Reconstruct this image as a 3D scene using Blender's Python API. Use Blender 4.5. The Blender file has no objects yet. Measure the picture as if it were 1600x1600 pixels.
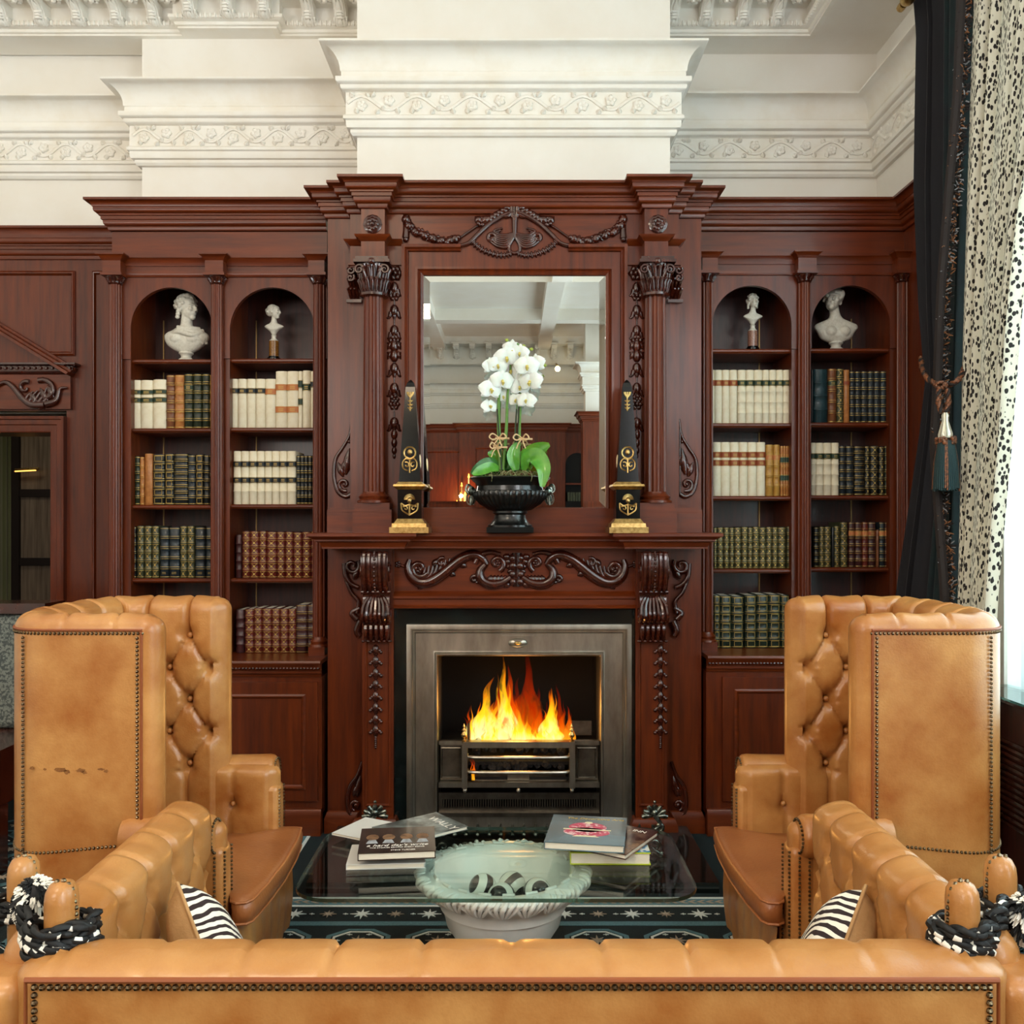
import bpy, math, random
from mathutils import Vector, Matrix, Euler
PI = math.pi
S = bpy.context.scene
random.seed(7)
# ---------------------------------------------------------------- camera
EYE, CAMY, F = 1.57, -4.6, 1450.0          # eye height, distance from the mantel plane (y=0), focal length in pixels
cd = bpy.data.cameras.new('camera'); cam = bpy.data.objects.new('camera', cd); S.collection.objects.link(cam)
cam.location = (0, CAMY, EYE); cam.rotation_euler = (PI/2, 0, 0)
cd.sensor_width = 36; cd.lens = 36*F/1600; cd.shift_y = 15/1600; cd.clip_start = .05; cd.clip_end = 200
S.camera = cam
# ---------------------------------------------------------------- view
S.view_settings.view_transform = 'Standard'; S.view_settings.look = 'None'
S.view_settings.exposure = -0.32; S.view_settings.gamma = 1.0; S.view_settings.use_curve_mapping = False
# ---------------------------------------------------------------- world (pale overcast sky outside the windows)
w = bpy.data.worlds.new('sky'); S.world = w; w.use_nodes = True
w.node_tree.nodes['Background'].inputs[0].default_value = (.80, .92, 1.0, 1)
w.node_tree.nodes['Background'].inputs[1].default_value = 1.6
# ---------------------------------------------------------------- lights
def area(name, loc, rot, sx, sy, power, col):
    l = bpy.data.lights.new(name, 'AREA'); l.shape = 'RECTANGLE'; l.size = sx; l.size_y = sy; l.energy = power; l.color = col
    o = bpy.data.objects.new(name, l); o.location = loc; o.rotation_euler = rot; S.collection.objects.link(o); return o
# daylight through the three tall windows of the right wall
area('window_daylight_near', (2.55, -1.75, 2.35), (0, PI/2, 0), 2.9, 2.0, 170, (.86, .95, 1))
area('window_daylight_middle', (2.55, -5.2, 2.35), (0, PI/2, 0), 2.9, 1.8, 170, (.86, .95, 1))
area('window_daylight_far', (2.55, -8.6, 2.35), (0, PI/2, 0), 2.9, 1.8, 150, (.86, .95, 1))
# ceiling lamps of the room behind the camera
area('ceiling_lamp_warm', (-1.3, -4.2, 4.45), (0, 0, 0), .9, .9, 60, (1, .80, .58))
area('ceiling_lamp_rear', (-1.6, -8.0, 4.45), (0, 0, 0), .9, .9, 60, (1, .80, .58))
# added fill lights, no real fixtures: soft pair aimed forward, bounce pair upward
area('added_fill_left', (-2.4, -6.6, 2.9), (math.radians(76), 0, math.radians(-20)), 1.5, 1.5, 85, (1, .93, .84))
area('added_fill_right', (1.62, -4.3, 2.9), (math.radians(66), 0, math.radians(24)), .8, 1.0, 28, (.96, .97, 1))
area('added_bounce', (-3.1, -3.6, 2.6), (math.radians(172), 0, 0), 1.2, 1.2, 120, (1, .95, .88))  # added uplight that brightens the ceiling and white upper walls
area('added_bounce_right', (1.6, -3.4, 3.2), (math.radians(165), 0, 0), .6, .8, 30, (.97, .98, 1))

# ---------------------------------------------------------------- measuring
def d_(Y): return Y-CAMY
def PX(px, Y): return (px-800)*d_(Y)/F
def PZ(py, Y): return EYE-(py-815)*d_(Y)/F
# ---------------------------------------------------------------- materials
def lin(h):
    h = h.lstrip('#'); r = []
    for i in (0, 2, 4):
        v = int(h[i:i+2], 16)/255; r.append(v/12.92 if v <= .04045 else ((v+.055)/1.055)**2.4)
    return (*r, 1)
MATS = {}
def mat(name, col, rough=.5, metal=0, coat=0, var=None, bump=None, spec=.5, stretch=(1, 1, 1), trans=0, emit=None, coat_rough=.1, ior=1.45):
    """var=(scale, other colour, detail, lo, hi); bump=(scale, strength)"""
    m = bpy.data.materials.new(name); m.use_nodes = True; nt = m.node_tree; N = nt.nodes; L = nt.links
    b = N['Principled BSDF']; b.inputs['Base Color'].default_value = lin(col); b.inputs['Roughness'].default_value = rough
    b.inputs['Metallic'].default_value = metal; b.inputs['Coat Weight'].default_value = coat; b.inputs['Coat Roughness'].default_value = coat_rough
    b.inputs['Specular IOR Level'].default_value = spec; b.inputs['Transmission Weight'].default_value = trans; b.inputs['IOR'].default_value = ior
    if emit: b.inputs['Emission Color'].default_value = lin(emit[0]); b.inputs['Emission Strength'].default_value = emit[1]
    if var or bump:
        tc = N.new('ShaderNodeTexCoord'); mp = N.new('ShaderNodeMapping'); mp.inputs['Scale'].default_value = stretch
        L.new(tc.outputs['Object'], mp.inputs['Vector'])
    if var:
        n = N.new('ShaderNodeTexNoise'); n.inputs['Scale'].default_value = var[0]; n.inputs['Detail'].default_value = var[2]; n.inputs['Roughness'].default_value = .6
        r = N.new('ShaderNodeValToRGB'); r.color_ramp.elements[0].position = var[3]; r.color_ramp.elements[1].position = var[4]
        r.color_ramp.elements[0].color = lin(col); r.color_ramp.elements[1].color = lin(var[1])
        L.new(mp.outputs[0], n.inputs['Vector']); L.new(n.outputs['Fac'], r.inputs['Fac']); L.new(r.outputs['Color'], b.inputs['Base Color'])
    if bump:
        n2 = N.new('ShaderNodeTexNoise'); n2.inputs['Scale'].default_value = bump[0]; n2.inputs['Detail'].default_value = 6
        bp = N.new('ShaderNodeBump'); bp.inputs['Strength'].default_value = bump[1]; bp.inputs['Distance'].default_value = .01
        L.new(mp.outputs[0], n2.inputs['Vector']); L.new(n2.outputs['Fac'], bp.inputs['Height']); L.new(bp.outputs['Normal'], b.inputs['Normal'])
    MATS[name] = m; return m
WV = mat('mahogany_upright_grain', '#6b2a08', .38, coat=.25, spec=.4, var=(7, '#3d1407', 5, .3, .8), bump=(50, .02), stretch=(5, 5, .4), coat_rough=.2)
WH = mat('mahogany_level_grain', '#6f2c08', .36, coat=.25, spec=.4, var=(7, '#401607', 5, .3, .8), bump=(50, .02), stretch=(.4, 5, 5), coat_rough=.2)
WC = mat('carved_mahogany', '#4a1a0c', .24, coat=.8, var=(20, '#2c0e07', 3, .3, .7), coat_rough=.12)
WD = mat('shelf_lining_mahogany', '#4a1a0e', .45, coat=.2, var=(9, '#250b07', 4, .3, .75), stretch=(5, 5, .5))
PL = mat('white_plaster', '#eeeae2', .65, var=(3, '#e8e1d4', 4, .3, .8), bump=(25, .04))
PLO = mat('moulded_plaster', '#eeeae1', .6, var=(6, '#e6ddcc', 4, .4, .8), bump=(60, .03))
LEA = mat('tan_leather', '#9f5c24', .36, coat=.4, var=(4.5, '#cb9354', 8, .32, .68), bump=(160, .1), coat_rough=.25)
LEB = mat('pale_tan_leather', '#c08a50', .36, coat=.4, var=(4.5, '#a66a30', 8, .35, .72), bump=(160, .1), coat_rough=.22)
LEC = mat('brown_seat_leather', '#93562c', .4, coat=.3, var=(6, '#a86a3a', 5, .3, .8), bump=(90, .15), coat_rough=.25)
BRS = mat('antique_brass_nails', '#8c7a5e', .3, 1, var=(200, '#5a4a38', 2, .4, .6))
GLD = mat('gilt_bronze', '#c4a469', .36, 1, var=(60, '#947440', 3, .4, .7))
GIL = mat('gold_tooling', '#b99a55', .4, .7)
BLK = mat('black_lacquer', '#070808', .15, coat=.35, coat_rough=.05, spec=.3)
MRB = mat('white_marble', '#f0eee8', .35, var=(4, '#cfd0ca', 8, .5, .85), bump=(30, .05), coat=.2)
BST = mat('parian_bust_marble', '#d9d5c8', .5, var=(12, '#c5bfae', 3, .4, .8))
BMB = mat('black_marble', '#0d1414', .12, var=(9, '#1d2827', 8, .55, .8), coat=.5)
STL = mat('polished_steel', '#b9b3a6', .34, 1, var=(14, '#8f897d', 5, .3, .7), stretch=(1, 1, .3))
STD = mat('dark_burnished_steel', '#8a8276', .34, 1, var=(12, '#5e574d', 4, .3, .7))
SOOT = mat('sooty_iron', '#060505', .8)
BLKIRON = mat('black_iron', '#101413', .35, .6)
VEL = mat('dark_teal_velvet', '#0b2324', .85, var=(12, '#10161c', 3, .3, .7)); VEL.node_tree.nodes['Principled BSDF'].inputs['Sheen Weight'].default_value = .06
VELB = mat('dark_plum_velvet', '#15141a', .85); VELB.node_tree.nodes['Principled BSDF'].inputs['Sheen Weight'].default_value = .06
CRM = mat('cream_vellum', '#e6dcc3', .6, var=(30, '#d8c8a4', 4, .4, .9))
def leath(n, a, b, r=.45): return mat(n, a, r, coat=.25, var=(35, b, 5, .35, .75))
BK = {'cream': CRM, 'green': leath('green_book_leather', '#26301c', '#11180f'), 'black': leath('black_book_leather', '#15191a', '#0a0d0d'),
 'tan': leath('tan_book_leather', '#b8793e', '#8d5224'), 'brown': leath('brown_book_leather', '#7d4a2a', '#55301a'), 'ochre': leath('ochre_book_leather', '#b8893a', '#97662a'),
 'navy': leath('navy_book_leather', '#1f2930', '#0f171c'), 'red': leath('red_book_leather', '#6b2318', '#431009'), 'plum': leath('plum_book_leather', '#45201f', '#2a1114'),
 'olive': leath('olive_book_leather', '#4a4a30', '#20281c'), 'teal': leath('teal_book_cloth', '#14343a', '#0e262b'), 'pgreen': leath('plain_green_cloth', '#17291f', '#0f1e19')}
LAB = {'navy': mat('navy_label', '#141c22', .5), 'green': mat('green_label', '#1d3222', .5), 'brown': mat('brown_label', '#8a3f1e', .5), 'tan': mat('tan_label', '#b46a38', .5)}
PAGE = mat('page_edges', '#e6dfcc', .8, bump=(300, .2))
# ---------------------------------------------------------------- mesh builder
class MB:
    def __init__(s): s.v = []; s.f = []; s.m = []
    def add(s, vs, fs, mi=0):
        o = len(s.v); s.v += [tuple(p) for p in vs]; s.f += [tuple(i+o for i in f) for f in fs]; s.m += [mi]*len(fs); return s
    def box(s, x0, x1, y0, y1, z0, z1, mi=0):
        if x0 > x1: x0, x1 = x1, x0
        if y0 > y1: y0, y1 = y1, y0
        if z0 > z1: z0, z1 = z1, z0
        return s.add([(x0,y0,z0),(x1,y0,z0),(x1,y1,z0),(x0,y1,z0),(x0,y0,z1),(x1,y0,z1),(x1,y1,z1),(x0,y1,z1)],
                     [(0,3,2,1),(4,5,6,7),(0,1,5,4),(1,2,6,5),(2,3,7,6),(3,0,4,7)], mi)
    def grid(s, rows, cu=False, cv=False, mi=0, mfun=None, flip=False):
        o = len(s.v); R = len(rows); C = len(rows[0])
        for r in rows: s.v += [tuple(p) for p in r]
        for i in range(R if cu else R-1):
            for j in range(C if cv else C-1):
                a = o+i*C+j; b = o+i*C+(j+1) % C; c = o+((i+1) % R)*C+(j+1) % C; d = o+((i+1) % R)*C+j
                s.f.append((a,d,c,b) if flip else (a,b,c,d)); s.m.append(mfun(i, j) if mfun else mi)
        return s
    def tube(s, pts, rad, n=8, closed=False, mi=0, flat=None, mfun=None):
        """pts Vectors, rad number or list; flat=(axis vector, factor) squashes the section along the axis"""
        P = [Vector(p) for p in pts]; k = len(P)
        if k < 2: return s
        R = rad if isinstance(rad, (list, tuple)) else [rad]*k
        T = []
        for i in range(k):
            a = P[(i-1) % k] if (closed or i) else P[0]; b = P[(i+1) % k] if (closed or i < k-1) else P[-1]
            t = (b-a); T.append(t.normalized() if t.length > 1e-9 else Vector((0,0,1)))
        up = Vector((0,0,1)) if abs(T[0].z) < .9 else Vector((0,1,0))
        if flat: up = Vector(flat[0])
        nrm = T[0].cross(up).normalized(); rows = []
        for i in range(k):
            if flat: nrm = T[i].cross(up)
            else: nrm = nrm-T[i]*nrm.dot(T[i])
            if nrm.length < 1e-6: nrm = T[i].orthogonal()
            nrm.normalize(); bn = T[i].cross(nrm).normalized(); row = []
            for j in range(n):
                a = 2*PI*j/n; row.append(P[i]+nrm*(math.cos(a)*R[i])+bn*(math.sin(a)*R[i]*(flat[1] if flat else 1)))
            rows.append(row)
        o = len(s.v); s.grid(rows, cu=closed, cv=True, mi=mi, mfun=mfun)
        if not closed:
            s.f.append(tuple(o+j for j in reversed(range(n)))); s.m.append(mi)
            s.f.append(tuple(o+(k-1)*n+j for j in range(n))); s.m.append(mi)
        return s
    def lathe(s, prof, c=(0,0,0), n=24, flute=None, mi=0, sx=1, sy=1, cap=True):
        """prof [(r,z)]; flute(a, i)->factor"""
        rows = []
        for i, (r, z) in enumerate(prof):
            rows.append([(c[0]+sx*r*math.cos(2*PI*j/n)*(flute(2*PI*j/n, i) if flute else 1), c[1]+sy*r*math.sin(2*PI*j/n)*(flute(2*PI*j/n, i) if flute else 1), c[2]+z) for j in range(n)])
        o = len(s.v); s.grid(rows, cv=True, mi=mi)
        if cap:
            s.f.append(tuple(o+j for j in reversed(range(n)))); s.m.append(mi)
            s.f.append(tuple(o+(len(prof)-1)*n+j for j in range(n))); s.m.append(mi)
        return s
    def ball(s, c, r, n=8, k=5, M=None, mi=0):
        rr = (r, r, r) if not isinstance(r, (tuple, list)) else r
        vs = []; fs = []
        for i in range(1, k):
            t = PI*i/k
            for j in range(n):
                a = 2*PI*j/n; vs.append(Vector((rr[0]*math.sin(t)*math.cos(a), rr[1]*math.sin(t)*math.sin(a), rr[2]*math.cos(t))))
        top = len(vs); vs.append(Vector((0,0,rr[2]))); vs.append(Vector((0,0,-rr[2])))
        for i in range(k-2):
            for j in range(n): fs.append((i*n+j, (i+1)*n+j, (i+1)*n+(j+1) % n, i*n+(j+1) % n))
        for j in range(n):
            fs.append((top, j, (j+1) % n)); fs.append((top+1, (k-2)*n+(j+1) % n, (k-2)*n+j))
        if M is not None: vs = [M @ v for v in vs]
        C = Vector(c); return s.add([v+C for v in vs], fs, mi)
    def prism(s, poly, y0, y1, mi=0):
        """polygon in XZ extruded in Y (front y0)"""
        n = len(poly); vs = [(x, y0, z) for x, z in poly]+[(x, y1, z) for x, z in poly]
        return s.add(vs, [tuple(range(n)), tuple(reversed(range(n, 2*n)))]+[(i, i+n, (i+1) % n+n, (i+1) % n) for i in range(n)], mi)
    def slab(s, poly, z0, z1, mi=0):
        n = len(poly); vs = [(x, y, z0) for x, y in poly]+[(x, y, z1) for x, y in poly]
        return s.add(vs, [tuple(reversed(range(n))), tuple(range(n, 2*n))]+[(i, (i+1) % n, (i+1) % n+n, i+n) for i in range(n)], mi)
    def sweep(s, path, prof, closed=False, plane='XY', at=0, mi=0, flip=False, caps=False):
        """mitred moulding. path 2D; prof [(out, h)]; out is to the RIGHT of travel. XY: h->z ; XZ: path in XZ, h -> y"""
        P = [Vector(p) for p in path]; n = len(P); rows = []
        for i in range(n):
            a = P[i-1] if (i or closed) else None; b = P[(i+1) % n] if (i < n-1 or closed) else None
            def nr(p, q): d = (q-p).normalized(); return Vector((d.y, -d.x))
            if a is None: m = nr(P[i], b)
            elif b is None: m = nr(a, P[i])
            else:
                n1 = nr(a, P[i]); n2 = nr(P[i], b); m = (n1+n2)/max(.2, 1+n1.dot(n2))
            row = []
            for o_, h in prof:
                q = P[i]+m*o_; row.append((q.x, q.y, at+h) if plane == 'XY' else (q.x, at+h, q.y))
            rows.append(row)
        o = len(s.v); s.grid(rows, cu=closed, mi=mi, flip=flip)
        if caps and not closed:
            k = len(prof); s.f.append(tuple(o+j for j in range(k))); s.m.append(mi); s.f.append(tuple(o+(n-1)*k+j for j in reversed(range(k)))); s.m.append(mi)
        return s
    def xf(s, M, a=0):
        for i in range(a, len(s.v)): s.v[i] = tuple(M @ Vector(s.v[i]))
        return s
    def build(s, name, mats, parent=None, ang=35, smooth=True, origin=None):
        me = bpy.data.meshes.new(name)
        vs = s.v
        if origin: vs = [(a-origin[0], b-origin[1], c-origin[2]) for a, b, c in vs]
        me.from_pydata(vs, [], s.f)
        for m in (mats if isinstance(mats, (list, tuple)) else [mats]): me.materials.append(m)
        if isinstance(mats, (list, tuple)) and len(mats) > 1: me.polygons.foreach_set('material_index', s.m)
        if smooth:
            me.shade_smooth(); me.set_sharp_from_angle(angle=math.radians(ang))
        me.update()
        o = bpy.data.objects.new(name, me); S.collection.objects.link(o)
        if origin: o.location = origin
        if parent:
            o.parent = parent
            o.matrix_parent_inverse = Matrix.Translation(-Vector(parent.location)) if parent.type == 'EMPTY' and not any(parent.rotation_euler) and not parent.get('local') else Matrix()
        return o
def thing(name, label, cat, loc=(0,0,0), group=None, local=False, rz=0):
    o = bpy.data.objects.new(name, None); o.empty_display_size = .05; S.collection.objects.link(o); o.location = loc; o.rotation_euler = (0, 0, rz)
    o['label'] = label; o['category'] = cat
    if group: o['group'] = group
    if local: o['local'] = 1
    return o
def tag(o, label, cat, group=None):
    o['label'] = label; o['category'] = cat
    if group: o['group'] = group
    return o
def struct(o): o['kind'] = 'structure'; return o
def stuff(o): o['kind'] = 'stuff'; return o
def BX(name, mt, parent, *a): return MB().box(*a).build(name, mt, parent)
def smoothpts(pts, k=6):
    P = [Vector(p) for p in pts]; out = []
    for i in range(len(P)-1):
        a = P[i-1] if i else P[0]*2-P[1]; b = P[i]; c = P[i+1]; d = P[i+2] if i+2 < len(P) else P[-1]*2-P[-2]
        for j in range(k):
            t = j/k; out.append(.5*((2*b)+(c-a)*t+(2*a-5*b+4*c-d)*t*t+(3*b-a-3*c+d)*t**3))
    out.append(P[-1]); return out
def spiral(cx, cy, r0, r1, a0, a1, n=18):
    return [(cx+(r0+(r1-r0)*i/n)*math.cos(math.radians(a0+(a1-a0)*i/n)), cy+(r0+(r1-r0)*i/n)*math.sin(math.radians(a0+(a1-a0)*i/n))) for i in range(n+1)]
class Carve:
    """relief carving measured in picture pixels on the plane y=Y; strokes become tapering half-round ribs, leaves and beads"""
    def __init__(s, Y, mir=None): s.Y = Y; s.mb = MB(); s.mir = mir; s.k = d_(Y)/F
    def w(s, x, y, dy=0): return Vector((PX(x, s.Y), s.Y+dy, PZ(y, s.Y)))
    def _each(s, pts):
        yield pts
        if s.mir: yield [(2*s.mir-x, y) for x, y in pts]
    def stroke(s, pts, r0, r1=None, rm=None, n=7, k=5, sm=True):
        r1 = r0 if r1 is None else r1; r0 *= 1.35; r1 *= 1.35; rm = rm*1.4 if rm else rm
        for P in s._each(pts):
            Q = smoothpts([(x, y, 0) for x, y in P], k) if sm and len(P) < 12 else [Vector((x, y, 0)) for x, y in P]
            m = len(Q); R = []
            for i in range(m):
                t = i/(m-1); r = r0+(r1-r0)*t
                if rm: r = r+(rm-(r0+r1)/2)*4*t*(1-t)
                R.append(max(.25, r)*s.k)
            s.mb.tube([s.w(q.x, q.y) for q in Q], R, n, flat=((0,1,0), .9))
        return s
    def bead(s, x, y, r, ry=None, h=None):
        r *= 1.2; ry = ry*1.2 if ry else ry
        for (a, b), in [tuple(P) for P in s._each([(x, y)])]:
            s.mb.ball(s.w(a, b), (r*s.k, (h or r)*s.k, (ry or r)*s.k), 8, 6)
        return s
    def leaf(s, x0, y0, x1, y1, wd):
        for P in s._each([(x0, y0), (x1, y1)]):
            a, b = s.w(*P[0]), s.w(*P[1]); L = 6; pts = [a.lerp(b, i/L) for i in range(L+1)]
            s.mb.tube(pts, [max(.2, 1.35*wd*math.sin(PI*(.08+.9*i/L)))*s.k for i in range(L+1)], 6, flat=((0,1,0), .7))
        return s
    def flower(s, x, y, r, n=6):
        for i in range(n):
            a = 2*PI*i/n; s.leaf(x+r*.2*math.cos(a), y+r*.2*math.sin(a), x+r*math.cos(a), y+r*math.sin(a), r*.32)
        s.bead(x, y, r*.28, h=r*.5); return s
    def bell(s, x, y, r):
        s.bead(x, y, r*.75, r*1.05); s.leaf(x-r*.2, y+r*.2, x-r*1.5, y+r*1.2, r*.4); s.leaf(x+r*.2, y+r*.2, x+r*1.5, y+r*1.2, r*.4); s.leaf(x, y, x, y+r*1.9, r*.45); return s
    def build(s, name, parent, m=None): return s.mb.build(name, m or WC, parent, ang=60)
def curve_prof(p0, p1, kind='cove', n=5):
    """quarter profiles between (out,z) points"""
    r = []
    for i in range(n+1):
        t = i/n
        if kind == 'cove': u, v = 1-math.cos(t*PI/2), math.sin(t*PI/2)
        elif kind == 'ovolo': u, v = math.sin(t*PI/2), 1-math.cos(t*PI/2)
        else: u, v = t-math.sin(2*PI*t)/(2*PI)*.9, t
        r.append((p0[0]+(p1[0]-p0[0])*u, p0[1]+(p1[1]-p0[1])*v))
    return r
def fluted_column(name, parent, x, y, z0, z1, r, n=12, m=None):
    mb = MB()
    pr = [(r*1.45, 0), (r*1.45, .012), (r*1.25, .018), (r*1.35, .032), (r*1.05, .045), (r, .055)]
    for q, zz in pr: pass
    mb.lathe([(a, z0+b) for a, b in pr], (x, y, 0), 24)
    def fl(a, i): return 1-.11*abs(math.cos(a*n/2))**.6
    mb.lathe([(r, z0+.05), (r*.97, (z0+z1)/2), (r*.9, z1)], (x, y, 0), n*12, flute=lambda a, i: 1.0-.17*max(0, math.cos(a*n)+.25)**.5)
    return mb.build(name, m or WV, parent, ang=50)

def thin_glass(name, tint, base=.04):
    m = bpy.data.materials.new(name); m.use_nodes = True; nt = m.node_tree; N = nt.nodes; L = nt.links; N.clear()
    out = N.new('ShaderNodeOutputMaterial'); tr = N.new('ShaderNodeBsdfTransparent'); tr.inputs[0].default_value = lin(tint); gl = N.new('ShaderNodeBsdfGlossy'); gl.inputs['Roughness'].default_value = .0
    fr = N.new('ShaderNodeFresnel'); fr.inputs[0].default_value = 1.5; mx = N.new('ShaderNodeMixShader')
    ge = N.new('ShaderNodeNewGeometry'); ma = N.new('ShaderNodeMath'); ma.operation = 'MULTIPLY_ADD'; ma.inputs[1].default_value = -.8333; ma.inputs[2].default_value = 1.5; L.new(ge.outputs['Backfacing'], ma.inputs[0]); L.new(ma.outputs[0], fr.inputs[0]); L.new(fr.outputs[0], mx.inputs[0]); L.new(tr.outputs[0], mx.inputs[1]); L.new(gl.outputs[0], mx.inputs[2]); L.new(mx.outputs[0], out.inputs[0]); MATS[name] = m; return m
# ================================================================ the room
XL, XR, YR, ZC = -5.0, 2.11, -11.6, 4.72
CH0, CH1 = PX(558, .2), PX(1047, .2)           # chimney breast
XM = PX(222, .6)
mb = MB()
mb.box(XM, XR+.2, .77, .97, 0, ZC)              # right/back wall
mb.box(XL, XM, .80, .97, 2.2, ZC); mb.box(XL, PX(-250, .72), .80, .97, 0, 2.2)
mb.box(PX(292, .55), PX(428, .55), .52, .60, 4.275, ZC)
mb.box(XM, CH0, .60, .78, 3.0, ZC)              # shallow break left of the chimney
mb.box(CH0, CH1, .2, .78, 3.1, ZC)              # chimney breast
mb.box(XL, XR, .60, .78, 4.275, ZC)              # upper frieze projecting over the recessed walls
wall_back = struct(mb.build('wall_back', PL))
mb = MB(); mb.box(XL-.2, XL, YR, .97, 0, ZC); struct(mb.build('wall_left', PL))
mb = MB(); mb.box(XL, XR, YR-.2, YR, 0, ZC); wall_rear = struct(mb.build('wall_rear', PL))
mb = MB(); mb.box(XL-.2, XR+.6, YR-.2, .97, ZC, ZC+.1)
for xb in (-3.3, -1.25, .55):
    mb.box(xb-.11, xb+.11, YR, .6, ZC-.176, ZC)
mb.box(XL, XR, -5.75, -5.5, ZC-.17, ZC); mb.box(XL, XR, -9.3, -9.05, ZC-.17, ZC)
ceil = struct(mb.build('ceiling', PL))
WINS = [(-2.75, -.62), (-6.2, -4.2), (-9.6, -7.6)]
mb = MB(); ys = [YR]
for a, b in sorted(WINS): mb.box(XR, XR+.3, ys[-1], a, 0, ZC); mb.box(XR, XR+.3, a, b, 0, .80); mb.box(XR, XR+.3, a, b, 3.9, ZC); ys.append(b)
mb.box(XR, XR+.3, ys[-1], .97, 0, ZC)
wall_right = struct(mb.build('wall_right', PL))
WHT = mat('white_window_paint', '#e8ecea', .4)
GLS = thin_glass('window_glass', '#fafefe')
for i, (a, b) in enumerate(WINS):
    mb = MB(); x0, x1 = XR+.2, XR+.25
    for y in (a, (a+b)/2-.03, b-.06): mb.box(x0, x1, y, y+.06, .8, 3.9)
    for z in (.8, 1.8, 2.8, 3.84): mb.box(x0, x1, a, b, z, z+.06)
    wn = struct(mb.build('window_%d' % (i+1), WHT)); BX('pane', GLS, wn, XR+.22, XR+.228, a+.05, b-.05, .85, 3.85)
# floor and carpet
CPT = mat('dark_teal_carpet', '#0e1c1f', .95, var=(120, '#16282b', 4, .3, .8), bump=(400, .5))
floor = struct(BX('floor', CPT, None, XL, XR+.1, YR, 2.6, -.1, 0))
CP = {k: mat('carpet_%s_pile' % k, c, .95, var=(150, c2, 3, .3, .8)) for k, c, c2 in (('white', '#dde2dc', '#bcc6c2'), ('blue', '#5b8088', '#43626a'), ('navy', '#0b1218', '#101a20'), ('beige', '#a99a88', '#8a7c6c'))}
def carpet_motifs():
    st, wh, sm, oc = MB(), MB(), MB(), MB()
    x0, x1, yb = -.99, 1.0, -.71; e = .0015
    def band(mb, o0, o1, z):      # U shaped band round the hearth, offsets outward
        mb.box(x0-o1, x1+o1, yb-o1, yb-o0, 0, z); mb.box(x0-o1, x0-o0, yb-o0, .1, 0, z); mb.box(x1+o0, x1+o1, yb-o0, .1, 0, z)
    band(wh, .015, .032, .002); band(wh, .095, .11, .002)
    bb = MB(); band(bb, .032, .095, .0018)
    pat = MB(); k = 0
    def chev(mb, cx, cy, ang, s, z):
        c, q = math.cos(ang), math.sin(ang)
        for sg in (-1, 1):
            P = [(-s, 0), (.2*s, sg*s*.8), (s, sg*s*.8), (-.1*s, 0)]
            mb.slab([(cx+c*u-q*v, cy+q*u+c*v) for u, v in (P if sg > 0 else P[::-1])], .0018, z)
    x = x0-.08
    while x < x1+.09: chev(pat, x, yb-.063, 0, .019, .003); x += .037
    y = yb
    while y < .1: chev(pat, x0-.063, y, PI/2, .019, .003); chev(pat, x1+.063, y, PI/2, .019, .003); y += .037
    # star row
    def star(mb, cx, cy, r, n=8):
        P = []
        for i in range(2*n):
            a = PI*i/n; rr = r*(1 if i % 2 == 0 and i % 4 == 0 else .78 if i % 2 == 0 else .3); P.append((cx+rr*math.cos(a), cy+rr*math.sin(a)))
        mb.slab(P, 0, .003)
    x = -3.3; k = 0; yy = yb-.18
    bd = MB(); bd.box(-3.5, 3, yb-.115-.006, yb-.115, 0, .0018); 
    while x < 2.6:
        star(wh if k % 2 == 0 else sm, x, yy, .048 if k % 2 == 0 else .034); star(wh, x+.07, yy, .011, 4); x += .135; k += 1
    band(bb, .25, .285, .002)
    # octagon lattice beyond the border, all over the room floor that can be seen
    def octring(mb, cx, cy, r, t, sx=1.25):
        for i in range(8):
            a, b = PI/8+PI*i/4, PI/8+PI*(i+1)/4
            mb.slab([(cx+sx*r*math.cos(a), cy+r*math.sin(a)), (cx+sx*r*math.cos(b), cy+r*math.sin(b)), (cx+sx*(r-t)*math.cos(b), cy+(r-t)*math.sin(b)), (cx+sx*(r-t)*math.cos(a), cy+(r-t)*math.sin(a))][::-1], 0, .0025)
    lat, lit = MB(), MB(); py, pxx = .235, .30
    for i in range(-12, 9):
        for j in range(0, 9):
            cx = .02+i*pxx+(pxx/2 if j % 2 else 0); cy = yb-.285-.13-j*py/2-.0
            octring(bb, cx, cy, .105, .016); octring(lat, cx, cy, .083, .008)
            star(lit, cx, cy, .045); 
            for q in range(6):
                a = PI*q/3; star(lat, cx+.062*1.2*math.cos(a), cy+.058*math.sin(a), .011, 4)
    for i in range(-12, -2):
        for j in range(0, 10):
            cx = -1.35+i*.3+.6; cx = -1.5-(i+12)*pxx+(pxx/2 if j % 2 else 0); cy = yb-.15+j*py/2
            octring(bb, cx, cy, .105, .016); star(lit, cx, cy, .045); star(lat, cx+.07, cy, .012, 4); star(lat, cx-.07, cy, .012, 4)
    for nm, m_, c in (('carpet_line', wh, 'white'), ('carpet_band', bb, 'blue'), ('carpet_rope', pat, 'beige'), ('carpet_star', sm, 'beige'), ('carpet_lattice', lat, 'white'), ('carpet_flower', lit, 'beige')):
        stuff(m_.build(nm+'_pattern', CP[c], floor, smooth=False))
carpet_motifs()
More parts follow.
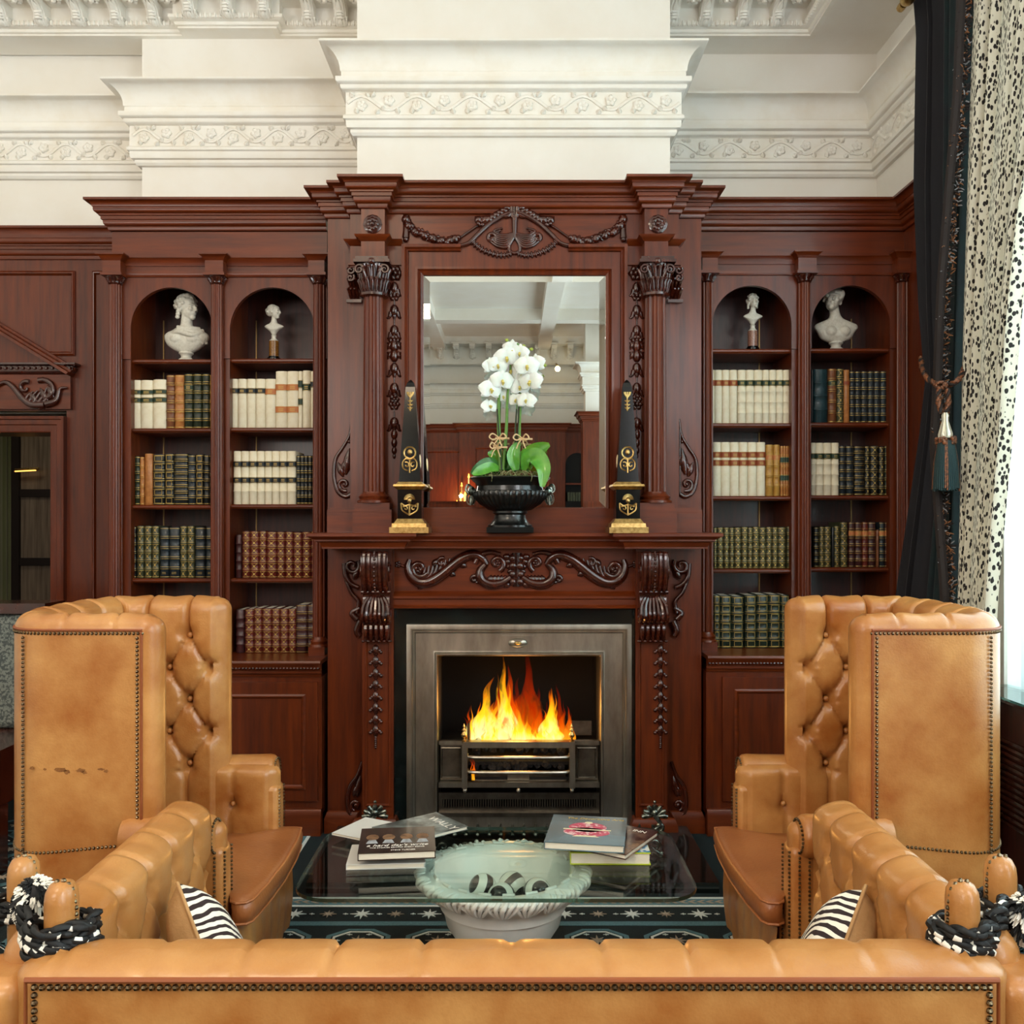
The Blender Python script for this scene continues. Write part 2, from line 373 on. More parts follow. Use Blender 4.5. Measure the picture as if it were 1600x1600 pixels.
# ---------------------------------------------------------------- white upper cornices
def z1f(p): return [(o, z) for o, z in p]
zt, zb = 3.985, 3.55
def whprof(ov=.125):
    p = [(0, 3.555), (.02, 3.557), (.03, 3.57), (.03, 3.585), (.045, 3.59), (.05, 3.605), (.05, 3.625), (.062, 3.63), (.062, 3.645), (.055, 3.652)]
    p += [(.05, 3.655), (.05, 3.765)]
    p += curve_prof((.055, 3.77), (.075, 3.79), 'ovolo', 3)+[(.075, 3.797)]+curve_prof((.08, 3.80), (.095, 3.815), 'ovolo', 3)+[(.095, 3.83), (.07, 3.84), (.07, 3.862)]
    p += curve_prof((.075, 3.868), (.155, 3.97), 'cove', 7)+[(.165, 3.975), (.165, 3.985), (0, 3.99)]
    return p
YF = .77
chim = [(CH0, .60), (CH0, .20), (CH1, .20), (CH1, .77)]
path = [(XL, YF+.03), (XM, YF+.03), (XM, .60), (CH0, .60), (CH0, .2), (CH1, .2), (CH1, .77), (XR, .77), (XR, -.12)]
trim1 = struct(MB().sweep(path, whprof(), caps=True).build('trim_1', PLO, ang=30))
# floral band: a scrolling vine in relief on the cornice frieze
def vine(name, x0, x1, Y, z0, z1, dx=(1, 0)):
    mb = MB(); h = z1-z0; zc = (z0+z1)/2; L = abs(x1-x0); pitch = .245; n = max(1, int(L/pitch)); pitch = L/n
    def P(u, z, o=0): return Vector((x0+dx[0]*u+dx[1]*o*0, Y+dx[1]*u, z)) if dx[0] else Vector((x0-o, Y-u, z))
    fl = ((0,1,0), .75) if dx[0] else ((1,0,0), .75)
    for k in range(n):
        u0 = k*pitch
        pts = [P(u0+pitch*i/8, zc+.32*h*math.sin(2*PI*i/8)) for i in range(9)]
        mb.tube(smoothpts(pts, 2), .009, 5, flat=fl)
        for (fu, fz, r) in ((.25, -.12, .026), (.75, .12, .026)):
            c = (u0+fu*pitch, zc+fz*h)
            for i in range(5):
                a = 2*PI*i/5+k
                mb.tube([P(c[0]+.2*r*math.cos(a), c[1]+.2*r*math.sin(a)), P(c[0]+.7*r*math.cos(a), c[1]+.7*r*math.sin(a)), P(c[0]+1.15*r*math.cos(a), c[1]+1.15*r*math.sin(a))], [.007, .016, .005], 5, flat=fl)
            mb.ball(P(*c), .011, 6, 4)
        for (fu, fz, aa) in ((.05, .3, 40), (.5, .34, 150), (.5, -.36, -30), (.95, -.33, 200), (.12, -.38, 10), (.62, -.34, 60), (.4, .38, 200)):
            a = math.radians(aa); c = (u0+fu*pitch, zc+fz*h); r = .026
            mb.tube([P(c[0], c[1]), P(c[0]+.5*r*math.cos(a), c[1]+.5*r*math.sin(a)), P(c[0]+r*math.cos(a), c[1]+r*math.sin(a))], [.007, .019, .004], 5, flat=fl)
    return stuff(mb.build(name, PLO, trim1, ang=60))
vine('vine_frieze', CH0-.04, CH1+.04, .145, 3.655, 3.765)
vine('vine_frieze', XM-.03, CH0-.06, .545, 3.655, 3.765)
vine('vine_frieze', -3.4, XM-.05, .745, 3.655, 3.765)
vine('vine_frieze', CH1+.06, XR-.06, .715, 3.655, 3.765)
vine('vine_frieze', XR-.05, XR+.8, .7, 3.655, 3.765, dx=(0, 1))
# upper bed mould, modillion course
R0, R1 = PX(292, .55), PX(428, .55)
up = [(XL, .60), (R0, .60), (R0, .52), (R1, .52), (R1, .60), (CH0, .60)]
pru = [(0, 4.275), (.03, 4.276), (.03, 4.286), (.04, 4.29), (.045, 4.298), (.045, 4.305), (.055, 4.308), (.07, 4.318), (.07, 4.335), (.05, 4.338), (.05, 4.6), (0, 4.6)]
up2 = [(CH1, .60), (XR-.42, .60), (XR-.42, -.12)]
t2 = struct(MB().sweep(up, pru, caps=True).sweep(up2, pru, caps=True).build('trim_2', PLO))
MB().box(XR-.42, XR, -.12, .6, 4.275, ZC).build('soffit_beam', PL, t2)
egg = MB()
for a, b in ((-3.3, R0-.06), (R1+.03, CH0), (CH1, XR-.5)):
    x = a
    while x < b: egg.ball((x, .53, 4.325), (.010, .012, .017), 6, 4); x += .026
x = R0-.02
while x < R1+.04: egg.ball((x, .45, 4.325), (.010, .012, .017), 6, 4); x += .026
y = .5
while y > -.12: egg.ball((XR-.49, y, 4.325), (.012, .010, .017), 6, 4); y -= .026
stuff(egg.build('egg_moulding', PLO, t2))
def modillion_mesh():
    mb = MB(); W = .032   # scroll bracket seen from below: S profile in YZ, hung under the corona
    prof = [(0, 0), (0, -.19), (-.02, -.215), (-.045, -.20), (-.06, -.165), (-.075, -.12), (-.11, -.085), (-.17, -.07), (-.215, -.055), (-.235, -.03), (-.225, 0)]
    n = len(prof)
    vs = [(-W, y, z) for y, z in prof]+[(W, y, z) for y, z in prof]
    mb.add(vs, [tuple(range(n)), tuple(reversed(range(n, 2*n)))]+[(i, i+n, (i+1) % n+n, (i+1) % n) for i in range(n)])
    for sx in (-1, 1):
        mb.tube([Vector((sx*W*1.02, -.03+.026*math.cos(a/4), -.175+.026*math.sin(a/4))) for a in range(0, 26)], .006, 5)
    pts = [Vector((0, -.02, -.222)), Vector((0, -.055, -.2)), Vector((0, -.08, -.135)), Vector((0, -.12, -.1)), Vector((0, -.19, -.075))]
    mb.tube(smoothpts(pts, 3), [.010+.008*math.sin(i) for i in range(13)], 6)
    for sx in (-1, 1):
        mb.tube(smoothpts([p+Vector((sx*.017, .004, .004)) for p in pts], 3), .009, 5)
    for z in (-.19, -.165, -.14): mb.ball((0, -.075-(.19+z)*.2, z), (.026, .012, .014), 6, 4)
    mb.box(-W*1.5, W*1.5, -.25, 0, 0, .02)
    return mb.build('modillion', PLO, t2)
m0 = modillion_mesh()
fr = MB()
for i in range(6):
    a = PI*i/3; fr.ball((.03*math.cos(a), .03*math.sin(a), 0), (.018, .018, .016), 6, 4)
fr.ball((0, 0, -.01), .016, 6, 4)
fr.box(-.055, .055, -.055, .055, .01, .02)
f0 = fr.build('rosette', PLO, t2)
spots = []
for px in (-55, 3, 63, 122, 182, 240, 482, 532): spots.append((PX(px, .5), .55, 0))
for px in (298, 357, 414): spots.append((PX(px, .45), .47, 0))
for px in (1052, 1103, 1161, 1215, 1274): spots.append((PX(px, .5), .55, 0))
for y in (.15, -.04): spots.append((XR-.47, y, PI*1.5))
for i, (x, y, rz) in enumerate(spots):
    o = m0 if i == 0 else m0.copy()
    if i: S.collection.objects.link(o)
    o.scale = (1, 1, .55); o.location = (x, y, 4.43); o.rotation_euler = (0, 0, rz)
    q = f0 if i == 0 else f0.copy()
    if i: S.collection.objects.link(q)
    q.location = (x+.1*math.cos(rz)*1.0, y-.11+.1*math.sin(rz), 4.41) if rz == 0 else (x-.11, y+.1, 4.41)
# corona above the modillions
cor = [(XL, .60), (R0, .60), (R0, .52), (R1, .52), (R1, .60), (CH0, .60)]
prc = [(.05, 4.42), (.27, 4.422), (.27, 4.47), (.30, 4.475), (.36, 4.56), (.36, ZC), (0, ZC)]
MB().sweep(cor, prc, caps=True).sweep(up2, prc, caps=True).build('corona', PLO, t2)
# ================================================================ mahogany cornice profile (top at 3.238)
def wprof(ov=.105, top=3.238, h=.145):
    b = top-h; s = ov/.105
    p = [(0, b), (.012*s, b+.002), (.016*s, b+.012), (.016*s, b+.02)]
    p += curve_prof((.02*s, b+.022), (.034*s, b+.04), 'ovolo', 3)+[(.034*s, b+.05), (.042*s, b+.052), (.042*s, b+.068), (.05*s, b+.07), (.05*s, b+.078)]
    p += curve_prof((.056*s, b+.08), (.07*s, b+.094), 'ovolo', 3)+[(.07*s, b+.106)]
    p += curve_prof((.074*s, b+.108), (.098*s, top-.012), 'cove', 4)+[(ov, top-.012), (ov, top), (0, top)]
    return p
def panel_mould(mb, x0, x1, z0, z1, y, w=.02, dep=.014, mi=0):
    """raised bolection frame around a sunk panel on a plane facing -y"""
    mb.sweep([(x0, z0), (x1, z0), (x1, z1), (x0, z1)], [(0, 0), (.001, -dep*.5), (-w*.35, -dep), (-w*.6, -dep*.9), (-w*.75, -dep*.4), (-w, -.0)], closed=True, plane='XZ', at=y, mi=mi)
    return mb
# ================================================================ panelled wall left of the bookcase (part of the back wall)
YP = .70
W0, W1 = XL, PX(176, YP)
DX = PX(104, YP)            # door frame outer edge
mb = MB()
mb.box(DX, W1+.05, YP, .80, 0, 3.12)
zped = PZ(573, YP)
mb.box(W0, DX, YP, .80, PZ(642, YP), 3.12)
wp = mb.build('wood_panelling', WV, wall_back)
mb = MB(); mb.sweep([(W0, YP), (W1+.1, YP)], wprof(.09, PZ(352, .61), .17), caps=True)
mb.build('wood_cornice', WH, wall_back)
mb = MB()
x0, x1 = PX(-260, YP), PX(118, YP)
panel_mould(mb, x0, x1, PZ(556, YP), PZ(424, YP), YP, .025, .016)
panel_mould(mb, PX(145, YP), PX(240, YP), .3, PZ(424, YP), YP, .02, .016)
mb.box(PX(160, YP), PX(240, YP), YP-.012, YP, .3, PZ(428, YP))
mb.build('panel_moulding', WV, wall_back)
# ---- door surround
ds = bpy.data.objects.new('door_1', None); S.collection.objects.link(ds); ds.location = (PX(-80, YP), YP, 0); struct(ds)
xc = PX(-80, YP); hw = DX-xc
Yd = YP
mb = MB()
jx = PX(80, Yd)
mb.sweep([(jx, 0), (jx, PZ(676, Yd)), (2*xc-jx, PZ(676, Yd)), (2*xc-jx, 0)], [(0, .25), (0, -.01), (.008, -.016), (.04, -.018), (.045, -.026), (.07, -.028), (.074, -.038), (.09, -.042), (.09, .0)], plane='XZ', at=Yd)
mb.build('architrave', WV, ds)
mb = MB(); mb.box(2*xc-PX(114, Yd), PX(114, Yd), Yd-.03, Yd+.02, PZ(640, Yd), PZ(584, Yd)); mb.build('frieze_board', WH, ds)
mb = MB()
zc0 = PZ(584, Yd)
mb.sweep([(2*xc-PX(114, Yd)-.0, Yd+.02), (2*xc-PX(114, Yd), Yd-.03), (PX(114, Yd), Yd-.03), (PX(114, Yd), Yd+.02)], [(0, zc0-.01), (.015, zc0), (.02, zc0+.012), (.02, zc0+.035), (.045, zc0+.042), (.045, zc0+.052), (0, zc0+.056)], caps=True)
mb.build('entablature_moulding', WC, ds)
eg = MB(); x = PX(-20, Yd)
while x < PX(118, Yd): eg.ball((x, Yd-.052, zc0+.024), (.014, .008, .010), 6, 4); x += .033
stuff(eg.build('leaf_moulding', WC, ds))
mb = MB(); a = PZ(577, Yd); xe = PX(122, Yd); sl = (PX(0, Yd), PZ(503, Yd)); m_ = (sl[1]-a)/(xe-sl[0])
xa = xc; za = a+m_*(xe-xa)
for (x0_, x1_, z0_, z1_) in ((xe, xa, a, za), (xa, 2*xc-xe, za, a)):
    pts = [(x0_, z0_), (x1_, z1_)]
    mb.sweep(pts, [(0, 0), (0, -.03), (-.012, -.035), (-.018, -.06), (-.03, -.065), (-.035, -.085), (-.05, -.09), (-.055, 0)] if x0_ > x1_ and z1_ > z0_ else [(0, 0), (0, -.03), (-.012, -.035), (-.018, -.06), (-.03, -.065), (-.035, -.085), (-.05, -.09), (-.055, 0)], plane='XZ', at=Yd, caps=True)
mb.prism([(2*xc-xe, a-.01), (xe, a-.01), (xa, za)], Yd-.02, Yd+.02)
mb.build('pediment', WV, ds)
c = Carve(Yd-.04)
for f in (1,):
    c.stroke(spiral(70, 612, 3, 20, 200, -120, 14), 2, 3.5).stroke([(70, 633), (50, 632), (35, 622), (20, 604), (8, 597), (-6, 604)], 5, 2).stroke([(72, 632), (88, 626), (94, 608), (105, 606)], 5, 1.2)
    c.stroke(spiral(40, 606, 2, 11, 0, 300, 12), 1.5, 3).leaf(60, 632, 45, 612, 4).leaf(75, 628, 62, 606, 4).leaf(84, 622, 74, 602, 4).leaf(66, 634, 60, 641, 3)
    for q in range(5): c.stroke([(38+7*q, 628+1*q), (44+8*q, 618), (52+7*q, 612-q*2)], 3, 1)
c.stroke([(-6, 604), (-30, 625), (-60, 632), (-80, 615)], 4, 4)
c.build('scroll_carving', ds)
# ---- the dim room beyond the door
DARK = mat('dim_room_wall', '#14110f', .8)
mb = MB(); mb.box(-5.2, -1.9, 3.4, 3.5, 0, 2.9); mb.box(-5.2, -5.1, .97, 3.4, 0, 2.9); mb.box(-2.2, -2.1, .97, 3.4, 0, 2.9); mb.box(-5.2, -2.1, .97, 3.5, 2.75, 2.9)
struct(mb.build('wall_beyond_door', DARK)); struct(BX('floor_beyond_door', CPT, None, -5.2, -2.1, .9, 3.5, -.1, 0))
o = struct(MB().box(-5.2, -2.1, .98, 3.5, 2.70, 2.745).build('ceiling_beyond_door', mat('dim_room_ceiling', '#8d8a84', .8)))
cl = MB().box(-3.95, -3.74, 2.2, 2.34, 2.66, 2.70).build('ceiling_light', mat('fluorescent_diffuser', '#fff2d0', .5, emit=('#ffe9b0', 3.0)))
tag(cl, 'small lit ceiling panel seen through the doorway at far left', 'lamp')
area('beyond_door_lamp', (-3.6, 1.7, 2.6), (0, 0, 0), .4, .3, 4, (1, .9, .7))
def wavy(name, mt, p0, p1, z0, z1, n, amp, parent=None, mfun=None, seg=6):
    P0, P1 = Vector(p0), Vector(p1); dr = (P1-P0); L = dr.length; dr.normalize(); nr = Vector((-dr.y, dr.x)); rows = []
    N = n*seg*2
    for i in range(N+1):
        t = i/N; q = P0+dr*(L*t)+nr*(amp*math.sin(2*PI*n*t)+amp*.3*math.sin(2*PI*n*t*.37+1)); rows.append([(q.x, q.y, z0+(z1-z0)*j/4) for j in range(5)])
    ms = mt if isinstance(mt, list) else [mt]
    return MB().grid(rows, mfun=mfun).build(name, ms, parent, ang=60)
sc = wavy('curtain', [mat('sage_curtain_cloth', '#6f7350', .9), mat('cream_curtain_stripe', '#8b8a70', .9), mat('dark_curtain_stripe', '#39402c', .9)], (-4.6, 2.9), (-3.87, 2.85), .1, 2.6, 6, .03, mfun=lambda i, j: (0, 0, 1, 1, 2, 0, 1)[i % 7])
tag(sc, 'sage green and cream striped curtain through the doorway at far left', 'curtain')
gd = thing('glazed_door', 'dark door with curtained glass panes beyond the doorway at far left', 'door', (-3.62, 2.6, 0))
mb = MB(); x0, x1 = -3.83, -3.38
for x in (x0, x1): mb.box(x-.03, x+.03, 2.55, 2.62, 0, 2.35)
zs = (.2, .75, 1.26, 1.79, 2.3)
for z in zs: mb.box(x0, x1, 2.56, 2.61, z-.03, z+.03)
mb.build('door_frame', mat('dark_door_wood', '#1c100b', .5), gd)
for a, b in zip(zs[:-1], zs[1:]): BX('pane', mat('dusky_pane', '#8a7a68', .4, var=(8, '#5a4c40', 3, .3, .7), stretch=(6, 1, .3)), gd, x0+.03, x1-.03, 2.58, 2.585, a+.03, b-.03)
gp = thing('picture_light', 'brass picture light glowing in the dark room beyond the doorway', 'lamp', (-3.7, 2.5, 1.95))
mb = MB().tube([Vector((-3.80, 2.5, 1.965)), Vector((-3.62, 2.5, 1.975))], .012, 8); mb.build('lamp_shade', GLD, gp)
MB().tube([Vector((-3.80, 2.495, 1.955)), Vector((-3.64, 2.495, 1.963))], .006, 6).build('bulb', mat('lit_bulb', '#ffb050', .5, emit=('#ffb050', 4)), gp)

# ================================================================ bookcases
YB = .27
def bookcase(side, label):
    sgn = -1 if side == 'l' else 1
    if side == 'l': X0, X1 = PX(175, YB), PX(511, YB); cols = [PX(183, YB), PX(341, YB), PX(500, YB)]; ops = [(PX(203, YB), PX(333, YB)), (PX(358, YB), PX(493, YB))]
    else: X0, X1 = PX(1093, YB), PX(1425, YB); cols = [PX(1103, YB), PX(1255, YB), PX(1408, YB)]; ops = [(PX(1112, YB), PX(1238, YB)), (PX(1267, YB), PX(1392, YB))]
    XE = min(X1, 2.10)
    bc = thing('bookcase', label, 'bookcase', ((X0+X1)/2, YB, 0))
    Zs = {'l': [(561, 669, 789, 904), (560, 668, 788, 904)], 'r': [(545, 661, 775, 889), (544, 660, 774, 887)]}[side]
    pyc = 1037 if side == 'l' else 1029
    ztop = 3.10; zcount = PZ(pyc-4, .02)
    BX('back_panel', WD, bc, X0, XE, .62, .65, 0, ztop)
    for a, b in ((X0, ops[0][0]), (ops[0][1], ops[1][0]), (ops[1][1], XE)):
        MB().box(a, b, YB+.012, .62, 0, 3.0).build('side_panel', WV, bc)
    # fascia with two arched openings
    zl = PZ(430 if side == 'l' else 428, YB); sh1 = [PZ(p[0], YB) for p in Zs]
    for k, (a, b) in enumerate(ops):
        cx, r = (a+b)/2, (b-a)/2-.004; zt = PZ(449 if side == 'l' else 446, YB); zs_ = zt-r
        L = ops[k][0]-.03 if k else X0; R = b+.03 if k == 0 else XE
        if k == 1: L = ops[0][1]+.03
        n = 24; arc = [(cx+r*math.cos(PI*i/n), zs_+r*math.sin(PI*i/n)) for i in range(n+1)]
        mb = MB(); R0_, L0_ = b, a
        poly = [(x, z) for x, z in arc]
        # front face as strips between arc and top edge
        for i in range(n):
            (xa, za), (xb, zb_) = arc[i], arc[i+1]
            mb.add([(xa, YB, za), (xb, YB, zb_), (xb, YB, zl), (xa, YB, zl), (xa, YB+.03, za), (xb, YB+.03, zb_)], [(0, 1, 2, 3), (0, 4, 5, 1)])
        mb.box(cx+r, R if k else b+.03, YB, YB+.012, sh1[k], zl); mb.box(L, cx-r, YB, YB+.012, sh1[k], zl)
        mb.build('arched_fascia', WV, bc)
        # shelves
        for j, p in enumerate(Zs[k]):
            z = PZ(p, YB+.03); mb = MB(); mb.box(a-.005, b+.005, YB+.045, .62, z-.02, z)
            mb.sweep([(a-.003, YB+.045), (b+.003, YB+.045)], [(0, z-.024), (.006, z-.022), (.012, z-.014), (.012, z-.006), (.006, z), (0, z)])
            mb.build('shelf', WH, bc)
        # brass shelf strips
        xs = b-.085 if side == 'r' else a+.045
        BX('shelf_rail', mat('dull_brass_strip', '#a88858', .4, .8) if 'dull_brass_strip' not in MATS else MATS['dull_brass_strip'], bc, xs, xs+.006, .612, .62, zcount, zt-.1)
    mb = MB(); mb.box(X0, XE, YB, YB+.03, zl, ztop)
    mb.build('frieze_board', WH, bc)
    # string mouldings
    for py, h in ((430, .012), (408, .028)):
        p = py if side == 'l' else py-3; z = PZ(p, YB); mb = MB()
        pts = [(X0 if side == 'l' else X0, YB), (XE, YB)]
        prof = [(0, z-h), (.008, z-h), (.012, z-h*.5), (.022 if py < 420 else .014, z+h*.3), (.026 if py < 420 else .014, z+h*.4), (.026 if py < 420 else .014, z+h*.6), (0, z+h*.7)]
        mb.sweep(pts, prof, caps=True); mb.build('string_moulding', WH, bc)
    # columns, capitals and their blocks
    for i, x in enumerate(cols):
        r = .034
        ze = PZ(433 if side == 'l' else 430, YB-.03); y = YB-.02
        w = .047
        fluted_column('column', bc, x, y, zcount+.04, ze-.035, r, 9)
        cp = MB(); cp.lathe([(r*.92, ze-.04), (r*1.1, ze-.035), (r*.95, ze-.03), (r*1.0, ze-.02), (r*1.35, ze-.004), (r*1.4, ze)], (x, y, 0), 24)
        for k in range(10):
            a_ = 2*PI*k/10; cp.tube([Vector((x+r*.95*math.cos(a_), y+r*.95*math.sin(a_), ze-.03)), Vector((x+r*1.15*math.cos(a_), y+r*1.15*math.sin(a_), ze-.014)), Vector((x+r*1.42*math.cos(a_), y+r*1.42*math.sin(a_), ze-.006))], [.004, .008, .005], 5)
        cp.build('capital', WC, bc, ang=50)
        xl, xr = max(x-w, X0-.03), min(x+w, XE)
        if i == 2 and side == 'l': xr = min(xr, -.96)
        if i == 0 and side == 'r': xl = max(xl, .985)
        mb = MB(); zt_ = PZ(404 if side == 'l' else 400, YB-.08)
        mb.box(xl-.008, xr+.008, YB-.08, YB, ze, ze+.014); mb.box(xl, xr, YB-.07, YB, ze+.014, zt_)
        mb.sweep([(xl, YB), (xl, YB-.07), (xr, YB-.07), (xr, YB)], [(0, zt_-.006), (.006, zt_), (.012, zt_+.012), (.026, zt_+.02), (.026, zt_+.028), (0, zt_+.03)])
        mb.box(xl-.02, xr+.02, YB-.09, YB, zt_+.02, zt_+.029)
        mb.build('capital_block', WH, bc)
        mb = MB(); mb.box(xl, xr, YB-.065, YB+.012, zcount, zcount+.045); mb.build('column_base', WH, bc)
    # main cornice
    mb = MB()
    if side == 'l': mb.sweep([(X0, .62), (X0, YB), (X1, YB)], wprof(), caps=True); mb.box(X0, X1, YB, .62, 3.09, 3.236)
    else: mb.sweep([(X0, YB), (2.06, YB), (2.06, -.13)], wprof(), caps=True); mb.box(X0, XE, YB, .62, 3.09, 3.236)
    mb.build('cornice', WH, bc)
    # counter and base cabinet
    yc = .06
    mb = MB(); xa, xb = X0-.0, XE
    if side == 'l': xb = -.955
    else: xa = .975
    mb.box(xa, xb, yc, .62, zcount-.02, zcount)
    mb.sweep([(xa, yc), (xb, yc)], [(0, zcount-.085), (.008, zcount-.083), (.012, zcount-.07), (.02, zcount-.065), (.02, zcount-.052), (.03, zcount-.047), (.034, zcount-.03), (.042, zcount-.022), (.045, zcount-.010), (.04, zcount), (0, zcount)], caps=True)
    mb.build('counter', WH, bc)
    mb = MB(); x = xa+.01
    while x < xb: mb.ball((x, yc-.032, zcount-.038), (.009, .008, .007), 6, 4); x += .017
    stuff(mb.build('rope_moulding', WC, bc))
    mb = MB(); mb.box(xa, xb, yc, .60, .1, zcount-.085); mb.build('cabinet_body', WV, bc)
    mb = MB(); mb.box(xa, xb, yc-.02, yc+.02, 0, .13); mb.sweep([(xa, yc-.02), (xb, yc-.02)], [(0, .0), (.012, .0), (.012, .10), (.004, .125), (0, .13)], caps=True); mb.build('plinth', WH, bc)
    mid = (ops[0][1]+ops[1][0])/2
    for (a, b) in ((xa+.03, mid-.02), (mid+.02, xb-.03)):
        if side == 'l' and a > mid: a = mid+.02; b = PX(497, yc)
        if side == 'r' and b < mid: a = PX(1128, yc)
        dr = MB().box(a, b, yc-.014, yc, .17, zcount-.11); dr = dr.build('cabinet_door', WV, bc)
        mb = MB(); panel_mould(mb, a+.06, b-.06, .23, zcount-.17, yc-.014, .022, .01); mb.build('door_moulding', WH, dr)
    return bc
bookcase('l', 'mahogany bookcase with two arched bays left of the fireplace')
bookcase('r', 'mahogany bookcase with two arched bays right of the fireplace, beside the curtain')
# panelled return on the right wall
mb = MB().box(2.06, XR, -.2, .27, 0, 3.10); mb.build('wood_panelling', WV, wall_right)

# ================================================================ overmantel
C0 = PX(804, .05)
B = .946; YS = .10
zmt = PZ(833, -.2)                 # mantel shelf top
om = thing('overmantel', 'carved mahogany overmantel with columns, swag frieze and a large mirror', 'overmantel', (C0, YS, zmt))
ztop = 3.238
def S2(x0, x1, y0, y1, z0, z1, name, m=WV):    # symmetric pair as two parts
    for s in (-1, 1): BX(name, m, om, C0+s*x0, C0+s*x1, y0, y1, z0, z1)
zc_ = PZ(333, .03)
S2(.82, B, YS, .27, zmt, zc_+.03, 'side_panel')
S2(.557, .82, .03, .2, zmt, zc_+.02, 'column_backing')
S2(.637, .753, -.05, .03, PZ(408, -.05)+.0, zc_+.02, 'column_block')
mx = [(C0-B, .27), (C0-B, YS), (C0-.82, YS), (C0-.82, .03), (C0-.753, .03), (C0-.753, -.05), (C0-.637, -.05), (C0-.637, .03)]
mx = mx+[(2*C0-x, y) for x, y in reversed(mx)]
mb = MB().sweep(mx, wprof(.1, ztop, .135), caps=True); mb.slab([(x, y) for x, y in mx], ztop-.13, ztop-.002)
mb.build('cornice', WH, om)
BX('frieze_panel', WH, om, C0-.557, C0+.557, .04, .2, PZ(388, .04), zc_+.03)
# entablature band above capitals
zb1 = PZ(378, 0)
for s in (-1, 1):
    pth = [(C0-.82, YS), (C0-.82, .03), (C0-.753, .03), (C0-.753, -.05), (C0-.637, -.05), (C0-.637, .03), (C0-.56, .03)]
    mb = MB(); P = pth if s < 0 else [(2*C0-x, y) for x, y in reversed(pth)]
    mb.sweep(P, [(0, zb1-.012), (.006, zb1-.008), (.012, zb1), (.026, zb1+.008), (.03, zb1+.016), (0, zb1+.018)])
    mb.sweep(P, [(0, PZ(412, 0)-.004), (.01, PZ(412, 0)), (.01, PZ(412, 0)+.008), (0, PZ(412, 0)+.01)])
    mb.build('band_moulding', WH, om)
# mirror frame
mz0, mz1 = PZ(793, .03), PZ(430, .03); mh = .455; fh = .557; fz1 = PZ(385, .03)
mb = MB()
mb.sweep([(C0-mh, mz0), (C0+mh, mz0), (C0+mh, mz1), (C0-mh, mz1)], [(-.0, .02), (0, -.004), (.012, -.010), (.02, -.004), (.028, -.014), (.04, -.012)], closed=True, plane='XZ', at=.03)
mb.box(C0-fh, C0-mh-.035, .018, .05, mz0-.03, fz1); mb.box(C0+mh+.035, C0+fh, .018, .05, mz0-.03, fz1); mb.box(C0-fh, C0+fh, .0181, .05, mz1+.035, fz1)
sc_l = PX(720, .02); sc_r = 2*C0-sc_l
mb.sweep([(C0-fh, mz0), (C0-fh, fz1), (sc_l, fz1)], [(0, 0), (-.004, -.02), (.012, -.024), (.02, -.012), (.028, -.016), (.032, 0)], plane='XZ', at=.02)
mb.sweep([(sc_r, fz1), (C0+fh, fz1), (C0+fh, mz0)], [(0, 0), (-.004, -.02), (.012, -.024), (.02, -.012), (.028, -.016), (.032, 0)], plane='XZ', at=.02)
mb.build('mirror_frame', WV, om)
BX('lower_rail', WH, om, C0-.64, C0+.64, .0, .05, zmt, mz0-.005)
MIR = mat('mirror_silver', '#e6e9e6', .0, 1, spec=1)
mb = MB(); bw = .032   # bevelled plate
o_ = [(C0-mh, mz0), (C0+mh, mz0), (C0+mh, mz1), (C0-mh, mz1)]; i_ = [(C0-mh+bw, mz0+bw), (C0+mh-bw, mz0+bw), (C0+mh-bw, mz1-bw), (C0-mh+bw, mz1-bw)]
mb.add([(x, .0370, z) for x, z in o_]+[(x, .036, z) for x, z in i_], [(4, 5, 6, 7)]+[(k, (k+1) % 4, 4+(k+1) % 4, 4+k) for k in range(4)])
mb.build('mirror_glass', MIR, om, smooth=False)
